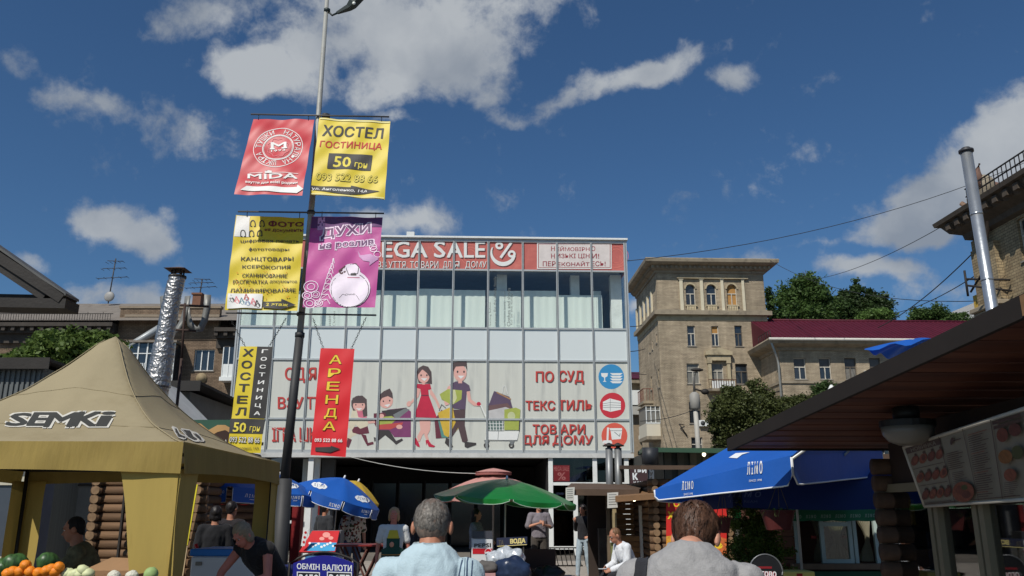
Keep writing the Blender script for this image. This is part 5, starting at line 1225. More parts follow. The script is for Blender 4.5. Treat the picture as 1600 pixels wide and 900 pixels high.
for pl in ([(268,668),(275,671),(280,680),(290,684),(287,687),(278,684)],[(282,672),(296,674),(301,683),(311,690),(304,690),(294,685)],[(298,676),(306,678),(318,690),(312,690)]):
    d.line(pl, 3, tw, True)
for pl in ([(268,668),(275,671),(280,680),(290,684),(287,687),(278,684)],[(282,672),(296,674),(301,683),(311,690),(304,690),(294,685)],[(298,676),(306,678),(318,690),(312,690)]): d.poly(pl, tk, SUB)
d.build('tent_lettering', tent)

# ================================================================== FRUIT STALL
wood = M('stall_wood', (120,96,70), .85, var=.2, vs=4, stretch=(1,8,8)); card = M('cardboard', (150,116,82), .85, var=.08, vs=3, dirt=(122,92,64))
stall = thing('fruit_stall', 'low trestle fruit stall under the front of the beige tent', 'stall', (-4.6,7.1,0), yaw_t)
mb = MB(local=True); mb.bb(-1.8,1.9,-.45,.5,.86,.90); mb.build('tabletop', wood, stall)
for x_ in (-1.7,0,1.75):
    for y_ in (-.38,.42): mb = MB(local=True); mb.bb(x_-.03,x_+.03,y_-.03,y_+.03,0,.859); mb.build('leg', wood, stall)
def TP(px, py, Y): return P(px, py, Y)
def cardbox(x, y, z, w, dp, h, rz, label, flap=False):
    t = thing('cardboard_box', label, 'box', (x,y,z), rz, 'open cardboard boxes on the fruit stall')
    mb = MB(local=True); e = .008
    mb.bb(-w/2,w/2,-dp/2,dp/2,0,e); mb.bb(-w/2,w/2,-dp/2,-dp/2+e,e,h); mb.bb(-w/2,w/2,dp/2-e,dp/2,e,h); mb.bb(-w/2,-w/2+e,-dp/2+e,dp/2-e,e,h); mb.bb(w/2-e,w/2,-dp/2+e,dp/2-e,e,h); mb.build('box_body', card, t)
    if flap:
        mb = MB(local=True); mb.slab([(-w/2,dp/2,h),(w/2,dp/2,h),(w/2*.7,dp/2+.10,h+.09),(-w/2*.4,dp/2+.11,h+.10)], (0,-.6,.8), .006); mb.build('box_flap', card, t)
    return t
orm = M('orange_peel', (232,134,26), .5, var=.06, vs=8, bump=.3, bs=120); cab = M('cabbage_green', (206,210,160), .6, var=.15, vs=6, stretch=(1,1,3)); wmel = M('melon_green', (60,92,48), .4, var=.7, vs=10, stretch=(3,3,.4)); tom = M('tomato', (190,50,34), .4)
ogrp = 'oranges in cardboard boxes'
def ball(px, py, Y, r, name, label, cat, mat, grp, sc=(1,1,.95), z=None):
    c = P(px, py, Y); o = None
    mb = MB(local=False); base = Vector((0,0,0))
    mb.ell((0,0,0), (r*sc[0], r*sc[1], r*sc[2]), 18, 14)
    for v_ in mb.v: v_ *= 1+.10*noise.noise(v_*(2.2/r)+Vector((px,py,0)))+.03*noise.noise(v_*(7/r))
    o = mb.build(name, mat); o.location = c; tag(o, label, cat, grp); o.rotation_euler = (random.uniform(-.4,.4), random.uniform(-.4,.4), random.uniform(0,3)); return o
cardbox(*P(45,893,6.9).xyz[:2], .90+.02, .62,.4,.16, yaw_t, 'wide cardboard box holding oranges at the left end of stall', False)
cardbox(P(84,889,6.9).x+.3, 7.2, .92, .62,.4,.18, yaw_t, 'second cardboard box with oranges, its flap standing up behind', True)
cardbox(P(155,890,6.95).x+.06, 7.05, .92, .24,.3,.17, yaw_t, 'small closed-in cardboard box right of the pale cabbages')
cardbox(P(222,895,6.95).x, 7.0, .92, .3,.3,.15, yaw_t, 'cardboard box farthest right on the stall with a green cabbage')
for k, (x_, y_) in enumerate(((20,893),(31,893),(40,883),(47,893),(72,892),(80,889),(86,893),(92,886),(60,895),(12,896))): ball(x_, y_, 6.75, .042, 'orange', ('round orange in the leftmost cardboard box' if x_ < 55 else 'round orange in the second cardboard box, before the raised flap'), 'orange', orm, ogrp)
for x_, y_, lb_ in ((24,880,'striped green watermelon behind the left box of oranges'),(76,879,'striped watermelon behind the flap of the second box'),(5,887,'watermelon at the far left end of stall')): ball(x_, y_, 7.15, .078, 'watermelon', lb_, 'watermelon', wmel, None, (1.3,1,1))
for k, (x_, y_) in enumerate(((106,896),(119,897),(130,891),(124,898),(138,896),(112,899))): ball(x_, y_, 6.8, .05, 'squash', 'pale green squash in the heap between the oranges and small box', 'squash', cab, 'pale squashes heaped on the stall', (1,1,.8))
ball(236, 897, 6.8, .055, 'cabbage', 'light green cabbage beside the yellow tent leg', 'cabbage', M('cabbage_leaf', (150,176,110), .6, var=.2, vs=8), None)
ball(178, 901, 6.8, .05, 'cauliflower', 'white cauliflower left of the two at the front edge of stall', 'cauliflower', M('cauliflower', (214,210,190), .8, var=.1, vs=20, bump=.8, bs=60), None)
ball(206, 901, 6.8, .05, 'cauliflower', 'white cauliflower right of the two at the front edge of stall', 'cauliflower', MATS['cauliflower'], None)
# ================================================================== PARASOLS
blue = M('parasol_blue', (28,92,180), .6, var=.06, vs=2, trans=.10, bump=.2, bs=10); pole_m = M('parasol_pole', (176,176,172), .4, .4)
badge = M('badge_white', (226,228,228), .6, var=.02); nav = M('badge_navy', (38,58,96), .6)
def parasol(name, label, apex, Rr, h, n, mat, val=.16, tilt=0, taz=0, group=None, trim=None, pole=True, polelen=None, rot=0, scallop=.0, inner=None, droop=1.0):
    """apex: world point; Rr radius; h dome height; tilt about the horizontal axis towards azimuth taz"""
    apex = Vector(apex); base = Vector((apex.x, apex.y, 0))
    t = thing(name, label, 'parasol', base, 0, group)
    T = Matrix.Rotation(tilt, 3, Vector((-math.sin(taz), math.cos(taz), 0)))
    def w(p): return apex+T @ Vector(p)
    cans = []
    def fn(a, r_):
        k = a/(2*PI)*n; f = k-math.floor(k); sec = math.cos(PI/n)/math.cos((f-.5)*2*PI/n)
        rr = r_*Rr*(sec*.8+.2 if True else 1)
        z = -h*(r_**1.7*droop*.75+r_*.25)-.03*Rr*math.sin(PI*f)*r_*(1-r_*.3)
        return w((rr*math.cos(a+rot), rr*math.sin(a+rot), z))
    mb = MB(); m_ = n*6; mb.grid(lambda u, v: fn(u*2*PI, max(v, .001)), m_, 10, mat); can = mb.build('canopy', mat, t, fix=False)
    vals = []
    for k in range(n):
        def vf(u, v, k=k):
            a = (k+.03+u*.94)/n*2*PI; p_ = fn(a, 1.0); out = (p_-w((0,0,-h))); out.normalize()
            dz = val*(1-scallop*(abs(2*u-1)**4))*v
            return p_+T @ Vector((0,0,-1))*dz+out*(.01+.02*v*math.sin(u*9+k))
        mb = MB(); mb.grid(vf, 8, 3, mat); vo = mb.build('valance', mat, t, fix=False); vals.append(vo)
        if trim:
            mb = MB(); pts = [vf(i/8, 1.0) for i in range(9)]; pts = [vf(0,.1)]+pts+[vf(1,.1)]; mb.tube(pts, .007, 4, trim); mb.build('trim', trim, vo)
    for k in range(n):
        a = k/n*2*PI; mb = MB(); mb.tube([fn(a, .02)-Vector((0,0,.03)), fn(a, .6)-Vector((0,0,.025)), fn(a, .99)-Vector((0,0,.02))], .008, 5); mb.tube([w((0,0,-h*1.1)), fn(a, .55)-Vector((0,0,.03))], .006, 5); mb.build('rib', MATS['parasol_pole'], t)
    mb = MB(); mb.tube([w((0,0,-.02)), w((0,0,.06))], [.03,.015], 8); mb.build('finial', badge, t)
    if pole:
        p1 = w((0,0,-h*1.1)); mb = MB(); mb.tube([w((0,0,0)), p1, Vector((p1.x+(p1.x-apex.x)*.6, p1.y, 0))], .018, 8); mb.build('pole', pole_m, t)
        b_ = Vector((p1.x+(p1.x-apex.x)*.6, p1.y, 0)); mb = MB(); mb.tube([b_, b_+Vector((0,0,.1))], [.25,.22], 16); mb.build('base', M('base_concrete', (120,118,114), .9), t)
    return t, can, vals
def logo(d, cx, cy, s, sk=0, a=.75):
    pts = [(-10,-3),(-8,-5),(-4,-5),(0,-7),(4,-5),(8,-5),(10,-3),(12,0),(10,3),(8,5),(4,5),(0,7),(-4,5),(-8,5),(-10,3),(-12,0)]
    d.poly([(cx+x*s+0*y, cy+y*s*a+sk*x*s) for x, y in pts], badge)
    quad_text(d, 'Л І М О', [(cx-7.5*s,cy-2.2*s-sk*7.5*s),(cx+8*s,cy-2.2*s+sk*7.5*s),(cx+7.5*s,cy+1.6*s+sk*7.5*s),(cx-8*s,cy+1.6*s-sk*7.5*s)], nav, .015)
def vlogo(d, x0, y0, x1, y1, h, mat=badge, tx='Л І М О', sub=True):
    quad_text(d, tx, [(x0,y0),(x1,y1),(x1-1,y1+h),(x0-1,y0+h)], mat, .015)
    if sub: d.line([((x0*.7+x1*.3),(y0*.7+y1*.3)+h*1.5),((x0*.3+x1*.7),(y0*.3+y1*.7)+h*1.5)], h*.14, mat)
BG = 'blue soft-drink parasols'
ap = P(538,747,18); t1, c1, v1 = parasol('parasol', 'blue parasol with two white badges, tilted right, left of the woman in apron', ap, .92, .40, 8, blue, .20, R(17), 0, BG, badge, rot=R(20), scallop=.1)
d = Draw(mesh_proj([c1]+v1), .006, .0002, 6); logo(d, 499, 759, 1.05, .18); logo(d, 566, 780, 1.0, .25); vlogo(d, 515,785,531,789,5.5); vlogo(d, 565,796,577,798,4.5); d.build('parasol_print', t1)
ap = P(437,742,17.3); t2, c2, v2 = parasol('parasol', 'blue parasol half hidden behind the dark base of the lamp post', ap, .78, .33, 8, blue, .22, R(6), 0, BG, badge, rot=R(10))
d = Draw(mesh_proj([c2]+v2), .006, .0002, 6); logo(d, 456, 759, .9, .15); vlogo(d, 453,775,469,775,5); d.build('parasol_print', t2)
ap = P(345,736,15.8); t3, c3, v3 = parasol('parasol', 'square blue parasol seen through the tent with two lettered valances', ap, 1.12, .30, 4, blue, .26, 0, 0, BG, badge, rot=R(28))
d = Draw(mesh_proj(v3), .006, .0002, 6); vlogo(d, 337,766,351,766.5,4.5); vlogo(d, 383,771,405,774,5.5); d.build('parasol_print', t3)
# yellow cover peeping out behind the tilted blue parasol
ap = P(560,752,19.4); ty_, _, _ = parasol('parasol', 'small yellow parasol showing behind the right edge of the tilted blue one', ap, .62, .3, 8, M('parasol_yellow', (206,172,60), .6, trans=.2), .12, R(20), 0, None, None)
green = M('parasol_green', (30,128,52), .28, var=.12, vs=3, trans=.25, spec=.8, bump=.35, bs=6)
ap = P(792,748,16.2); tg, cg, vg = parasol('parasol', 'large shiny green parasol tilted right over the drinks fridge', ap, 1.34, .38, 8, green, .09, R(4), 0, None, M('trim_grey', (170,190,170), .6), scallop=.6, rot=R(5))
pkc = M('parasol_pink', (206,150,140), .6, var=.08, trans=.15); rdc = M('parasol_crimson', (150,30,40), .6, trans=.1)
ap = P(771,741,18.5); tp_, cp, _ = parasol('parasol', 'faded pink and red parasol with vented top behind the green one', ap, 1.22, .46, 8, pkc, .10, 0, 0, None, None)
def vent(root, ap, r_, h, n, mat, under=None):
    def fn(u, v): a = u*2*PI; return Vector(ap)+Vector((r_*v*math.cos(a), r_*v*math.sin(a), .07-h*v**1.3+.06))
    mb = MB(); mb.grid(lambda u, v: fn(u, max(v,.01)), n*4, 4, mat); mb.build('vent_cap', mat, root, fix=False)
    if under: mb = MB(); mb.tube([Vector(ap)+Vector((0,0,.07-h+.0)), Vector(ap)+Vector((0,0,.13-h))], r_*.97, 24, under, smooth=False); mb.build('vent_band', under, root)
vent(tp_, ap, .40, .09, 8, pkc, M('vent_shade', (150,92,86), .7))

# ---- large blue market parasol on the right
apx = P(1430,553,11.2)
cL = P(1024,765,10.0); cF = P(1238,712,8.75)
tb = thing('market_parasol', 'huge blue square market parasol with lettered valances beside the right kiosk', 'parasol', (apx.x, apx.y, 0), 0)
cR = Vector((2*apx.x-cL.x, 2*apx.y-cL.y-.3, cL.z+.1)); cB = Vector((2*apx.x-cF.x, 2*apx.y-cF.y+.6, cF.z+.1))
cR = Vector((5.1, 11.7, 2.38)); cB = Vector((3.4, 14.0, 1.93))
cors = [cL, cF, cR, cB]; pan = []
for i in range(4):
    A, B = cors[i], cors[(i+1) % 4]
    def fn(u, v, A=A, B=B): 
        e = A.lerp(B, u); p_ = apx.lerp(e, v); return p_-Vector((0,0,.10*math.sin(PI*v)*(1-(2*u-1)**2)-.07*math.sin(PI*v)))
    mb = MB(); mb.grid(lambda u, v: fn(u, max(v, .01)), 20, 12, blue); pan.append(mb.build('canopy_panel', blue, tb, fix=False))
hv = [.12, .33]
vq = [(P(1024,765,10.0)+Vector((0,0,.01)), P(1027,783,9.98), P(1236,754,8.73), P(1240,712,8.74))]
vb = []
for i in range(4):
    A, B = cors[i], cors[(i+1) % 4]
    h0, h1 = ((.13,.30) if i == 0 else (.30,.34) if i == 1 else (.3,.3) if i == 2 else (.3,.13))
    out = ((A+B)/2-apx); out.z = 0; out.normalize()
    def vf(u, v, A=A, B=B, h0=h0, h1=h1, out=out):
        cu = 1-max(0, abs(2*u-1)-.93)*5
        return A.lerp(B, .003+.994*u)+Vector((0,0,.004-(h0+(h1-h0)*u)*v*cu))+out*(.015+.012*math.sin(u*16)*v)
    mb = MB(); mb.grid(vf, 40, 4, blue); vo = mb.build('valance', blue, tb, fix=False); vb.append(vo)
    mb = MB(); mb.tube([vf(0,.1)]+[vf(k/30, 1) for k in range(31)]+[vf(1,.1)], .009, 5, badge); mb.build('trim', badge, vo)
for c in cors: mb = MB(); mb.tube([apx-Vector((0,0,.06)), apx.lerp(c,.5)-Vector((0,0,.13)), c-Vector((0,0,.03))], .017, 6); mb.build('rib', pole_m, tb)
for i in range(4): c = (cors[i]+cors[(i+1)%4])/2; mb = MB(); mb.tube([apx-Vector((0,0,.06)), apx.lerp(c,.5)-Vector((0,0,.16)), c-Vector((0,0,.03))], .014, 6); mb.build('rib', pole_m, tb)
mb = MB(); mb.tube([(apx.x, apx.y, 0), apx], .035, 10); mb.build('pole', pole_m, tb)
def fn(u, v):
    a = u*2*PI; sq = 1/max(abs(math.cos(a-.75)), abs(math.sin(a-.75))); r_ = .50*v*sq
    return apx+Vector((r_*math.cos(a), r_*math.sin(a), .20-.14*v**1.4-.03*math.sin(a*8)*v))
mb = MB(); mb.grid(lambda u, v: fn(u, max(v,.01)), 48, 6, blue); mb.build('vent_cap', blue, tb, fix=False)
d = Draw(mesh_proj([vb[0], pan[0]]), .008, .0002, 8)
for x_, y_, w_, h_ in ((1066,751,18,13),(1168,721,24,19)):
    quad_text(d, 'Л І М О', [(x_,y_+2),(x_+w_,y_),(x_+w_,y_+h_),(x_,y_+h_+2)], badge, .012); quad_text(d, 'SINCE 1998', [(x_+3,y_+h_*1.45+1),(x_+w_-1,y_+h_*1.45-.5),(x_+w_-1,y_+h_*1.45+3),(x_+3,y_+h_*1.45+4.4)], badge, 0)
d.build('valance_print', tb)
d = Draw(mesh_proj([pan[0]]), .008, .0002, 8); d.poly([(1139,716),(1150,709),(1172,707.5),(1160,711),(1152,717)], badge); d.build('canopy_print', tb)
# a second blue parasol behind it, its shade put into a darker cloth colour
ap = P(1240,745,12.1); ap.z = 2.42
t4, c4, v4 = parasol('parasol', 'shaded navy-looking square parasol behind the huge blue market parasol', (P(1245,795,12.1).x, 12.1, 2.4), 1.62, .42, 4, M('parasol_blue_shaded', (12,38,92), .7, var=.06), .36, 0, 0, None, None, rot=R(45))

d = Draw(mesh_proj(v4), .008, .0002, 8); lg = M('inside_letter', (90,100,130), .7)
quad_text(d, 'Л І М О', [(1140,768),(1190,768),(1188,777),(1138,777)], lg, .04); quad_text(d, 'ICE CREAM', [(1142,781),(1183,782),(1183,786),(1142,785)], lg, 0); d.build('valance_print', t4)

# ================================================================== RIGHT KIOSK (close, in shade)
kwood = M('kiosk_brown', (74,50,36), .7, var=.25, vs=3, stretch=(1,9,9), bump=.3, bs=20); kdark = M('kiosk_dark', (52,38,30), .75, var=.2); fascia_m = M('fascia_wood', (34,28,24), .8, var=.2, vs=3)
kfr = M('kiosk_frame', (126,116,92), .6, var=.06)
kx = thing('snack_kiosk', 'dark wooden snack kiosk with deep plank-lined roof, cream window frames at right', 'kiosk', (3.6,5,0), 0)
def rz_(y): return 2.19+.123*(8.5-y)
def ex(y): return 2.19+(8.5-y)*.180 if y > 1 else 3.5
y = 8.5; k = 0
cols = []
while y > 1.2:
    w_ = .118; y2 = y-w_; e0, e1 = ex(y)+.03, ex(y2)+.03
    mb = MB(); dz = -.0 if k % 2 else -.006; g = .010
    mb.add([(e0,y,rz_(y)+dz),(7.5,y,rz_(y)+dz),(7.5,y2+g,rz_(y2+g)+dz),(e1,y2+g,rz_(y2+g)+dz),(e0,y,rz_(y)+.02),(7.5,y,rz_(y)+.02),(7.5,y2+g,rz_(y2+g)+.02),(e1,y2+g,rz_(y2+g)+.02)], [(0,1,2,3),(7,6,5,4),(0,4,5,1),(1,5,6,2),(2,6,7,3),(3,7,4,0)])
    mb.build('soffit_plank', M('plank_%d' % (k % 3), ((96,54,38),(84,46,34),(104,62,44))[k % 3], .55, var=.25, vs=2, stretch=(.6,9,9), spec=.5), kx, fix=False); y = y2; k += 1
mb = MB(); mb.add([(ex(8.52)-.0,8.52,rz_(8.5)+.03),(7.6,8.52,rz_(8.5)+.03),(7.6,1.0,rz_(1)+.03),(ex(1),1.0,rz_(1)+.03),(ex(8.52),8.52,rz_(8.5)+.09),(7.6,8.52,rz_(8.5)+.09),(7.6,1.0,rz_(1)+.09),(ex(1),1.0,rz_(1)+.09)], [(0,1,2,3),(7,6,5,4),(0,4,5,1),(1,5,6,2),(2,6,7,3),(3,7,4,0)]); mb.build('roof', M('roof_felt_dark', (58,52,48), .9), kx)
e0, e1 = ex(8.5), ex(1.2)
mb = MB(); mb.slab([(e0-.03,8.53,rz_(8.5)-.03),(e1-.03,1.2,rz_(1.2)-.04),(e1-.03,1.2,rz_(1.2)+.10),(e0-.03,8.53,rz_(8.5)+.09)], (-1,0,0), .035); mb.build('fascia', fascia_m, kx)
mb = MB(); mb.bb(e0+.01,7.5,8.505,8.54,rz_(8.5)-.025,rz_(8.5)+.085); mb.build('fascia', fascia_m, kx)
c0 = P(1572,505,5.0)
mb = MB(); yy = 4.55; mb.slab([(ex(yy)-.034,yy,rz_(yy)-.036),(ex(2)-.034,2,rz_(2)-.036),(ex(2)-.034,2,rz_(2)+.08),(ex(yy)-.034,yy,rz_(yy)+.08)], (-1,0,0), -.02); mb.build('fascia_board', M('lit_fascia_wood', (122,92,62), .8, var=.2, vs=3, stretch=(1,1,8)), kx)  # sunlit end of the fascia, its brightness put into a paler wood
# wall towards us: line from far corner to near
WA = Vector((3.68,8.35,0)); WB = Vector((3.30,2.0,0)); wd = (WB-WA).normalized(); wn = Vector((-wd.y, wd.x, 0)); wn = wn if wn.x < 0 else -wn
def wp(s, o=0, z=0): return WA+wd*s+wn*o+Vector((0,0,z))
def wbox(mb, s0, s1, o0, o1, z0, z1, mat=None):
    vs = [wp(s,o,z) for z in (z0,z1) for s, o in ((s0,o0),(s1,o0),(s1,o1),(s0,o1))]
    mb.add(vs, [(0,3,2,1),(4,5,6,7),(0,1,5,4),(1,2,6,5),(2,3,7,6),(3,0,4,7)], mat)
wpl = plane_proj(wp(0), wp(1), wp(0,0,1))
def ws(px, py): q, _ = wpl(px, py); return (q-WA).dot(wd), q.z
# corner post of stacked log ends
lg_m = M('corner_log', (82,60,44), .8, var=.25, vs=9)
for k in range(13):
    mb = MB(); c = wp(.0,.03,.08+k*.16); mb.tube([c-wd*.02+wn*.12, c-wd*.02-wn*.5], .078, 12); mb.build('log_end', lg_m, kx)
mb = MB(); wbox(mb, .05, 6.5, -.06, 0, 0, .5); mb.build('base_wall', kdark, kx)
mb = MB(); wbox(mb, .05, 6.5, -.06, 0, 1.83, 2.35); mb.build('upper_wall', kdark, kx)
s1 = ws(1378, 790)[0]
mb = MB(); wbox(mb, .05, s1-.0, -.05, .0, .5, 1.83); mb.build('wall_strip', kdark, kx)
wins = [(1378,1466,770),(1468,1536,760),(1538,1640,750)]
for i, (a, b, c) in enumerate(wins):
    sa, za_ = ws(a, c+40); sb, _ = ws(b, c+40); zt = 1.83; z0 = .52
    mb = MB(); f = .075
    wbox(mb, sa, sa+f, -.04, .05, z0, zt); wbox(mb, sb-f, sb, -.04, .05, z0, zt); wbox(mb, sa+f, sb-f, -.04, .05, zt-f, zt); wbox(mb, sa+f, sb-f, -.04, .05, z0, z0+f); w = mb.build('window', kfr, kx)
    mb = MB(); wbox(mb, sa+f*.6, sb-f*.6, -.01, .0, z0+.02, zt-.02); mb.build('pane', glass_mat('kiosk_glass', (.5,.52,.52), refl=.16) if i == 0 else MATS['kiosk_glass'], w)
mb = MB(); wbox(mb, .3, 6.4, -2.4, -2.3, 0, 2.15); mb.build('back_wall', M('inner_brown', (60,46,40), .9), kx)
mb = MB(); wbox(mb, .02, .05, -2.4, -.06, 0, 2.15); mb.build('end_wall', kdark, kx)
# things behind the glass
for (px, py, w_, h_, z_, nm, lb, ct, m_) in ((1395,0,.22,.24,1.45,'yellow_bag','yellow crisp packet hung behind the first kiosk window','packet',M('packet_yellow',(214,180,30),.5)),(1425,0,.3,.5,.9,'drink_poster','pale blue drink poster standing behind the first kiosk window','poster',M('poster_blue',(90,110,150),.6,var=.4,vs=4)),(1500,0,.34,.16,1.55,'blue_sticker','blue ice-cream sticker at the top of middle kiosk window','sticker',M('sticker_blue',(30,90,190),.5)),(1575,0,.5,.3,.75,'green_sign','dark green notice low in the last kiosk window','sign',M('notice_green',(30,90,66),.6))):
    s_, _ = ws(px, 850); mb = MB(); wbox(mb, s_, s_+w_, -.16, -.13, z_, z_+h_); o = mb.build(nm, m_, None, bevel=.01); tag(o, lb, ct)
mb = MB(); s_, _ = ws(1440, 850); wbox(mb, s_-.5, s_+1.6, -.5, -.1, .5, .78); o = mb.build('counter', M('counter_grey', (120,118,112), .6), None); tag(o, 'pale counter inside the right kiosk behind glass', 'counter')
# menu board hanging in front
q = [P(1412,699,7.2), P(1600,639,5.3), None, P(1445,791,7.3)]
mpj = plane_proj(q[0], q[1], q[3]); q[1] = mpj(1640,626)[0]; q[2] = mpj(1640,778)[0]
mn = thing('menu_board', 'cream menu board with rows of food photographs, hanging under the kiosk roof', 'sign', (q[3]+q[2])/2, 0)
mb = MB(); n_ = (q[1]-q[0]).cross(q[3]-q[0]).normalized(); n_ = n_ if n_.dot(CAM-q[0]) > 0 else -n_
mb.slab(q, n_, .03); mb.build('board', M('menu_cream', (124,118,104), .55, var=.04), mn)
mb = MB()
for a, b in ((0,3),(3,2),(0,1)): mb.tube([q[a], q[b]], .014, 6)
mb.build('board_frame', M('menu_frame', (190,182,166), .5), mn)
d = Draw(plane_proj(q[0], q[1], q[3]), .003, .0002)
ink = M('menu_ink', (70,50,46), .6); fd = [M('food_a', (104,52,40), .6, var=.35, vs=30), M('food_b', (122,66,48), .6, var=.35, vs=30), M('food_c', (88,44,38), .6, var=.35, vs=30)]
def bil(u, v):
    A = [(1412,699),(1600,639),(1600,780),(1445,791)]
    a = [A[0][i]*(1-u)+A[1][i]*u for i in (0,1)]; b = [A[3][i]*(1-u)+A[2][i]*u for i in (0,1)]; return (a[0]*(1-v)+b[0]*v, a[1]*(1-v)+b[1]*v)
def brect(u0, v0, u1, v1, m): d.poly([bil(u0,v0), bil(u1,v0), bil(u1,v1), bil(u0,v1)], m)
brect(.01,.03,.30,.12,ink); quad_text(d, 'НОВИНКА', [bil(.05,.045), bil(.26,.045), bil(.26,.105), bil(.05,.105)], MATS['menu_cream'], .02)
for r_ in range(3):
    for c in range(4):
        u, v = .025+c*.072, .17+r_*.28; cxx, cyy = bil(u+.03, v+.08); d.ell(cxx, cyy, 5.5-r_*.2, 8.5, fd[(r_+c) % 3], .4); cx2, cy2 = bil(u+.035, v+.07); d.ell(cx2, cy2, 3, 4.5, fd[(r_+c+1) % 3], .2); x_, y_ = bil(u+.05, v-.005); d.ell(x_, y_, 2.2, 2.2, ink, n=10)
    brect(.02, .17+r_*.28+.205, .29, .17+r_*.28+.212, ink)
d.line([bil(.30,.0), bil(.32,.97)], 1, ink); d.line([bil(.02,.96), bil(.98,.95)], 1.2, ink)
d.line([bil(.50,.0), bil(.56,.97)], .8, ink); d.line([bil(.735,.0), bil(.80,.97)], 1.2, ink)
cx_, cy_ = bil(.40,.12); d.ell(cx_, cy_, 2.5, 6, ink, .2); d.line([(cx_,cy_),(cx_+14,cy_-4)], 1.5, ink)
rnd = random.Random(8)
for k in range(9): brect(.33, .27+k*.028, .33+rnd.uniform(.10,.15), .279+k*.028, ink)
for k in range(10): brect(.35, .60+k*.024-.05, .35+rnd.uniform(.08,.14), .607+k*.024-.05, ink)
for k in range(30): brect(.54+k*.001, .10+k*.028, .54+k*.001+rnd.uniform(.10,.17), .109+k*.028, ink if k % 9 else fd[1])
cx_, cy_ = bil(.435,.83); d.ell(cx_, cy_, 17, 16, fd[1]); d.ell(cx_-4, cy_-3, 8, 7, fd[0]); d.ell(cx_+5, cy_+4, 7, 6, fd[2]); d.ell(cx_+2, cy_-7, 5, 4, M('food_green', (66,70,38), .6))
brect(.76,.03,1.0,.07,ink); brect(.77,.09,1.0,.13,ink)
for (u, v, a, b, m) in ((.84,.22,9,11,fd[0]),(.95,.2,10,10,fd[2]),(.86,.48,11,11,M('food_gold', (124,80,40), .6, var=.3, vs=30)),(.97,.46,9,11,MATS['food_green']),(.9,.7,10,10,fd[1])): x_, y_ = bil(u, v); d.ell(x_, y_, a, b, m)
for k in range(8): brect(.84, .78+k*.022, .84+rnd.uniform(.08,.14), .786+k*.022, ink)
d.build('menu_print', mn)
c = P(1418,667,6.8)
lmp = thing('ceiling_lamp', 'round white bowl lamp with dark rim under the kiosk roof', 'lamp', c, 0)
mb = MB(); rr = 39/FPX*6.8; mb.loft([[c+Vector((r_*math.cos(a), r_*math.sin(a), z)) for a in [2*PI*k/24 for k in range(24)]] for r_, z in ((rr,.0),(rr*.95,-.06),(rr*.75,-.115),(rr*.4,-.145),(rr*.02,-.15))]); mb.build('lamp_bowl', M('opal_glass', (118,112,102), .3, var=.03), lmp)
mb = MB(); mb.tube([c, c+Vector((0,0,.05))], rr*1.04, 24, None, False); mb.tube([c+Vector((0,0,.05)), Vector((c.x,c.y,rz_(c.y)))], rr*.5, 16); mb.build('lamp_rim', M('black_rim', (30,28,26), .5), lmp)

# flue pipe behind the kiosk
def pipe(name, label, base, top, r_, mat, cap=None, Y=None):
    t = thing(name, label, 'flue pipe', base, 0); mb = MB(); mb.tube([base, top], r_, 16); mb.build('pipe', mat, t)
    d_ = (Vector(top)-Vector(base)); L_ = d_.length; d_.normalize()
    for k in range(1, int(L_/1.0)+1): c = Vector(top)-d_*k*1.0; mb = MB(); mb.tube([c-d_*.015, c+d_*.015], r_*1.06, 16); mb.build('pipe_joint', mat, t)
    return t, d_
zinc = M('bright_zinc', (186,190,192), .3, .75, var=.1, vs=5, bump=.2, bs=8)
Yc = 11.6; bt = P(1553,500,Yc); tpp = P(1509.5,236,Yc); tpp.x = tpp.x; base = Vector((tpp.x, Yc, 0)); base = tpp+(bt-tpp)*((tpp.z-0.0)/(tpp.z-bt.z))
t, d_ = pipe('flue_pipe', 'tall shiny steel flue pipe with flat cap rising behind the right kiosk', base, tpp, .083, zinc)
mb = MB(); mb.tube([tpp-Vector((0,0,.02)), tpp+Vector((0,0,.015))], .105, 16); mb.tube([tpp+Vector((0,0,.015)), tpp+Vector((0,0,.05))], [.08,.06], 16); mb.build('cap', M('cap_dark', (70,70,72), .5, .4), t)
# ================================================================== PEOPLE
skinm = M('skin', (196,142,116), .55, var=.06, vs=8); skin_r = M('skin_ruddy', (204,128,108), .55, var=.10, vs=9); skin_t = M('skin_tan', (170,116,90), .55, var=.06, vs=8)
shoe = M('shoe_dark', (46,42,40), .6); eye_w = M('eye_white', (226,222,216), .3); eye_d = M('eye_dark', (40,30,26), .3); lipm = M('lips', (150,72,68), .5)
def caps(mb, p, q, r1, r2, n=12):
    p, q = Vector(p), Vector(q); mb.tube([p, p.lerp(q,.5), q], [r1, (r1+r2)/2, r2], n); mb.ell(p, (r1,)*3, 10, 6); mb.ell(q, (r2,)*3, 10, 6)
def eloft(mb, secs, xax=(1,0,0), n=16):
    """secs: (centre, rx, ry)"""
    rings = []; X = Vector(xax).normalized()
    for i, (c, rx, ry) in enumerate(secs):
        c = Vector(c); d = (Vector(secs[min(i+1, len(secs)-1)][0])-Vector(secs[max(i-1, 0)][0])).normalized(); Yv = d.cross(X).normalized(); Xv = Yv.cross(d).normalized()
        rings.append([c+Xv*rx*math.cos(2*PI*k/n)+Yv*ry*math.sin(2*PI*k/n) for k in range(n)])
    mb.loft(rings)
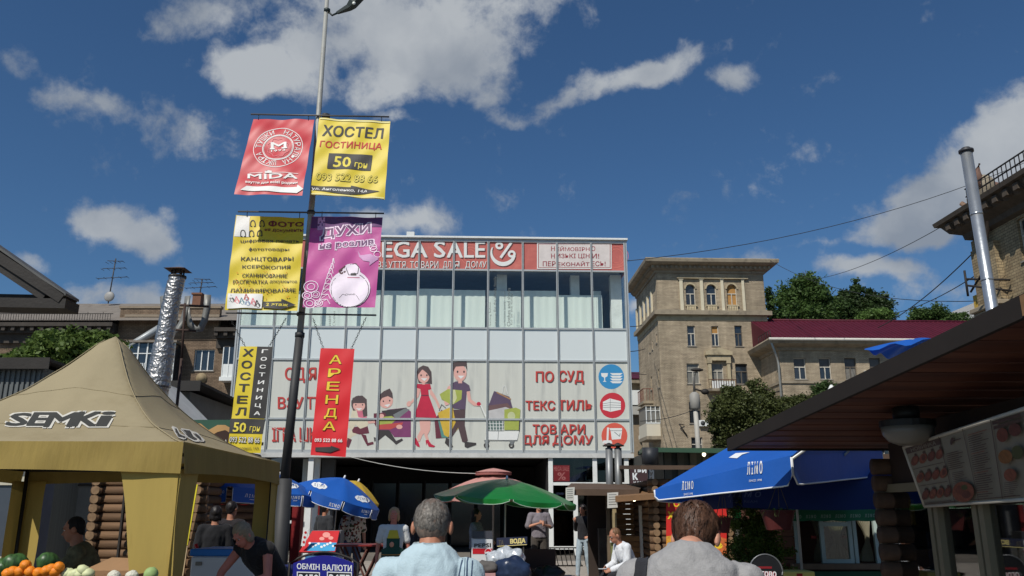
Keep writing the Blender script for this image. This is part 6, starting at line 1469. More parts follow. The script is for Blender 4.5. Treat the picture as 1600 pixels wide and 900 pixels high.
def person(label, loc, rz, Hh=1.7, skin=None, top=None, sleeve=.45, legs=None, legcut=1.0, hair=None, hstyle='short', J=None, build=1.0, vox=.011, look=0, nod=0, group=None, skirt=None, apron=None, detail=False, shoes=None, wseed=0, topcut=-.02, belly=0):
    k = Hh/1.7; skin = skin or skinm
    t = thing('person', label, 'person', loc, rz, group)
    D0 = dict(pel=(0,0,.93), waist=(0,0,1.08), chest=(0,0,1.27), nk=(0,.015,1.44), hd=(0,-.015,1.60),
              shL=(-.185,0,1.38), elL=(-.235,.02,1.10), wrL=(-.25,-.04,.86), shR=(.185,0,1.38), elR=(.235,.02,1.10), wrR=(.25,-.04,.86),
              hpL=(-.09,0,.90), knL=(-.10,-.015,.49), anL=(-.105,.02,.075), hpR=(.09,0,.90), knR=(.10,-.015,.49), anR=(.105,.02,.075))
    if J: D0.update(J)
    j = {a: Vector(b)*k for a, b in D0.items()}; B = build*k
    Rh = Matrix.Rotation(look, 3, 'Z') @ Matrix.Rotation(nod, 3, 'X')
    hd = j['hd']
    def hp(x, y, z): return hd+Rh @ (Vector((x,y,z))*k)
    xax = (j['shR']-j['shL'])
    # ---- body, one continuous surface
    mb = MB(local=True)
    mb.ell(hp(0,.01,.02), (.074*k,.092*k,.095*k), 20, 14, T=Rh); mb.ell(hp(0,-.025,-.045), (.054*k,.062*k,.068*k), 16, 10, T=Rh)
    mb.ell(hp(0,-.06,-.085), (.028*k,.028*k,.022*k), 10, 8); mb.tube([hp(0,-.075,.02), hp(0,-.108,-.022), hp(0,-.085,-.035)], [.010*k,.016*k,.011*k], 8)
    for s in (-1, 1): mb.ell(hp(s*.084,.012,-.012), (.012*k,.022*k,.032*k), 10, 8, T=Rh)
    mb.ell(hp(0,-.082,.038), (.045*k,.014*k,.012*k), 10, 6, T=Rh); mb.ell(hp(0,-.083,-.055), (.026*k,.014*k,.013*k), 10, 6, T=Rh)
    caps(mb, j['nk']-Vector((0,0,.03*k)), hp(0,.015,-.05), .058*B, .054*B)
    eloft(mb, [(j['pel']-Vector((0,0,.08*k)),.13*B,.09*B),(j['pel'],.155*B,.115*B),(j['waist'],.14*B,(.105+belly)*B),(j['chest'],.165*B,.115*B),(j['chest'].lerp(j['nk'],.6),.15*B,.09*B),(j['nk'],.06*B,.058*B)], xax)
    caps(mb, j['shL'], j['shR'], .058*B, .058*B)
    for s in 'LR':
        sg = -1 if s == 'L' else 1
        caps(mb, j['sh'+s], j['el'+s], .05*B, .038*B); caps(mb, j['el'+s], j['wr'+s], .038*B, .025*k)
        d = (j['wr'+s]-j['el'+s]).normalized(); side = d.cross(Vector((0,1,0))); side = side.normalized() if side.length > .2 else Vector((1,0,0)); pn = side.cross(d).normalized()
        c = j['wr'+s]+d*.05*k; mb.ell(c, (.024*k,.037*k,.05*k), 10, 8, T=Matrix((pn, side, d)).transposed())
        for q, L_ in ((-.027,.060),(-.009,.072),(.009,.068),(.027,.052)):
            a0 = j['wr'+s]+d*.085*k+side*q*k; a1 = a0+(d*.62+pn*.25*-sg)*L_*.55*k; a2 = a1+(d*.4-pn*.6*sg)*L_*.5*k; caps(mb, a0, a1, .0095*k, .009*k, 6); caps(mb, a1, a2, .009*k, .0075*k, 6)
        a0 = j['wr'+s]+d*.03*k-side*.03*k*sg; a1 = a0+(d*.6-side*.7*sg)*.035*k; caps(mb, a0, a1, .012*k, .010*k, 6); caps(mb, a1, a1+(d*.9-side*.1)*.03*k, .010*k, .008*k, 6)
        caps(mb, j['hp'+s], j['kn'+s], .078*B, .052*B); caps(mb, j['kn'+s], j['an'+s], .05*B, .034*B)
        an = j['an'+s]; f = Vector((sg*.02,-.14,-.04))*k; caps(mb, an-Vector((0,-.02,.03))*k, an+f, .036*k, .028*k)
    me = remesh(mb, vox*.8 if detail else vox, 2); body = link_mesh(me, 'body', skin, t)
    # ---- face
    mb = MB(local=True)
    for s in (-1, 1): mb.ell(hp(s*.030,-.077,.015), (.011*k,.008*k,.006*k), 8, 6, eye_w); mb.ell(hp(s*.030,-.0855,.015), (.006*k,.004*k,.006*k), 8, 6, eye_d); mb.ell(hp(s*.031,-.087,.037), (.017*k,.005*k,.004*k), 8, 4, hair or eye_d)
    mb.ell(hp(0,-.094,-.055), (.022*k,.006*k,.006*k), 10, 5, lipm); o = mb.build('face', None, t); 
    # ---- top
    if top:
        mb = MB(local=True); g = .016*k
        eloft(mb, [(j['pel']+Vector((0,0,(topcut)*k)),(.172)*B,.13*B),(j['pel']+Vector((0,0,.05*k)),.168*B,.128*B),(j['waist'],.158*B+g*.5,(.115+belly)*B+g*.5),(j['chest'],.172*B+g,.122*B+g),(j['chest'].lerp(j['nk'],.55),.150*B+g,.098*B+g),(j['chest'].lerp(j['nk'],.85),.095*B+g,.078*B+g),(j['nk']-Vector((0,0,.0)),.066*B+g*.4,.062*B+g*.4)], xax)
        caps(mb, j['shL'], j['shR'], .058*B+g*.9, .058*B+g*.9)
        for s in 'LR':
            if sleeve <= 0: continue
            A, E_, W_ = j['sh'+s], j['el'+s], j['wr'+s]
            if sleeve <= .5: caps(mb, A, A.lerp(E_, sleeve*2), .052*B+g, .05*B+g*.9)
            else: caps(mb, A, E_, .052*B+g, .042*B+g); caps(mb, E_, E_.lerp(W_, (sleeve-.5)*2), .042*B+g, .03*B+g)
        me = remesh(mb, vox, 2); wrinkle(me, (.011 if detail else .007)*k, 7, wseed, (1,.6,.5)); wrinkle(me, .0035*k, 22, wseed+3, (1,1,.5)); top_o = link_mesh(me, 'shirt', top, t)
    if legs:
        mb = MB(local=True); g = .014*k
        eloft(mb, [(j['pel']-Vector((0,0,.09*k)),.14*B,.10*B),(j['pel'],.163*B,.122*B),(j['pel']+Vector((0,0,.06*k)),.158*B,.12*B)], xax)
        for s in 'LR':
            caps(mb, j['hp'+s], j['kn'+s], .082*B+g, .056*B+g*.8)
            if legcut > .5: caps(mb, j['kn'+s], j['kn'+s].lerp(j['an'+s], (legcut-.5)*2), .052*B+g, .04*B+g)
        me = remesh(mb, vox, 2); wrinkle(me, .006*k, 8, wseed+7, (1,1,.7)); link_mesh(me, 'trousers', legs, t)
    if skirt:
        mb = MB(local=True); eloft(mb, [(j['pel']+Vector((0,0,.12*k)),.16*B,.125*B),(j['pel'],.18*B,.14*B),(j['pel']-Vector((0,0,.25*k)),.20*B,.16*B),(j['pel']-Vector((0,0,.42*k)),.20*B,.165*B)]); me = remesh(mb, vox, 1); wrinkle(me, .008*k, 8, wseed, (1,1,.2)); link_mesh(me, 'skirt', skirt, t)
    for s in 'LR':
        an = j['an'+s]; sg = -1 if s == 'L' else 1
        mb = MB(local=True); caps(mb, an-Vector((0,-.035,.03))*k, an+Vector((sg*.02,-.15,-.045))*k, .044*k, .034*k); me = remesh(mb, .01, 1); link_mesh(me, 'shoe', shoes or shoe, t)
    # ---- hair
    if hair and hstyle != 'none':
        mb = MB(local=True)
        if hstyle == 'bob':
            mb.ell(hp(0,.024,.034), (.088*k,.092*k,.098*k), 18, 12, T=Rh)
            for s in (-1, 1): mb.ell(hp(s*.07,.02,-.03), (.022*k,.05*k,.07*k), 12, 8, T=Rh)
            mb.ell(hp(0,.06,-.04), (.07*k,.04*k,.07*k), 12, 8, T=Rh)
        elif hstyle == 'long':
            mb.ell(hp(0,.024,.034), (.086*k,.092*k,.098*k), 18, 12, T=Rh); mb.ell(hp(0,.075,-.09), (.08*k,.045*k,.16*k), 14, 10, T=Rh)
            for s in (-1, 1): mb.ell(hp(s*.072,.03,-.06), (.022*k,.04*k,.12*k), 12, 8, T=Rh)
        else:
            mb.ell(hp(0,.026,.030), (.079*k,.086*k,.090*k), 20, 14, T=Rh); mb.ell(hp(0,.058,-.022), (.060*k,.036*k,.05*k), 14, 10, T=Rh)
        me = remesh(mb, vox*.7, 1); wrinkle(me, .006*k, 22, wseed, (1,1,.35)); ho = link_mesh(me, 'hair', hair, t)
    return t, j, hp, k
def cloth(name, c, **kw): return M(name, c, .85, **{**dict(var=.08, vs=6, bump=.25, bs=160, sheen=.1), **kw})
def ground(px, Y): q = P(px, 795, Y); return (q.x, q.y, 0)
grey_hair = M('grey_hair', (88,82,76), .6, var=.4, vs=60, stretch=(1,1,.1)); brown_hair = M('brown_hair', (58,40,30), .55, var=.4, vs=50, stretch=(1,1,.15)); dark_hair = M('black_hair', (30,24,22), .5, var=.3, vs=40); fair_hair = M('fair_hair', (176,140,100), .6, var=.25, vs=40)

# hair strands lying on a head
def strands(t, hp, k, mat, n, seed, keep, L_=.03, wr=.0009, lift=.006, down=1.0, rad=(.082,.094,.100), cen=(0,.02,.03), tuft=22):
    rnd = random.Random(seed); vs = []; fs = []
    for _ in range(n//tuft):
        th = rnd.uniform(0, 2*PI); cz = rnd.uniform(-.6, 1); sr = math.sqrt(1-cz*cz)
        d0 = Vector((sr*math.cos(th), sr*math.sin(th), cz))
        if not keep(d0, rnd): continue
        ta = rnd.gauss(0,.45); tl = rnd.uniform(.5,1.35); lf = rnd.uniform(.1,1.2)
        for _q in range(tuft):
            d = (d0+Vector((rnd.gauss(0,.07), rnd.gauss(0,.07), rnd.gauss(0,.07)))).normalized()
            fl = Vector((d.x*.5, d.y*.6+.25*(1 if cz > .6 else 0), -1*down if cz < .75 else -.25)); fl = (fl-d*fl.dot(d)).normalized(); sd_ = fl.cross(d).normalized()
            fl = (fl+sd_*(ta+rnd.gauss(0,.06))-(d-d0)*2.0).normalized(); l = L_*tl*rnd.uniform(.8,1.15); pts = []
            for q in range(4):
                u = q/3; dd = (d+fl*u*l/.09).normalized(); rr = 1+lift*lf*(.15+u*(1.25-u))/.09*1.4
                pts.append(Vector((cen[0]+dd.x*rad[0]*rr, cen[1]+dd.y*rad[1]*rr, cen[2]+dd.z*rad[2]*rr)))
            kk = len(vs)
            for q, p_ in enumerate(pts): w_ = wr*(1-.8*q/3); vs += [hp(*(p_-sd_*w_)), hp(*(p_+sd_*w_))]
            fs += [(kk,kk+1,kk+3,kk+2),(kk+2,kk+3,kk+5,kk+4),(kk+4,kk+5,kk+7,kk+6)]
    mb = MB(local=True); mb.add(vs, fs); o = mb.build('hair_strands', mat, t, fix=False); o['kind'] = 'stuff'; return o

# ---- old man in the pale blue shirt, seen from behind
Yo = 3.75; c = P(678, 812, Yo)
shirt_b = cloth('pale_blue_shirt', (178,198,204), var=.04)
t, j, hp, k = person('grey-haired balding man from behind in a pale blue collared shirt', (c.x-.015, Yo, 0), PI-R(4), 1.70, skin_t, shirt_b, .5, cloth('grey_trousers', (82,82,80)), hair=None, vox=.008, detail=True, build=.90, look=R(-4), nod=R(18), wseed=2,
    J=dict(shL=(-.17,.0,1.33), shR=(.17,.0,1.33), nk=(0,.0,1.45), hd=(0,-.07,1.528)))
mb = MB(local=True); mb.ell((0,0,0),(1,1,1)) ; mb = MB(local=True)
# short hair cap: back and sides, thin on the crown
mb.ell(hp(0,.022,.020), (.077*k,.089*k,.090*k), 24, 16); mb.ell(hp(0,.055,-.03), (.058*k,.036*k,.048*k), 14, 10)
me = remesh(mb, .006, 1); wrinkle(me, .003, 40, 1, (1,1,.25)); ho = link_mesh(me, 'hair', M('thin_grey_hair', (104,90,80), .65, var=.35, vs=70, stretch=(1,1,.12), dirt=(140,108,88), dscale=14, dpos=.56), t)
strands(t, hp, k, M('grey_strand', (120,114,106), .55, var=.5, vs=90), 12000, 4, lambda d, r: (d.z < .72 or r.random() < .28) and not (d.y < -.25 and d.z < .6), .030, .0010, .007, rad=(.077,.089,.090), cen=(0,.022,.02))
mb = MB(local=True)     # collar and yoke seam
def ringp(z, rx, ry, yo, n=28): return [Vector((rx*math.cos(2*PI*i/n), yo+ry*math.sin(2*PI*i/n), z)) for i in range(n)]
mb.loft([ringp(1.395*k,.085,.078,.003), ringp(1.435*k,.078,.072,.0), ringp(1.462*k,.070,.066,-.004), ringp(1.442*k,.083,.078,.002), ringp(1.40*k,.098,.090,.006)], caps=False); mb.build('collar', shirt_b, t, fix=False)
mb = MB(local=True)
for x0 in (.148,.160,.176,.190): 
    pts = []
    for q in range(10): z = 1.36-q*.05; pts.append(Vector((-x0-.01*q*.4, .118+.012*math.sin(q)-.02*(x0-.14)*20, z)))
mb = MB(local=True)
# dark stripes of the sleeve, laid on the shirt
shp = [o for o in t.children if o.name.startswith('shirt')][0]
dd_ = Draw(mesh_proj(shp), .0015, .0002, 5); nv = cloth('navy_stripe', (66,84,108))
for pl, w in (([(725,866),(721,880),(716,905)],2.2),([(733,864),(730,878),(729,905)],2.4),([(738,876),(736,905)],1.8),([(727,868),(725,905)],1.0)): dd_.line(pl, w, nv)
dd_.build('shirt_stripes', t)

# ---- young man in the grey t-shirt with a shoulder strap, from behind
Yg = 3.2; c = P(1083, 820, Yg)
grey_t = cloth('grey_marl', (150,148,146), var=.10, vs=60)
t, j, hp, k = person('brown-haired man from behind in a grey t-shirt with a black shoulder strap', (c.x-.02, Yg, 0), PI-R(10), 1.70, skinm, grey_t, .40, cloth('dark_jeans', (52,58,70)), hair=brown_hair, vox=.008, detail=True, build=1.0, look=R(-20), nod=R(30), wseed=5,
    J=dict(hd=(-.035,-.125,1.495), shL=(-.19,-.02,1.335), shR=(.19,-.02,1.345), nk=(0,-.0,1.475), chest=(0,.02,1.28)))
strands(t, hp, k, M('brown_strand', (84,58,42), .5, var=.55, vs=90), 16000, 6, lambda d, r: not (d.y < -.2 and d.z < .55), .060, .0013, .020, rad=(.078,.086,.089), cen=(0,.026,.03))
sh_ = [o for o in t.children if o.name.startswith('shirt')][0]
dd_ = Draw(mesh_proj(sh_), .006, .0003, 4); stp = cloth('black_strap', (34,34,38), var=.15)
dd_.poly([(1019,843),(1031,841),(1020,855),(1014,872),(1011,905),(990,905),(993,880),(1003,858)], stp); dd_.build('shoulder_strap', t)
mb = MB(local=True); zt = 1.435
mb.loft([ringp(1.452*k,.086,.078,-.002), ringp(1.478*k,.077,.071,-.006), ringp(1.481*k,.071,.066,-.008), ringp(1.44*k,.078,.072,-.002)], caps=False); mb.build('neckband', grey_t, t, fix=False)

# ---- woman in the green apron
apr = cloth('green_apron', (34,74,62)); 
t, j, hp, k = person('fair-haired woman in white t-shirt and long dark green apron with yellow top', ground(616,13.6), R(8), 1.60, skin_r, cloth('white_tee', (212,212,208)), .30, cloth('dark_leg', (44,44,48)), hair=fair_hair, hstyle='bob', vox=.009, build=.92, look=R(-6), wseed=3, belly=.01,
    J=dict(elL=(-.25,.03,1.08), wrL=(-.26,.0,.84), elR=(.25,.04,1.10), wrR=(.22,.08,.90)))
mb = MB(local=True)
def apf(u, v):
    z = (1.24-v*.66)*k; a = (u-.5)*(1.1 if v < .25 else 2.3)
    ry = .178+.01*math.sin(u*14)*v; return Vector((.205*k*math.sin(a), -ry*k*math.cos(a)*(.88+.1*v)+.0, z))
mb.grid(apf, 16, 14); mb.build('apron', apr, t, fix=False)
mb = MB(local=True); mb.grid(lambda u, v: Vector((.19*k*math.sin((u-.5)*(1.1-.4*v)), -(.150+.0)*k*math.cos((u-.5)*1.1)*(1.12-.14*v), (1.235+.13*v)*k)), 10, 6); mb.build('yellow_bib', cloth('yellow_cloth', (214,190,60)), t, fix=False)
mb = MB(local=True); mb.ell((-.02,-.175*k,1.14*k), (.035,.006,.04), 10, 6, M('apron_print', (214,150,120), .7)); mb.build('apron_motif', None, t)
mb = MB(local=True); mb.tube([Vector((.2*k*math.sin(a), -.183*k*math.cos(a)*.93, .98*k)) for a in [-1.1+.22*q for q in range(11)]], .008, 5); mb.build('apron_string', cloth('orange_string', (170,120,60)), t)

# ---- person in a floral blouse half hidden by the parasol
flo = M('floral_cloth', (206,196,180), .85, var=.7, vs=28)
nt_ = flo.node_tree
vor = nt_.nodes.new('ShaderNodeTexVoronoi'); vor.inputs['Scale'].default_value = 26
tcx = [n for n in nt_.nodes if n.bl_idname == 'ShaderNodeTexCoord'][0]; nt_.links.new(tcx.outputs['Object'], vor.inputs['Vector'])
rmp = nt_.nodes.new('ShaderNodeValToRGB'); nt_.links.new(vor.outputs['Color'], rmp.inputs[0]); rmp.color_ramp.interpolation = 'CONSTANT'
for i, (p_, c_) in enumerate(((0,(206,198,184)),(.45,(120,60,50)),(.6,(206,196,178)),(.75,(60,70,50)),(.88,(150,110,80)))):
    e_ = rmp.color_ramp.elements[i] if i < 2 else rmp.color_ramp.elements.new(p_)
    e_.position = p_; e_.color = (*srgb(c_), 1)
nt_.links.new(rmp.outputs[0], nt_.nodes['Principled BSDF'].inputs['Base Color'])
person('person in floral blouse and jeans standing behind the tilted blue parasol', ground(553,18.6), R(20), 1.72, skinm, flo, .4, cloth('jeans_blue', (74,90,116)), hair=brown_hair, vox=.012, wseed=9, J=dict(elL=(-.26,.0,1.12), wrL=(-.30,-.10,.90)))
# ---- person with a white cap behind the old man
t, j, hp, k = person('person in a dark top and white headscarf hidden behind the old man', ground(668,15.5), R(0), 1.70, skin_t, cloth('charcoal_top', (42,42,46)), .9, cloth('dark_leg2', (44,44,50)), hair=M('white_scarf', (222,220,212), .8), hstyle='bob', vox=.012, wseed=11, J=dict(shL=(-.2,0,1.4)))
# ---- girl in profile behind the fridge
person('dark-haired woman in a grey checked shirt looking right behind the drinks fridge', ground(744,17.2), R(75), 1.58, skinm, M('grey_check', (128,134,146), .85, var=.5, vs=30), .45, cloth('dark_leg3', (50,50,58)), hair=dark_hair, hstyle='long', vox=.012, wseed=12, J=dict(elL=(-.2,-.12,1.14), wrL=(-.12,-.34,1.08), elR=(.2,-.1,1.14), wrR=(.12,-.30,1.05)))
# ---- man with folded arms, head hidden by the green parasol
person('man in a grey t-shirt and dark cargo trousers with hands clasped at his chest', ground(842,20.5), R(12), 1.78, skinm, cloth('grey_shirt', (124,118,124)), .45, cloth('cargo_trousers', (72,66,60)), hair=dark_hair, vox=.011, wseed=14, build=1.02,
       J=dict(elL=(-.27,-.03,1.14), wrL=(-.06,-.24,1.22), elR=(.27,-.03,1.14), wrR=(.07,-.25,1.18), knL=(-.13,-.03,.49), anL=(-.16,.03,.075), knR=(.12,-.02,.49), anR=(.13,.02,.075)))
# ---- woman in black jacket
t, j, hp, k = person('dark-haired woman in a black jacket and pale jeans by the kiosk post', ground(911,21), R(-35), 1.68, skinm, cloth('black_jacket', (30,30,34)), .95, cloth('pale_jeans', (160,176,186)), hair=dark_hair, hstyle='long', vox=.011, wseed=15, build=.92, shoes=M('sandal', (150,120,90), .6), nod=R(8),
       J=dict(elL=(-.22,.02,1.14), wrL=(-.14,-.16,1.32), elR=(.24,.06,1.10), wrR=(.20,-.14,.98), anL=(-.13,-.10,.075), knL=(-.11,-.08,.49), anR=(.11,.08,.075)))
# ---- seated man with white shirt
Ys = 14.5; g = ground(985, Ys)
t, j, hp, k = person('seated man in a white shirt leaning forward over his phone', g, R(-70), 1.72, skin_t, cloth('white_shirt', (220,222,224), var=.03), .98, cloth('black_trousers', (30,30,34)), hair=M('light_brown_hair', (112,82,56), .6, var=.3, vs=40), vox=.010, nod=R(28), wseed=16, build=.95,
       J=dict(pel=(0,0,.55), waist=(0,-.05,.70), chest=(0,-.14,.88), nk=(0,-.22,1.04), hd=(0,-.30,1.16), shL=(-.17,-.18,.98), shR=(.17,-.18,.98), elL=(-.2,-.22,.72), wrL=(-.1,-.42,.66), elR=(.2,-.2,.72), wrR=(.1,-.42,.64),
              hpL=(-.1,-.02,.52), knL=(-.14,-.44,.53), anL=(-.14,-.42,.075), hpR=(.1,-.02,.52), knR=(.14,-.46,.53), anR=(.14,-.5,.075)))
mb = MB(local=False); M_ = WM[t.name]; cph = M_ @ Vector((0,-.53,.66)); mb.box(cph, (.075,.15,.01), R(-70)); tag(mb.build('phone', M('phone_white', (214,216,218), .3), bevel=.003), 'white phone held by the seated man', 'phone')
bt_ = thing('stool', 'low wooden stool under the seated man', 'stool', g, R(-70))
mb = MB(local=True); mb.bb(-.2,.2,-.15,.2,.40,.44); mb.build('seat', wood, bt_, bevel=.005)
for x_ in (-.16,.16):
    for y_ in (-.1,.16): mb = MB(local=True); mb.bb(x_-.02,x_+.02,y_-.02,y_+.02,0,.399); mb.build('leg', wood, bt_)
# ---- bending woman in black and the seated seller in the tent
t, j, hp, k = person('woman in a black vest bending over the stall beside the white freezer', (P(398,860,9.0).x+.12, 9.0, 0), R(-28), 1.66, skin_r, cloth('black_vest', (26,24,26)), .0, cloth('black_skirt', (30,28,32)), hair=M('ash_hair', (150,132,108), .6, var=.3, vs=40), hstyle='bob', vox=.010, nod=R(42), wseed=17, build=1.08,
       J=dict(pel=(.0,.12,.90), waist=(0,.06,1.03), chest=(0,-.10,1.18), nk=(0,-.24,1.30), hd=(0,-.36,1.38), shL=(-.19,-.18,1.24), shR=(.19,-.18,1.24), elL=(-.26,-.34,1.02), wrL=(-.2,-.50,.84), elR=(.27,-.24,.98), wrR=(.12,-.44,.92),
              hpL=(-.1,.12,.88), knL=(-.1,.06,.48), anL=(-.1,.12,.075), hpR=(.1,.12,.88), knR=(.1,.06,.48), anR=(.1,.12,.075)))
t, j, hp, k = person('seller in a camouflage shirt and black cap sitting in the shade under the beige tent', (P(135,850,8.6).x, 8.6, 0), R(-70), 1.68, skin_t, M('camouflage', (104,100,74), .85, var=.65, vs=9), .45, cloth('dark_work_trousers', (50,50,44)), hair=M('black_cap', (24,24,26), .8), hstyle='short', vox=.011, nod=R(16), wseed=18, build=1.08,
       J=dict(pel=(0,.1,.80), waist=(0,.06,.95), chest=(0,-.02,1.13), nk=(0,-.08,1.28), hd=(0,-.13,1.42), shL=(-.19,-.05,1.20), shR=(.19,-.05,1.20), elL=(-.24,-.22,1.0), wrL=(-.12,-.45,1.0), elR=(.24,-.2,1.0), wrR=(.12,-.45,1.0), hpL=(-.1,.08,.78), knL=(-.12,-.3,.6), hpR=(.1,.08,.78), knR=(.12,-.3,.6), anL=(-.12,-.3,.075), anR=(.12,-.3,.075)))
# customers standing in deep shade behind the tent
for i, (px, Y, a, h_, lb) in enumerate(((338,12.8,200,1.62,'dark-dressed customer farthest left in the shade below the blue valances'),(362,13.2,160,1.70,'dark-dressed customer in the middle below the blue valances'),(508,21,150,1.7,'shadowy figure standing behind the white posts under the glass front'))):
    person(lb, ground(px,Y), R(a), h_, skin_t, cloth('shade_top_%d' % i, ((22,22,25),(26,20,23),(44,46,50))[i]), .45, cloth('shade_leg_%d' % i, (34,36,44)), hair=dark_hair, hstyle=('bob','short','short')[i], vox=.014, wseed=20+i)
# ================================================================== LEFT SIDE PROPS
blk = M('black_beam', (44,40,36), .7, var=.3, vs=2, bump=.2)
gt = thing('gable_canopy', 'black steel gable roof edge jutting in at the left frame edge', 'canopy', (P(0,470,9).x, 9, 0), 0)
def beam(a, b, Y, w, dp, nm='beam'):
    A, B = P(*a, Y), P(*b, Y); mb = MB(); d = (B-A).normalized(); n = Vector((0,1,0)).cross(d).normalized()*w/2; mb.add([A+n, B+n, B-n, A-n]+[p_+Vector((0,dp,0)) for p_ in (A+n, B+n, B-n, A-n)], [(0,1,2,3),(7,6,5,4),(0,4,5,1),(1,5,6,2),(2,6,7,3),(3,7,4,0)]); return mb.build(nm, blk, gt)
beam((-120,325),(96,466),9,.11,.3,'rafter'); beam((-120,336),(70,462),9.03,.12,.2,'rafter_board'); beam((-120,470),(102,474),9.01,.11,.3,'tie_beam'); beam((-120,462),(88,466),9.6,.08,.1,'tie_beam')
mb = MB(); A = P(-120,312,9)+Vector((0,0,.06)); B = P(102,462,9)+Vector((0,0,.03)); mb.slab([A, B, B+Vector((.0,.3,0)), A+Vector((0,.3,0))], (0,0,1), .03); mb.build('roof_sheet', M('roof_sheet_grey', (84,84,82), .6), gt)
mb = MB(); c = P(-95,480,9); mb.tube([Vector((c.x,9.1,0)), c], .07, 8); mb.build('post', blk, gt)
# grey sheds behind the tent
corr = M('corrugated', (96,100,100), .6, .1, var=.2, vs=2, stretch=(10,10,.3), dirt=(66,64,60), dscale=1.5)
def hut(name, label, x0, x1, y0, y1, z, mat, roofm, over=.25, slope=.2):
    t = thing(name, label, 'kiosk', ((x0+x1)/2, y0, 0), 0)
    mb = MB(); mb.bb(x0, x1, y0, y1, 0, z); mb.build('wall', mat, t)
    mb = MB(); mb.slab([(x0-over,y0-over,z+.06+slope),(x1+over,y0-over,z+.06+slope),(x1+over,y1+over,z+.06),(x0-over,y1+over,z+.06)], (0,0,1), .06); mb.bb(x0-over, x1+over, y0-over-.02, y0-over, z-.15+slope, z+.08+slope); mb.build('roof', roofm, t); return t
xa, xb = P(-160,700,17).x, P(52,700,17).x; z = P(20,575,17).z
t = hut('metal_shed', 'grey corrugated shed at the far left behind the tent', xa, xb, 17, 21, z, corr, blk, .2, .1)
for k in range(26): mb = MB(); xx = xa+(xb-xa)*k/26; mb.bb(xx, xx+.05, 16.97, 17.0, .3, z-.05); mb.build('sheet_rib', corr, t)
mb = MB(); mb.bb(xa,xb+.02,16.9,16.96,z*.62,z*.62+.12); mb.build('crossbar', blk, t)
xa2, xb2 = P(56,650,19).x, P(190,650,19).x; z2 = P(100,612,19).z
t = hut('grey_kiosk', 'low grey kiosk with dark sloping roof below the walnut tree', xa2, xb2+1.5, 19, 23, z2, M('grey_board', (104,106,104), .7, dirt=(74,72,70)), M('dark_bitumen', (50,48,46), .8), .35, .12)
mb = MB(); mb.bb(xa2+.3, xa2+1.9, 18.95, 18.99, z2-.9, z2-.35); mb.build('window', M('dark_slot', (40,40,42), .4), t)
for zz in (.25,.5,.75): mb = MB(); mb.bb(xa2, xb2+1.5, 18.96, 18.995, z2*zz, z2*zz+.05); mb.build('panel_joint', blk, t)
# white door and posts seen under the tent at left
wt = thing('kiosk_door', 'white framed glass door under the left part of the tent', 'door', (P(10,840,12.5).x, 12.5, 0), 0)
dwx = [P(p_,840,12.5).x for p_ in (-40,40)]
mb = MB(); zt = P(0,745,12.5).z; mb.bb(dwx[1]-.12,dwx[1],12.4,12.5,0,zt); mb.bb(dwx[0],dwx[1]-.12,12.4,12.5,zt-.12,zt); mb.bb(dwx[0],dwx[1]-.12,12.4,12.5,0,.95); mb.build('door_frame', M('cream_frame', (188,182,160), .6), wt)
mb = MB(); mb.bb(dwx[0],dwx[1]-.12,12.43,12.46,.95,zt-.12); mb.build('door_glass', M('grey_glass', (70,76,84), .2), wt)
mb = MB(); x_ = P(46,800,12.2).x; mb.bb(x_-.0,x_+.25,12.0,12.3,0,zt+.1); o = mb.build('screen_board', M('bluegrey_panel', (110,116,124), .7)); tag(o, 'blue-grey board beside the white framed door', 'board')
# log cabin behind the tent
logm = [M('log_%d' % i, c_, .75, var=.22, vs=2.5, stretch=(.5,8,8), bump=.3, bs=12) for i, c_ in enumerate(((112,86,62),(100,76,54),(122,94,68)))]
ende = M('log_end_wood', (132,106,78), .8, var=.3, vs=14)
def logcabin(name, label, x0, x1, Y, zt, r_, endx=None, dy=3.0, cat='kiosk'):
    t = thing(name, label, cat, ((x0+x1)/2, Y, 0), 0); n = int(zt/(2*r_))
    for k in range(n):
        zz = r_+k*2*r_; mb = MB(); mb.tube([(x0-.12,Y,zz),(x1+.12,Y,zz)], r_*1.02, 12, logm[k % 3]); mb.build('log', logm[k % 3], t)
        for xx in (x0, x1):
            mb = MB(); mb.tube([(xx,Y-.16,zz+r_*.0),(xx,Y+dy,zz)], r_*.98, 12, logm[(k+1) % 3]); l_ = mb.build('log', logm[(k+1) % 3], t)
            mb = MB(); mb.tube([(xx,Y-.166,zz),(xx,Y-.158,zz)], r_*.93, 12, ende, smooth=False); mb.build('log_end', ende, l_)
    return t, n*2*r_
x0, x1 = P(150,820,14).x, P(309,820,14).x
lc, zl = logcabin('log_kiosk', 'brown log cabin kiosk behind the tent with a yellow strip on its corner', x0, x1, 14, 2.75, .07)
xd0, xd1 = P(188,830,13.9).x, P(205,830,13.9).x
awn = thing('painted_awning', 'green, tan and brown wavy painted sign board above the log cabin roof', 'sign', ((x0+x1)/2, 13.6, 2.7), 0)
pa = [P(288,656,13.6), P(374,656,13.6), P(374,712,13.6), P(288,712,13.6)]
mb = MB(); mb.slab(pa, (0,-1,0), .05, M('awning_brown', (58,36,28), .7)); mb.build('board', None, awn)
d = Draw(plane_proj(pa[0], pa[1], pa[3]), .003, .0005); gna = M('awning_green', (46,84,66), .6); tna = M('awning_tan', (184,144,92), .6)
top = [(288,656),(374,656)]; w1 = [(374,667),(366,672),(352,664),(340,664),(326,672),(314,662),(302,660),(292,668),(288,672)]
d.poly(top+w1, gna); w2 = [(288,672),(292,668),(302,660),(314,662),(326,672),(340,664),(352,664),(366,672),(374,667),(374,674),(366,680),(352,672),(340,675),(326,683),(314,675),(302,668),(292,676),(288,682)]; d.poly(w2, tna)
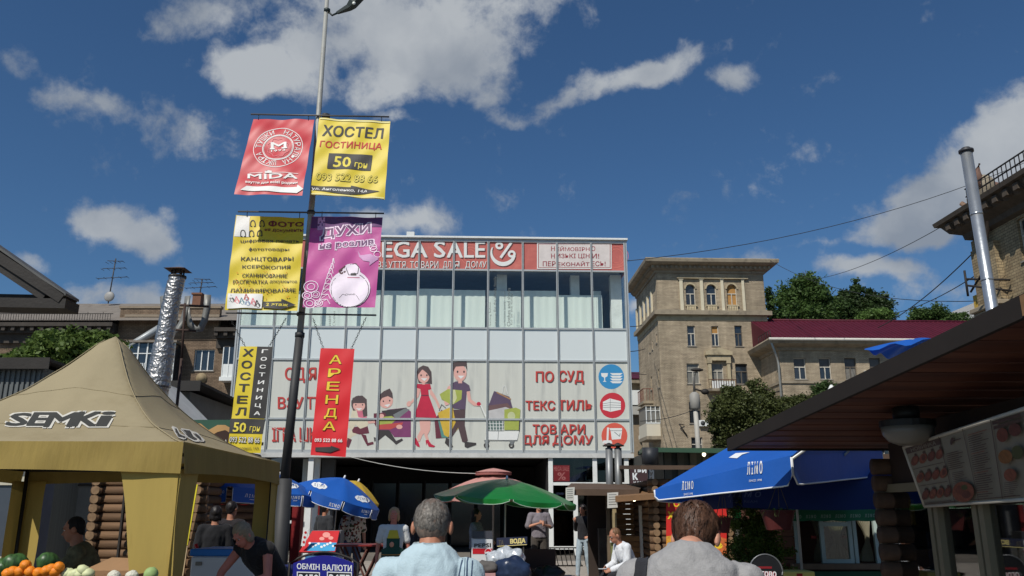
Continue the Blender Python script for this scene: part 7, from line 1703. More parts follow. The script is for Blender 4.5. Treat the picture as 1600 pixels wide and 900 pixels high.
d.poly([(341,690),(343,697),(346,689),(349,697),(353,686),(356,698),(342,698)], M('grass_white', (210,208,190), .7)); d.build('board_print', awn)
mb = MB(); mb.slab([(x0-.3,13.75,2.80),(x1+.2,13.75,2.80),(x1+.2,16.6,2.86),(x0-.3,16.6,2.86)], (0,0,1), .06); mb.build('roof', blk, lc)
q0 = P(309,757,13.75); q1 = P(288,853,13.75); mb = MB(); mb.slab([P(304,757,13.7), P(309,757,13.7), P(293,852,13.7), P(283,852,13.7)], (0,-1,0), .02); o = mb.build('yellow_strip', M('strip_yellow', (226,210,50), .5)); tag(o, 'slanting narrow yellow board leaning on the log ends', 'board')
mb = MB(); qq = [P(283,853,13.68), P(293,853,13.68), P(286,900,13.68), P(274,900,13.68)]; mb.slab(qq, (0,-1,0), .02, M('poster_cream', (206,180,140), .6)); o = mb.build('food_poster'); 
d = Draw(plane_proj(qq[0], qq[1], qq[3]), .003, .0005); d.ell(281, 876, 3.6, 11, M('poster_orange', (208,112,50), .6)); d.ell(280, 886, 3, 5, M('poster_red', (170,50,40), .6)); tag(o, 'narrow food poster with orange dish below the yellow board', 'poster'); d.build('poster_print', o)
# dark door opening of the cabin and blue shutter
mb = MB(); mb.bb(P(196,800,13.95).x, P(199,800,13.95).x, 13.80, 13.86, 0, 2.7); mb.build('door_edge', blk, lc)
# white-cladded service box behind and foil duct
xs0, xs1 = P(215,640,16.5).x, P(296,640,16.5).x; zz = P(270,602,16.5).z
sb = thing('service_cabin', 'white sheet metal service box behind the tent peak under the foil duct', 'kiosk', ((xs0+xs1)/2, 16.5, 0), 0)
mb = MB(); mb.add([(xs0,16.5,0),(xs1,16.5,0),(xs1,16.5,zz-.75),(xs0,16.5,zz+.2),(xs0,18.3,0),(xs1,18.3,0),(xs1,18.3,zz-.75),(xs0,18.3,zz+.2)], [(0,1,2,3),(7,6,5,4),(3,2,6,7),(1,5,6,2),(0,3,7,4)]); mb.build('box_wall', M('white_sheet', (190,192,190), .5, dirt=(140,138,132)), sb)
foil = bpy.data.materials.new('foil_wrap'); foil.use_nodes = True; b_ = foil.node_tree.nodes['Principled BSDF']; b_.inputs['Metallic'].default_value = 1; b_.inputs['Roughness'].default_value = .45; b_.inputs['Base Color'].default_value = (.40,.39,.38,1)
tn = foil.node_tree; tcf = tn.nodes.new('ShaderNodeTexCoord'); vf_ = tn.nodes.new('ShaderNodeTexVoronoi'); vf_.inputs['Scale'].default_value = 26; vf_.feature = 'SMOOTH_F1'; tn.links.new(tcf.outputs['Object'], vf_.inputs['Vector']); bf = tn.nodes.new('ShaderNodeBump'); bf.inputs['Strength'].default_value = .6; bf.inputs['Distance'].default_value = .03; tn.links.new(vf_.outputs[0], bf.inputs['Height']); tn.links.new(bf.outputs[0], b_.inputs['Normal'])
D0 = P(246,604,16.0); D1 = P(257,538,16.0); D2 = P(262,500,16.0); D3 = P(277,432,16.0)
dt = thing('foil_duct', 'tall crumpled foil-wrapped vent pipe with small roof cap behind the tent', 'vent pipe', (D0.x, 16.0, 0), 0)
def foiltube(A, B, r0, r1, nm, seed):
    mb = MB(); n, m_ = 40, 20; d_ = (B-A).normalized(); a_ = d_.cross(Vector((0,1,0))).normalized(); b2 = d_.cross(a_)
    rings = []
    for i in range(n+1):
        u = i/n; c = A.lerp(B, u); rg = []
        for q in range(m_):
            an = 2*PI*q/m_; rr = (r0+(r1-r0)*u)*(1+.10*noise.noise(Vector((math.cos(an)*2, math.sin(an)*2, u*14+seed)))+.05*noise.noise(Vector((math.cos(an)*5, math.sin(an)*5, u*40+seed)))); rg.append(c+(a_*math.cos(an)+b2*math.sin(an))*rr)
        rings.append(rg)
    mb.loft(rings); return mb.build(nm, foil, dt)
foiltube(P(240,650,16.0)-Vector((0,0,.6)), D0+Vector((0,0,.0)), .20, .21, 'lower_duct', 1); foiltube(D0, D1, .24, .20, 'elbow_duct', 2); foiltube(D1+Vector((-.02,0,-.05)), P(268,470,16.0), .175, .165, 'middle_duct', 3); foiltube(P(268,471,16.0), D3, .165, .158, 'upper_duct', 5)
mb = MB(); c = D3+Vector((.005,0,.0))
for a_ in range(6): an = a_*PI/3+.3; mb.box(c+Vector((.11*math.cos(an), .11*math.sin(an), .05)), (.03,.03,.15), an)
mb.build('cap_legs', blk, dt)
mb = MB(); mb.tube([c-Vector((0,0,.03)), c+Vector((0,0,.01))], .17, 16); mb.build('cap_collar', blk, dt)
mb = MB(); w_ = .21; pk_ = c+Vector((.0,0,.20)); rim = [c+Vector((sx*w_, sy*w_, .125)) for sx, sy in ((-1,-1),(1,-1),(1,1),(-1,1))]; mb.add(rim+[pk_], [(0,1,4),(1,2,4),(2,3,4),(3,0,4),(3,2,1,0)]); mb.build('cap_roof', M('rusty_cap', (112,88,72), .8, .2, dirt=(74,56,46)), dt)
# curved sheet strips on a frame (back of a roof sign)
us = thing('roof_sign_frame', 'dark metal frame carrying curved grey sheet strips beside the foil duct', 'sign frame', (P(288,540,16.8).x, 16.8, 0), 0)
gst = M('grey_strip', (128,128,124), .5, .3, var=.1)
def strip(pts, w_=.03, Y=16.8):
    P3 = [P(x, y, Y) for x, y in pts]; mb = MB(); vs = []; fs = []
    for i, p_ in enumerate(P3):
        d_ = (P3[min(i+1,len(P3)-1)]-P3[max(i-1,0)]).normalized(); n_ = Vector((0,1,0)).cross(d_).normalized()*.062; vs += [p_-n_, p_+n_+Vector((0,.05,0))]
    for i in range(len(P3)-1): fs.append((2*i, 2*i+1, 2*i+3, 2*i+2))
    mb.add(vs, fs, None, True); mb.build('curved_strip', gst, us, solid=.02)
strip([(254,462),(255,480),(255,492)]); strip([(292,462),(290,480),(284,500),(276,514),(266,520),(262,519)]); strip([(291,478),(292,492),(296,506),(304,515),(312,514),(319,500),(323,480),(324,460)])
mb = MB()
for a_, b_ in (((289,474),(284,560)),((282,477),(326,479)),((268,515),(306,517))): mb.tube([P(*a_,16.6), P(*b_,16.6)], .025, 6)
q = P(284,560,16.6); mb.tube([Vector((q.x,16.6,0)), q], .03, 6); mb.build('frame', M('rust_dark', (64,48,42), .8), us)
# chest freezer behind the bending woman, red arm
fz_ = thing('chest_freezer', 'white chest freezer with blue lid rim beside the log ends', 'freezer', (P(345,870,10.3).x, 10.3, 0), R(-6))
mb = MB(local=True); mb.bb(-.22,.52,-.3,.3,.06,1.08); mb.build('cabinet', M('freezer_white', (222,222,222), .3, var=.02), fz_, bevel=.02)
mb = MB(local=True); mb.bb(-.235,.535,-.315,.315,1.081,1.16); mb.build('lid', M('freezer_blue', (40,120,200), .4), fz_, bevel=.012)
mb = MB(local=True); mb.bb(-.15,-.08,-.318,-.301,.98,1.02); mb.build('handle', MATS['grey_sill'], fz_)
for x_ in (-.15,.45):
    for y_ in (-.24,.24): mb = MB(local=True); mb.tube([(x_,y_,0),(x_,y_,.059)], .02, 8); mb.build('foot', blk, fz_)
mb = MB(); mb.tube([P(306,850,10.4), P(309,860,10.4), P(313,872,10.4), P(312,885,10.4), P(311,910,10.4), Vector((P(311,910,10.4).x,10.4,0))], .02, 8); o = mb.build('red_tube', M('red_gloss', (196,36,40), .3)); tag(o, 'bent red metal tube standing left of the white freezer', 'tube')
# exchange sign
Ye = 8.4; ec = P(503,885,Ye); es = thing('exchange_board', 'dark blue arched currency exchange board in a black tube frame', 'sign', (ec.x, Ye, 0), 0)
bx0, bx1 = P(458,885,Ye).x, P(552,885,Ye).x; n = 14
zt = P(503,868,Ye).z; zs = P(455,880,Ye).z; arch = [Vector((bx0+(bx1-bx0)*i/n, Ye, zs+(zt-zs)*math.sin(PI*i/n))) for i in range(n+1)]
mb = MB(); mb.slab([Vector((bx0,Ye,.35))]+arch+[Vector((bx1,Ye,.35))], (0,-1,0), .03); mb.build('board', M('exchange_blue', (30,30,130), .4, var=.05), es)
mb = MB(); mb.tube([Vector((bx0-.04,Ye+.02,0)), Vector((bx0-.04,Ye+.02,zs))]+[a+Vector((0,.02,.03)) for a in arch[1:-1]]+[Vector((bx1+.04,Ye+.02,zs)), Vector((bx1+.04,Ye+.02,0))], .012, 6); mb.build('tube_frame', blk, es)
mb = MB(); 
for x_ in (bx0, bx1): mb.tube([(x_,Ye+.02,zs-.1),(x_,Ye+.5,0)], .012, 6)
mb.build('rear_leg', blk, es)
d = Draw(plane_proj((bx0,Ye,0),(bx1,Ye,0),(bx0,Ye,1)), .003, .0004)
quad_text(d, 'ОБМІН ВАЛЮТИ', [(464,880),(550,883),(550,893),(464,889)], badge, .025)
for a_, b_ in ((464,500),(511,550)): d.poly([(a_,893),(b_,894),(b_,925),(a_,925)], badge); d.poly([(a_+1.5,894.5),(b_-1.5,895.5),(b_-1.5,924),(a_+1.5,924)], M('digit_black', (30,30,34), .4))
quad_text(d, '2650', [(467,897),(498,897.6),(498,912),(467,911)], badge, .03); quad_text(d, '2675', [(514,897),(547,898),(547,912),(514,911)], badge, .03); d.build('board_print', es)
# red and blue ice-cream freezer
fr_ = thing('ice_cream_freezer', 'red and blue patterned ice-cream freezer under the tilted blue parasol', 'freezer', ground(500,15.5), 0); gx, gy_, _ = ground(500,15.5)
fx0, fx1 = P(478,850,15.5).x, P(525,850,15.5).x
mb = MB(); mb.bb(fx0, fx1, 15.5, 16.2, .05, .80); mb.build('cabinet', M('freezer_cab', (70,120,170), .4), fr_)
zl0 = P(500,862,15.5).z; zl1 = P(500,829,16.0).z
LQ = [Vector((fx0+.02,15.85,zl1)), Vector((fx1-.02,15.85,zl1)), Vector((fx1,15.45,zl0)), Vector((fx0-.10,15.45,zl0))]
mb = MB(); nrm = (LQ[1]-LQ[0]).cross(LQ[3]-LQ[0]); mb.slab(LQ, -nrm if nrm.y > 0 else nrm, .03, M('freezer_red', (196,48,50), .4)); mb.build('lid', None, fr_)
mb = MB(); mb.bb(fx0,fx1,15.86,16.2,.8,zl1); mb.build('rear_case', M('freezer_side', (120,120,124), .5), fr_)
d = Draw(plane_proj(LQ[0], LQ[1], LQ[3]), .004, .0006); d.poly([(484,848),(526,848),(523,861),(479,861)], M('ice_blue', (70,160,206), .4))
for a_, b_, r_ in ((510,836,6),(503,842,4),(517,841,4)): d.ell(a_, b_, r_, r_*.7, M('print_rose', (226,150,140), .5))
for k in range(9): d.ell(484+k*4.6, 852+((k*5) % 7)-3, 2.2, 1.8, badge, n=8)
d.build('lid_print', fr_)
mb = MB(); q = [P(474,828,15.4), P(482,828,15.4), P(476,853,15.4), P(470,853,15.4)]; mb.slab(q, (0,-1,0), .02, badge); o = mb.build('price_strip'); tag(o, 'narrow white strip with red dots left of the patterned freezer', 'sign')
d = Draw(plane_proj(q[0],q[1],q[3]), .004, .0005)
for k in range(3): d.ell(477.5-k*1.4, 832+k*7.5, 2, 2, MATS['freezer_red'])
d.build('strip_print', o)
# red folding table
tbx = thing('folding_table', 'red folding table with crossed legs right of the patterned freezer', 'table', ground(568,14.6), R(4)); K_ = Frame(tbx)
zt = P(568,850,14.6).z; hw = 38/FPX*14.6
mb = MB(local=True); mb.bb(-hw,hw,-.3,.3,zt-.03,zt); mb.build('tabletop', M('table_red', (128,40,36), .45, dirt=(96,60,52)), tbx, bevel=.005)
for sy in (-.25,.25):
    for a_, b_ in ((-hw*.75,hw*.35),(hw*.75,-hw*.35),(-hw*.3,hw*.75),(hw*.3,-hw*.75)): mb = MB(local=True); mb.tube([(a_,sy,zt-.03),(b_,sy,0)], .018, 6); mb.build('leg', M('leg_brown', (92,52,40), .6), tbx)
cr_ = thing('crate', 'dark red wooden crate below the folding table', 'crate', ground(585,14.2), R(8))
for k in range(4): mb = MB(local=True); mb.bb(-.28,.28,-.2,.2,.03+k*.125,.03+k*.125+.11); mb.build('crate_slat', M('crate_wine', (96,38,34), .6, var=.2), cr_)
mb = MB(local=True); 
for sx in (-.285,.285): mb.bb(sx-.015,sx+.015,-.205,.205,0,.52)
mb.build('crate_end', MATS['crate_wine'], cr_)
# chairs with tube arms near the sign
for (px, Y, rz, lb) in ((440,11.5,.3,'dark blue plastic chair with black tube arms beside the lamp post base'),(478,11.9,-.2,'second chair with curved tube arms behind the exchange board')):
    ch = thing('cafe_chair', lb, 'chair', ground(px,Y), rz, 'cafe chairs behind the exchange board'); cm = M('chair_blue', (44,50,96), .5)
    mb = MB(local=True); mb.bb(-.22,.22,-.22,.22,.43,.46); mb.build('seat', cm, ch, bevel=.01)
    mb = MB(local=True); mb.grid(lambda u, v: Vector(((u-.5)*.44,.22+.05*v-.04*math.cos((u-.5)*3),.5+.38*v)), 8, 4); mb.build('backrest', cm, ch, solid=.02)
    for sx in (-.24,.24):
        mb = MB(local=True); mb.tube([(sx,-.22,0),(sx,-.2,.60),(sx,-.1,.67),(sx,.2,.66),(sx,.25,.85)], .012, 6); mb.tube([(sx,.24,0),(sx,.2,.66)], .012, 6); mb.build('side_frame', blk, ch)

# ================================================================== CENTRE PROPS
pz = thing('drinks_fridge', 'white drinks fridge with red stripe, blue-red disc and lettering under the green parasol', 'fridge', ground(753,15.0), R(3))
fx0, fx1 = -15/FPX*15*1.0, 17/FPX*15*1.0; zt = P(753,841,15.0).z
mb = MB(local=True); mb.bb(fx0,fx1,0,.45,.04,zt); mb.build('cabinet', M('fridge_white', (216,216,214), .35), pz, bevel=.012)
ptop = M('fridge_top', (70,70,76), .3); mb = MB(local=True); mb.bb(fx0+.01,fx1-.01,-.012,.43,zt,zt+.12); mb.build('display_top', ptop, pz)
d = Draw(plane_proj(*[WM[pz.name] @ Vector(q) for q in ((fx0,0,0),(fx1,0,0),(fx0,0,1))]), .003, .0005)
quad_text(d, 'PEPSI', [(741,849.5),(767,848.5),(767,855),(741,855.5)], K, .05); d.rect(738.5,857,769,865.5,M('pepsi_red', (196,30,40), .4)); d.ell(763,863,5.8,6.4,badge); d.ell(763,863,5,5.6,MATS['pepsi_red'],0,16,PI,2*PI); d.ell(763,865,5,4.4,M('navy_disc', (30,36,70), .4),0,16,0,PI); d.poly([(758,863),(763,861.5),(768,863.5),(763,865.5)], badge); d.build('fridge_print', pz)
wb = thing('drinks_sign', 'small navy sign with pale yellow letters beside the drinks fridge', 'sign', ground(800,14.8), 0)
wq = [P(776,840.5,14.8), P(824,838.5,14.8), P(823.5,851.5,14.8), P(776,854.5,14.8)]
mb = MB(); mb.slab(wq, (0,-1,0), .03, M('sign_navy', (40,44,66), .5)); mb.build('board', None, wb)
mb = MB(); 
for c in (P(784,850,14.83), P(818,850,14.83)): mb.tube([Vector((c.x,c.y,0)), c], .015, 6)
mb.build('sign_leg', blk, wb)
d = Draw(plane_proj(wq[0],wq[1],wq[3]), .003, .0005); yl_ = M('sign_straw', (232,214,140), .5)
quad_text(d, 'ВОДА', [(797,842),(821,840.5),(821,849.5),(797,851)], yl_, .05); quad_text(d, 'ТА', [(779,844),(787,843.6),(787,851.8),(779,852.2)], M('sign_dull', (96,90,80), .5), .03); d.line([(777,853.5),(823,850.8)], 1, yl_); d.build('board_print', wb)
# cart loaded with silver bags
ct = thing('hand_cart', 'low dark hand cart standing in front of the drinks fridge', 'cart', ground(785,13.8), 0)
mb = MB(local=True); mb.bb(-.55,.5,-.3,.3,.38,.42); mb.bb(-.57,-.54,-.3,.3,.42,.6); mb.build('cart_bed', blk, ct)
for sx in (-.4,.38):
    for sy in (-.26,.26):
        mb = MB(local=True); mb.tube([(sx,sy-.03,.17),(sx,sy+.03,.17)], .17, 16, None, False); w = mb.build('wheel', M('rubber', (30,30,32), .8), ct)
        mb = MB(local=True); mb.tube([(sx,sy-.035,.17),(sx,sy+.035,.17)], .07, 12, None, False); mb.build('rim', pole_m, w)
    mb = MB(local=True); mb.tube([(sx,-.26,.17),(sx,.26,.17)], .015, 6); mb.tube([(sx,-.2,.17),(sx,-.2,.4)], .015, 6); mb.tube([(sx,.2,.17),(sx,.2,.4)], .015, 6); mb.build('axle', blk, ct)
def bag(px, py, Y, r, mat, label, nm='plastic_bag', seed=1, grp=None):
    c = P(px, py, Y); mb = MB(); mb.ell((0,0,0), r, 24, 16)
    for v in mb.v:
        a = noise.noise(Vector((v.x*7+seed, v.y*7, v.z*7)))+.5*noise.noise(Vector((v.x*18, v.y*18+seed, v.z*18))); v *= 1+.30*a
    o = mb.build(nm, mat); o.location = c; tag(o, label, 'bag', grp); return o
slv = M('silver_plastic', (190,196,200), .25, .1, var=.35, vs=9, bump=.6, bs=14); nvb = M('navy_plastic', (38,50,74), .3, var=.4, vs=8, bump=.5, bs=12)
bag(775,872,13.7,(.16,.13,.12),slv,'crumpled silver plastic bag nearest the drinks fridge',seed=1); bag(790,868,13.8,(.15,.13,.15),slv,'upright silver plastic bag in the middle of the cart',seed=3); bag(805,871,13.7,(.15,.12,.13),slv,'silver plastic bag at the right end of the cart',seed=5); bag(800,890,13.2,(.26,.16,.18),nvb,'large dark blue plastic bag hanging in front of the cart',seed=7); bag(757,886,13.2,(.20,.15,.09),M('grey_sack', (92,88,84), .8, var=.2),'dusty grey sack left of the cart',seed=9)
mb = MB(); mb.bb(*sorted((P(754,897,13).x,P(774,897,13).x)),13.0,13.3,P(0,905,13).z,P(0,896,13).z); o = mb.build('paper_box', M('pink_box', (186,140,136), .7)); tag(o, 'small pinkish box lying below the grey sack', 'box')
bag(858,897,16.5,(.28,.2,.16),M('black_plastic', (34,34,38), .4, var=.3, vs=8, bump=.4),'black bag lying on the paving by the clasped-hands man',seed=13)
# dark scooter-like seat row: brown bench behind cart
bn = thing('bench', 'dark brown bench behind the cart', 'bench', ground(828,16.8), 0)
mb = MB(local=True); mb.bb(-.3,.5,-.2,.2,.42,.47); mb.build('seat', M('bench_brown', (64,38,32), .6), bn)
mb = MB(local=True); mb.bb(-.3,.5,.2,.24,.5,.85); mb.build('backrest', MATS['bench_brown'], bn)
for x_ in (-.25,.45): mb = MB(local=True); mb.bb(x_-.02,x_+.02,-.18,.22,0,.419); mb.build('leg', blk, bn)
# low black railing with bars at the shop front
rl = thing('bicycle_rack', 'low black metal rack with slanting bars in front of the shop window', 'rack', ground(872,24.5), 0)
mb = MB(local=True); mb.tube([(-.5,0,.55),(.7,0,.55)], .02, 6); mb.tube([(-.5,.4,.05),(.7,.4,.05)], .02, 6); mb.build('rack_rail', blk, rl)
for k in range(10): mb = MB(local=True); mb.tube([(-.5+k*.13,0,.55),(-.38+k*.13,.4,.05)], .012, 5); mb.build('rack_bar', blk, rl)
# ---- flat-roofed plank kiosk with two flues
KY = 18.5; kk_ = thing('plank_kiosk', 'small plank kiosk with flat overhanging roof, bulb lamp and paper notices', 'kiosk', ground(965,KY), 0)
def X(px, Y=KY, py=800): return P(px, py, Y).x
def Z(py, Y=KY, px=950): return P(px, py, Y).z
rm = M('kiosk_roof_brown', (88,70,56), .8, var=.2); pl_t = M('tan_plank', (150,112,74), .75, var=.2, vs=3, stretch=(.6,8,8))
mb = MB(); mb.slab([(X(884,17),17,Z(764,17)),(X(1000,17),17,Z(765,17)),(X(1010,20.5),20.5,Z(756,20.5)),(X(893,20.5),20.5,Z(755,20.5))], (0,0,1), .12); mb.build('roof', rm, kk_)
mb = MB(); mb.slab([(X(962,16.5),16.5,Z(776,16.5)),(X(1048,16.5),16.5,Z(770,16.5)),(X(1050,20),20,Z(757,20)),(X(968,20),20,Z(764,20))], (0,0,1), .10); mb.build('roof', M('roof_edge_tan', (130,98,68), .8, var=.2), kk_)
# rear and side walls with planks; the front hatch open
zpl = Z(778); nP = 16
for k in range(nP):
    z0 = .05+k*(zpl-.05)/nP; z1 = z0+(zpl-.05)/nP-.012
    mb = MB(); mb.bb(X(958,19.6), X(1012,19.6), 19.6, 19.64, z0, z1); mb.build('plank', M('plank_tan_%d' % (k % 2), ((150,112,74),(136,100,64))[k % 2], .75, var=.2, vs=3, stretch=(.6,8,8)), kk_)
    if z0 < 1.05: mb = MB(); mb.bb(X(962), X(1006), KY-.02, KY+.02, z0, z1); mb.build('plank', MATS['plank_tan_%d' % (k % 2)], kk_)
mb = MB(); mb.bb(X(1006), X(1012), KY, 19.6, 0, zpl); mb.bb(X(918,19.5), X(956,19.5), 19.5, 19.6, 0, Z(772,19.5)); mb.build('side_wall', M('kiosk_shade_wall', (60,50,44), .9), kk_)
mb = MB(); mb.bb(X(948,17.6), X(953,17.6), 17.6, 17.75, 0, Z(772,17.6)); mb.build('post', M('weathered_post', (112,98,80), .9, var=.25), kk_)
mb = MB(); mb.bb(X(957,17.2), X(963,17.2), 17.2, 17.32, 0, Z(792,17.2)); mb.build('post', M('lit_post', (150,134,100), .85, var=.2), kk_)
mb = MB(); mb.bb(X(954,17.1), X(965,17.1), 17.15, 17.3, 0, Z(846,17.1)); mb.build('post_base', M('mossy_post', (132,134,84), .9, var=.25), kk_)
mb = MB(); mb.bb(X(935,18.9), X(952,18.9), 18.9, 19.2, 0, Z(826,18.9)); mb.build('counter', M('counter_dark', (62,60,58), .7, var=.4, vs=5), kk_)
mb = MB(); c = P(991,779,17.6); mb.ell(c, (.045,.045,.055), 12, 8); o = mb.build('bulb', M('lit_bulb', (255,246,220), .3, emit=((255,240,205), 7)), kk_)
mb = MB(); mb.tube([c+Vector((0,0,.05)), c+Vector((0,0,.13))], .02, 8); mb.build('lamp_holder', blk, kk_)
pap = M('paper', (196,194,186), .8, var=.04); inkp = M('paper_ink', (110,108,104), .8)
for i, (a_, b_, c_, d_, Yp, lb) in enumerate(((884,762,898,783,16.95,'printed notice hanging from the left roof corner of the plank kiosk'),(949,770,966,794,16.9,'larger printed notice hanging from the roof above the lit post'),(953,834,960,848,17.1,'small paper pinned low on the kiosk post'))):
    q = [P(a_,b_,Yp),P(c_,b_-1,Yp),P(c_-1,d_-1,Yp),P(a_,d_,Yp)]; mb = MB(); mb.slab(q, (0,-1,0), .004, pap); o = mb.build('paper_notice'); tag(o, lb, 'notice')
    d = Draw(plane_proj(q[0],q[1],q[3]), .003, .0004)
    for k in range(5): d.line([(a_+2,b_+3+k*(d_-b_-5)/5),(c_-3,b_+2.5+k*(d_-b_-5)/5)], .8, inkp)
    d.build('notice_print', o)
for i, px in enumerate((952.5,966.5)):
    Yf = 20.0; b0 = P(px,768,Yf); tp_ = P(px-1,700,Yf); b0.z -= .6
    t = thing('flue_pipe', ('left' if i == 0 else 'right')+' of two thin grey flue pipes rising from the plank kiosk roof', 'flue pipe', b0, 0)
    mb = MB(); mb.tube([b0, tp_], .085, 12); mb.build('pipe', M('flue_grey', (124,126,126), .45, .4), t)
    mb = MB(); mb.tube([tp_+Vector((0,0,.04)), tp_+Vector((0,0,.06)), tp_+Vector((0,0,.12))], [.15,.15,.02], 12); mb.tube([tp_, tp_+Vector((0,0,.05))], .05, 8); mb.build('cap', blk, t)
# white pole at the door of the kiosk
mb = MB(); mb.bb(X(999,18.3), X(1003,18.3), 18.3, 18.4, 0, Z(790,18.3)); mb.bb(X(1016,18.3), X(1019,18.3), 18.3, 18.4, 0, Z(812,18.3)); o = mb.build('white_doorpost', white_pl, kk_)
for px, Yp in ((1003,19.0),(1008,19.1),(1012,19.2)): mb = MB(); mb.tube([(X(px,Yp),Yp,.9),(X(px,Yp)+.03,Yp,Z(788,Yp))], .05, 8); mb.build('rolled_awning', M('grey_roll', (110,110,112), .6), kk_)
# ---- green-roofed kiosk behind, with signs
gk = thing('green_roofed_kiosk', 'dark kiosk with flat green roof behind the plank kiosk and blue parasol', 'kiosk', ground(1075,24), 0)
gz = Z(700,24,1075)
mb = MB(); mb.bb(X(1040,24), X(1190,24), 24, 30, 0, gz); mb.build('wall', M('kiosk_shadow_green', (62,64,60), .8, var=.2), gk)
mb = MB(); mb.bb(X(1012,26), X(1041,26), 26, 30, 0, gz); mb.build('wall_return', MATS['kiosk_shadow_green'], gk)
mb = MB(); mb.slab([(X(1008,23),23,gz-.05),(X(1200,23),23,gz-.1),(X(1200,31),31,gz+.35),(X(1000,31),31,gz+.35)], (0,0,1), .12); mb.build('roof', M('roof_green', (52,82,62), .6, var=.1), gk)
for k in range(7): mb = MB(); xx = X(1042+k*20,24); mb.bb(xx, xx+.18, 23.93, 24.0, 0, gz-.1); mb.build('wall_board', M('dark_board', (78,76,70), .8), gk)
c = P(1100,710,23.6); mb = MB(); mb.ell(c, (.05,.05,.05), 12, 8, MATS['lit_bulb']); mb.build('bulb', None, gk)
sg = thing('shop_sign', 'dark sign with white uneven Cyrillic letters beside the glass centre', 'sign', P(1001,742,22.5), 0); q = [P(985,728,22.5),P(1012,728,22.5),P(1012,758,22.5),P(985,758,22.5)]
mb = MB(); mb.slab(q, (0,-1,0), .06, M('sign_plum', (66,44,46), .6)); mb.build('board', None, sg); d = Draw(plane_proj(q[0],q[1],q[3]), .004, .0005)
quad_text(d, 'ТЬИ', [(989,730),(1010,732),(1010,739),(989,738)], badge, .05); quad_text(d, 'К', [(988,739),(996,739),(997,750),(989,750)], badge, .05); quad_text(d, 'И КАВА', [(990,752),(1010,752),(1010,754.5),(990,754.5)], badge, .02); d.build('board_print', sg)
sg = thing('toilet_sign', 'narrow dark vertical sign with letters spelling toilet, hung beside the plum sign', 'sign', P(1017,742,22.6), 0); q = [P(1013,728,22.6),P(1022,728,22.6),P(1022,760,22.6),P(1013,760,22.6)]
mb = MB(); mb.slab(q, (0,-1,0), .06, M('sign_slate', (84,90,98), .6)); mb.build('board', None, sg); d = Draw(plane_proj(q[0],q[1],q[3]), .004, .0005)
for i, ch in enumerate('ТУАЛ'): quad_text(d, ch, [(1015,730+i*7.4),(1020,730+i*7.4),(1020,735.5+i*7.4),(1015,735.5+i*7.4)], K, .05)
d.build('board_print', sg)
mb = MB(); q = P(1016,700,22.7); mb.tube([P(1016,726,22.7), q], .22, 12); o = mb.build('dark_lantern', M('lantern_black', (44,46,50), .5)); tag(o, 'dark cylindrical lantern above the vertical sign', 'lantern')
# ---- log kiosk with red banner
lx0, lx1 = P(1024,820,17).x, P(1137,820,17).x
lk2, _ = logcabin('log_kiosk', 'sunlit log kiosk with a red food banner behind the man in grey', lx0, lx1, 17, 2.3, .068)
mb = MB(); mb.slab([(lx0-.3,16.6,2.42),(lx1+.4,16.6,2.42),(lx1+.4,20.3,2.6),(lx0-.3,20.3,2.6)], (0,0,1), .08); mb.build('roof', rm, lk2)
rb2 = thing('food_banner', 'red food banner with yellow letters on the log kiosk wall', 'banner', P(1088,865,16.78), 0); q = [P(1041,775,16.75),P(1136,778,16.75),P(1135,872,16.75),P(1041,868,16.75)]
mb = MB(); mb.slab(q, (0,-1,0), .01, M('food_red', (206,48,42), .5, var=.06)); mb.build('banner_sheet', None, rb2); d = Draw(plane_proj(q[0],q[1],q[3]), .004, .0005)
quad_text(d, 'ГО', [(1044,782),(1062,782),(1062,792),(1044,792)], MATS['ink_gold'], .04); quad_text(d, 'ХА', [(1043,799),(1063,800),(1063,812),(1043,811)], MATS['ink_gold'], .04)
d.poly([(1041,838),(1056,836),(1075,845),(1075,868),(1041,868)], M('food_cheese', (222,160,60), .5, var=.3, vs=20)); d.poly([(1108,848),(1122,838),(1135,842),(1135,870),(1112,868)], M('food_crust', (206,110,60), .5, var=.35, vs=20)); d.ell(1122, 852, 7, 5, MATS['ink_gold'], .4); d.build('banner_print', rb2)
# ---- green kiosk with curtained windows
GY = 13.6; gk2 = thing('green_kiosk', 'green and brown kiosk with lettered green valance and curtained windows', 'kiosk', ground(1300,GY), 0)
gp = M('kiosk_green_paint', (34,92,68), .6, var=.08); bp_ = M('kiosk_brown_plank', (124,82,62), .7, var=.2, vs=3, stretch=(.5,7,7))
x0, x1 = X(1222,GY,850), X(1480,GY,850); zw0, zw1 = Z(883,GY,1300), Z(812,GY,1300)
xg = [X(p_,GY,850) for p_ in (1242,1282,1332,1362,1440)]
for k in range(14):
    z0 = k*.17; 
    for a_, b_ in ((x0, xg[0]-.0),):
        mb = MB(); mb.bb(a_, b_, GY, GY+.06, z0, z0+.16); mb.build('plank', bp_, gk2)
    if z0+.16 < zw0-.0:
        mb = MB(); mb.bb(xg[0]+.002, x1, GY, GY+.06, z0, z0+.16); mb.build('plank', gp if k % 2 else bp_, gk2)
mb = MB(); mb.bb(x0, x1, GY+2.2, GY+2.3, 0, 2.4); mb.bb(x0, x0+.08, GY+.06, GY+2.2, 0, 2.4); mb.bb(x1-.08, x1, GY+.06, GY+2.2, 0, 2.4); mb.build('rear_wall', M('kiosk_inner', (92,64,50), .8, var=.2, vs=2, stretch=(.5,6,6)), gk2)
mb = MB(); mb.slab([(x0-.3,GY-.5,2.42),(x1+.3,GY-.5,2.42),(x1+.3,GY+2.6,2.55),(x0-.3,GY+2.6,2.55)], (0,0,1), .08); mb.build('roof', rm, gk2)
mb = MB(); mb.bb(x0, x1, GY-.02, GY+.1, 1.95, 2.4); mb.build('lintel', gp, gk2)
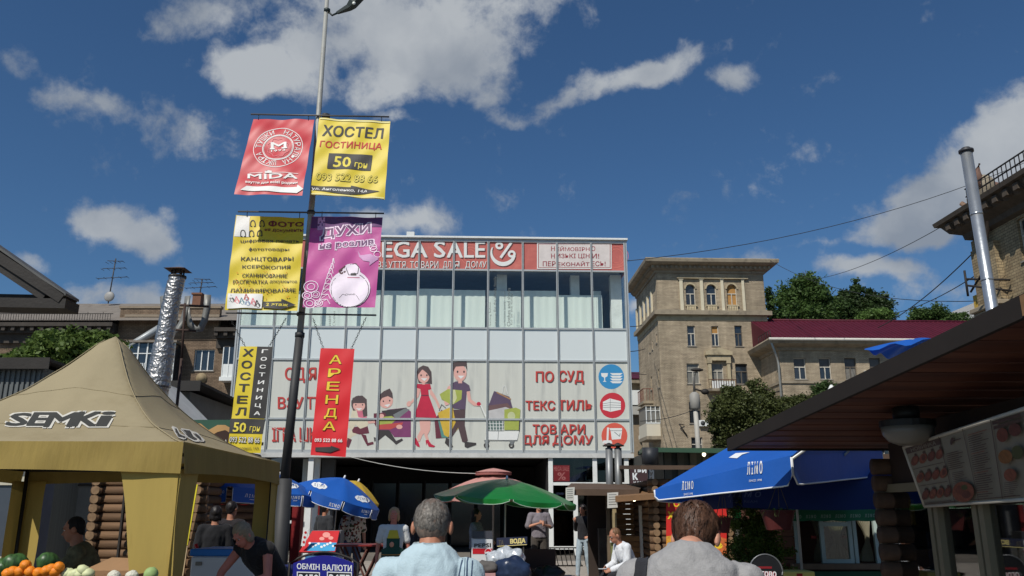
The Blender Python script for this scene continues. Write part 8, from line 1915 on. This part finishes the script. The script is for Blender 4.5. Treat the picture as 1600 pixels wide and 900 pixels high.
mb = MB(); zs_ = Z(880,GY,1300); mb.bb(xg[0]-.1, x1, GY-.18, GY+.05, zs_-.08, zs_); mb.build('window_shelf', M('shelf_wood', (116,96,78), .8, var=.2), gk2)
zv1, zv0 = Z(796,GY-.4,1300), Z(813,GY-.4,1300)
def vfn2(u, v): return Vector((x0+(x1-x0)*u, GY-.42+.01*math.sin(u*30), zv1-(zv1-zv0)*v-.015*abs(math.sin(u*24))*v))
mb = MB(); mb.grid(vfn2, 60, 3); vv = mb.build('valance', M('valance_green', (40,112,78), .7, trans=.15), gk2, fix=False)
d = Draw(mesh_proj(vv), .004, .0003, 6); vg_ = M('valance_letter', (150,178,160), .7)
for k in range(8): a_ = 1236+k*23; quad_text(d, 'Л І М О', [(a_,805-k*.4),(a_+16,804.6-k*.4),(a_+16,810-k*.4),(a_,810.4-k*.4)], vg_, .03)
d.build('valance_print', gk2)
wf = M('kiosk_white_frame', (176,190,184), .5)
def frm(xa, xb, za, zb, nm='window'):
    mb = MB(); f = .06; mb.bb(xa,xa+f,GY-.03,GY+.03,za,zb); mb.bb(xb-f,xb,GY-.03,GY+.03,za,zb); mb.bb(xa+f,xb-f,GY-.03,GY+.03,za,za+f); mb.bb(xa+f,xb-f,GY-.03,GY+.03,zb-f,zb); zm = za+(zb-za)*.5; mb.bb(xa+f,xb-f,GY-.03,GY+.03,zm-.03,zm+.03); w = mb.build(nm, wf, gk2)
    mb = MB(); mb.bb(xa+f*.5,xb-f*.5,GY+.0,GY+.006,za+.03,zb-.03); mb.build('pane', glass_mat('kiosk_pane', (.75,.78,.72), refl=.10) if 'kiosk_pane' not in MATS else MATS['kiosk_pane'], w)
frm(xg[1], xg[2], zs_+.0, 1.95); 
for x_ in (xg[0], xg[2]+.02, xg[3]+.05): mb = MB(); mb.bb(x_, x_+.055, GY-.02, GY+.04, zs_, 1.95); mb.build('window_post', wf, gk2)
cur = M('lace_curtain', (186,180,156), .8, var=.12, vs=3, trans=.3)
def curtain(px0, px1, gather, Yc=GY+.12, lb='', swing=0):
    xa, xb = X(px0,Yc,850), X(px1,Yc,850); zt, zb = 1.95, zs_+.02; zg = zb+.35*(zt-zb)
    def f(u, v):
        z = zt-(zt-zb)*v; w = 1-.72*math.exp(-((z-zg)/.22)**2)-(.25 if z < zg else 0); xc = xa+(xb-xa)*gather
        x = xc+((xa+(xb-xa)*u)-xc)*max(w,.18)+swing*v; return Vector((x, Yc+.04*math.sin(u*38), z))
    mb = MB(); mb.grid(f, 60, 24); return mb.build('curtain', cur, gk2, fix=False)
curtain(1266,1284,.8); curtain(1284,1332,.5,GY+.25); curtain(1336,1364,.75); curtain(1380,1400,.2)
mb = MB(); mb.slab([P(1318,836,GY+.1),P(1327,837,GY+.1),P(1326,841,GY+.1),P(1315,841,GY+.1)], (0,-1,0), .05); mb.build('curtain_tie', M('tie_red', (150,52,44), .7), gk2)
mb = MB(); mb.slab([P(1268,837,GY+.05),P(1276,838,GY+.05),P(1276,842,GY+.05),P(1268,841,GY+.05)], (0,-1,0), .05); mb.build('curtain_tie', MATS['tie_red'], gk2)
mb = MB(); q = P(1216,801,GY+2.5); mb.bb(X(1140,19,800),X(1240,19,800),19,19.3,Z(801,19,1200)-.12,Z(797,19,1200)+.03); o = mb.build('green_gutter', M('bright_green', (60,170,70), .5)); tag(o, 'bright green strip of a roof seen above the thuja bush', 'canopy')
# counter row: yellow crates and round black sign in front of the green kiosk
for i, (a_, b_, c_, Yp, lb, colr) in enumerate(((1158,1181,890,9.0,'yellow crate left of the round black sign',(214,184,30)),(1224,1273,893,9.2,'pale yellow crate with red patch right of the round black sign',(222,206,110)))):
    t = thing('crate', lb, 'crate', ground((a_+b_)/2,Yp), 0, 'yellow crates'); mb = MB(); zt = P((a_+b_)/2,c_,Yp).z; mb.bb(X(a_,Yp,890),X(b_,Yp,890),Yp,Yp+.3,zt-.30,zt); mb.build('crate_body', M('crate_yellow_%d' % i, colr, .5), t, bevel=.01)
    mb = MB(); xm = (X(a_,Yp,890)+X(b_,Yp,890))/2; mb.bb(xm-.03,xm+.03,Yp-.006,Yp-.001,zt-.12,zt-.02); mb.build('crate_label', M('label_red', (180,50,40), .5), t)
    tt = thing('display_table', 'low dark display table under the '+('yellow crate' if i == 0 else 'pale yellow crate'), 'table', ground((a_+b_)/2,Yp+.15), 0); mb = MB(); mb.bb(X(a_,Yp,890)-.05,X(b_,Yp,890)+.05,Yp-.05,Yp+.35,zt-.34,zt-.302); mb.build('tabletop', MATS['bench_brown'], tt)
    for sx in (X(a_,Yp,890),X(b_,Yp,890)): mb = MB(); mb.bb(sx-.02,sx+.02,Yp,Yp+.04,0,zt-.34); mb.build('leg', blk, tt)
rs = thing('round_sign', 'round black advertising sign with red and white lettering at the bottom right', 'sign', ground(1196,8.8), 0)
c = P(1196,893,8.8); rr = 24/FPX*8.8; mb = MB(); mb.tube([c+Vector((0,.02,0)), c-Vector((0,.02,0))], rr, 32, None, False); mb.build('disc', M('disc_black', (30,30,32), .4), rs)
mb = MB(); mb.tube([Vector((c.x+rr*1.02*math.cos(a_), c.y-.02, c.z+rr*1.02*math.sin(a_))) for a_ in [2*PI*q/36 for q in range(37)]], .008, 6); mb.build('disc_rim', M('rim_grey', (110,112,114), .4, .4), rs)
mb = MB(); mb.tube([Vector((c.x,c.y+.01,0)), c-Vector((0,0,rr*.9))], .02, 8); mb.build('stand', blk, rs)
d = Draw(plane_proj(c-Vector((0,.021,0)), c-Vector((1,.021,0)), c-Vector((0,.021,1))), .003, .0004); quad_text(d, 'NORMA', [(1184,885),(1205,886),(1205,889),(1184,888)], MATS['pepsi_red'], .02) if False else d.rect(1184,885,1206,888.5,M('dim_red', (130,30,36), .5)); quad_text(d, 'огово', [(1183,892),(1213,893),(1213,902),(1183,901)], M('letter_pink', (214,120,130), .5), .07); quad_text(d, 'огово', [(1183,892),(1213,893),(1213,902),(1183,901)], badge, .02); d.build('disc_print', rs)
# hanging flower pots
def hpot(px, py, Y, w_, h_, lb, up):
    c = P(px, py, Y); t = thing('hanging_planter', lb, 'plant pot', c, 0, 'hanging planters'); w = w_/FPX*Y/2; h = h_/FPX*Y
    def rp(sx, sy, z): return [c+Vector((sx*math.copysign(abs(math.cos(a_))**.6, math.cos(a_)), sy*math.copysign(abs(math.sin(a_))**.6, math.sin(a_)), z)) for a_ in [2*PI*q/24 for q in range(24)]]
    mb = MB(); mb.loft([rp(w*.72,w*.4,-h/2), rp(w*.98,w*.5,h/2), rp(w*1.04,w*.55,h/2), rp(w*1.04,w*.55,h/2+.02), rp(w*.94,w*.46,h/2+.02), rp(w*.9,w*.42,h/2-.03)], smooth=False); mb.build('pot', M('pot_terracotta', (78,26,24), .6, var=.1), t)
    mb = MB(); tp_ = c+Vector((.03,0,up))
    for sx in (-.6,.1,.7): mb.tube([c+Vector((w*sx,0,h/2)), tp_], .004, 4)
    mb.build('hanger', M('hanger_line', (96,84,70), .7), t)
    rnd = random.Random(int(px)); vs = []; fs = []
    for q in range(38):
        a_ = rnd.uniform(0,2*PI); L_ = rnd.uniform(.10,.26); b0 = c+Vector((rnd.uniform(-.6,.6)*w,rnd.uniform(-.3,.3)*w,h/2)); dr_ = Vector((math.cos(a_), math.sin(a_)*.6, 0)); k_ = len(vs); pw = Vector((-dr_.y, dr_.x, 0))*.008
        for s_ in range(5): u = s_/4; p_ = b0+dr_*L_*u+Vector((0,0,L_*(.9*u-1.1*u*u))); vs += [p_-pw*(1-u*.9), p_+pw*(1-u*.9)]
        for s_ in range(4): fs.append((k_+2*s_,k_+2*s_+1,k_+2*s_+3,k_+2*s_+2))
    mb = MB(); mb.add(vs, fs); mb.build('leaves', leafmat('spider_leaf', (110,140,70), .3, 4), t, fix=False)
hpot(1216,814,9.3,50,26,'terracotta planter with trailing leaves hanging from the blue market parasol',.42)
hpot(1128,822,9.8,28,20,'smaller dark planter hanging behind the head of the man in grey',.45)
# ---- distant street lamp before the tower
sl = thing('street_lamp', 'slim white street lamp with cylindrical box in front of the beige tower', 'street lamp', G(1092,44), 0)
a_ = P(1091,700,44); b_ = P(1086,632,44); c_ = P(1084,590,44); d_ = P(1089,578,44)
mb = MB(); mb.tube([Vector((a_.x+.1,44,0)), a_, b_], [.16,.13,.12], 10); mb.build('pole', M('lamp_white', (176,174,166), .6), sl)
mb = MB(); mb.tube([b_-Vector((0,0,.3)), b_-Vector((0,0,.2)), b_+Vector((0,0,.5)), b_+Vector((0,0,.65))], [.15,.27,.27,.12], 12); mb.build('lamp_box', M('lamp_grey', (150,148,142), .6), sl)
mb = MB(); mb.tube([b_+Vector((0,0,.6)), c_, d_], [.07,.05,.04], 8); mb.build('upper_pole', M('lamp_iron', (104,102,98), .6), sl)
mb = MB(); mb.ell(d_, (.35,.15,.1), 10, 6); mb.tube([c_-Vector((0,0,.6)), c_+Vector((.5,0,-.75))], .05, 6); mb.ell(c_+Vector((.55,0,-.75)), (.22,.15,.16), 8, 6); mb.build('lantern', blk, sl)
# dome-shaped white finial seen below the wing
mb = MB(); c = P(1300,615,40); mb.loft([[c+Vector((r_*math.cos(a_), r_*math.sin(a_), z)) for a_ in [2*PI*q/14 for q in range(14)]] for r_, z in ((.22,-.4),(.24,0),(.17,.22),(.05,.42))]); o = mb.build('white_dome', white_pl); tag(o, 'small white pointed dome peeping over the kiosk roof edge', 'ornament')
mb = MB(); mb.tube([Vector((c.x,40,0)), c-Vector((0,0,.4))], .08, 8); o = mb.build('dome_post', white_pl); tag(o, 'post below the small white pointed dome', 'post')
# white statue-like panel left of centre building and white sign blob
mb = MB(); q = [P(424,717,24),P(441,715,24),P(443,734,24),P(424,734,24)]; mb.slab(q, (0,-1,0), .1); o = mb.build('plain_cream_board', M('cream_panel', (214,208,186), .6), bevel=.01); tag(o, 'rounded cream board behind the tent corner left of the lamp post', 'board')  # plain cream panel without any lettering
mb = MB(); q = P(434,735,24.05); mb.tube([Vector((q.x,24.05,0)), q], .05, 8); o = mb.build('panel_post', pole_m); tag(o, 'thin post carrying the rounded cream panel', 'post')
# red uprights and boxes behind the tent
for i, (a_, b_, c_, d_, Yp, lb, m_) in enumerate(((455,788,469,860,19.5,'dark red vertical panel between lamp post and white posts',MATS['red_doorleaf']),(330,783,346,800,20,'red and white box in the shade under the blue valances',M('box_red', (180,40,40), .5)),(362,783,385,802,20.5,'bright red case beside the shaded customers',MATS['box_red']))):
    mb = MB(); z1_ = P(a_,b_,Yp).z; z0_ = 0 if i == 0 else P(a_,d_,Yp).z; mb.bb(X(a_,Yp,820),X(c_,Yp,820),Yp,Yp+.3,z0_,z1_); o = mb.build('red_case', m_); tag(o, lb, 'case')
for i, Yp in ((1,20),(2,20.5)): pass
mb = MB(); mb.bb(X(318,20.0,820),X(400,20.6,820),19.95,21.0,P(330,800,20).z-.08,P(330,800,20).z-.005); mb.bb(X(322,20.0,820),X(326,20,820),20,20.4,0,P(330,800,20).z-.08); mb.bb(X(390,20.0,820),X(394,20,820),20,20.4,0,P(330,800,20).z-.08); o = mb.build('market_shelf', blk); tag(o, 'dark shelf in the shade behind the customers', 'shelf')
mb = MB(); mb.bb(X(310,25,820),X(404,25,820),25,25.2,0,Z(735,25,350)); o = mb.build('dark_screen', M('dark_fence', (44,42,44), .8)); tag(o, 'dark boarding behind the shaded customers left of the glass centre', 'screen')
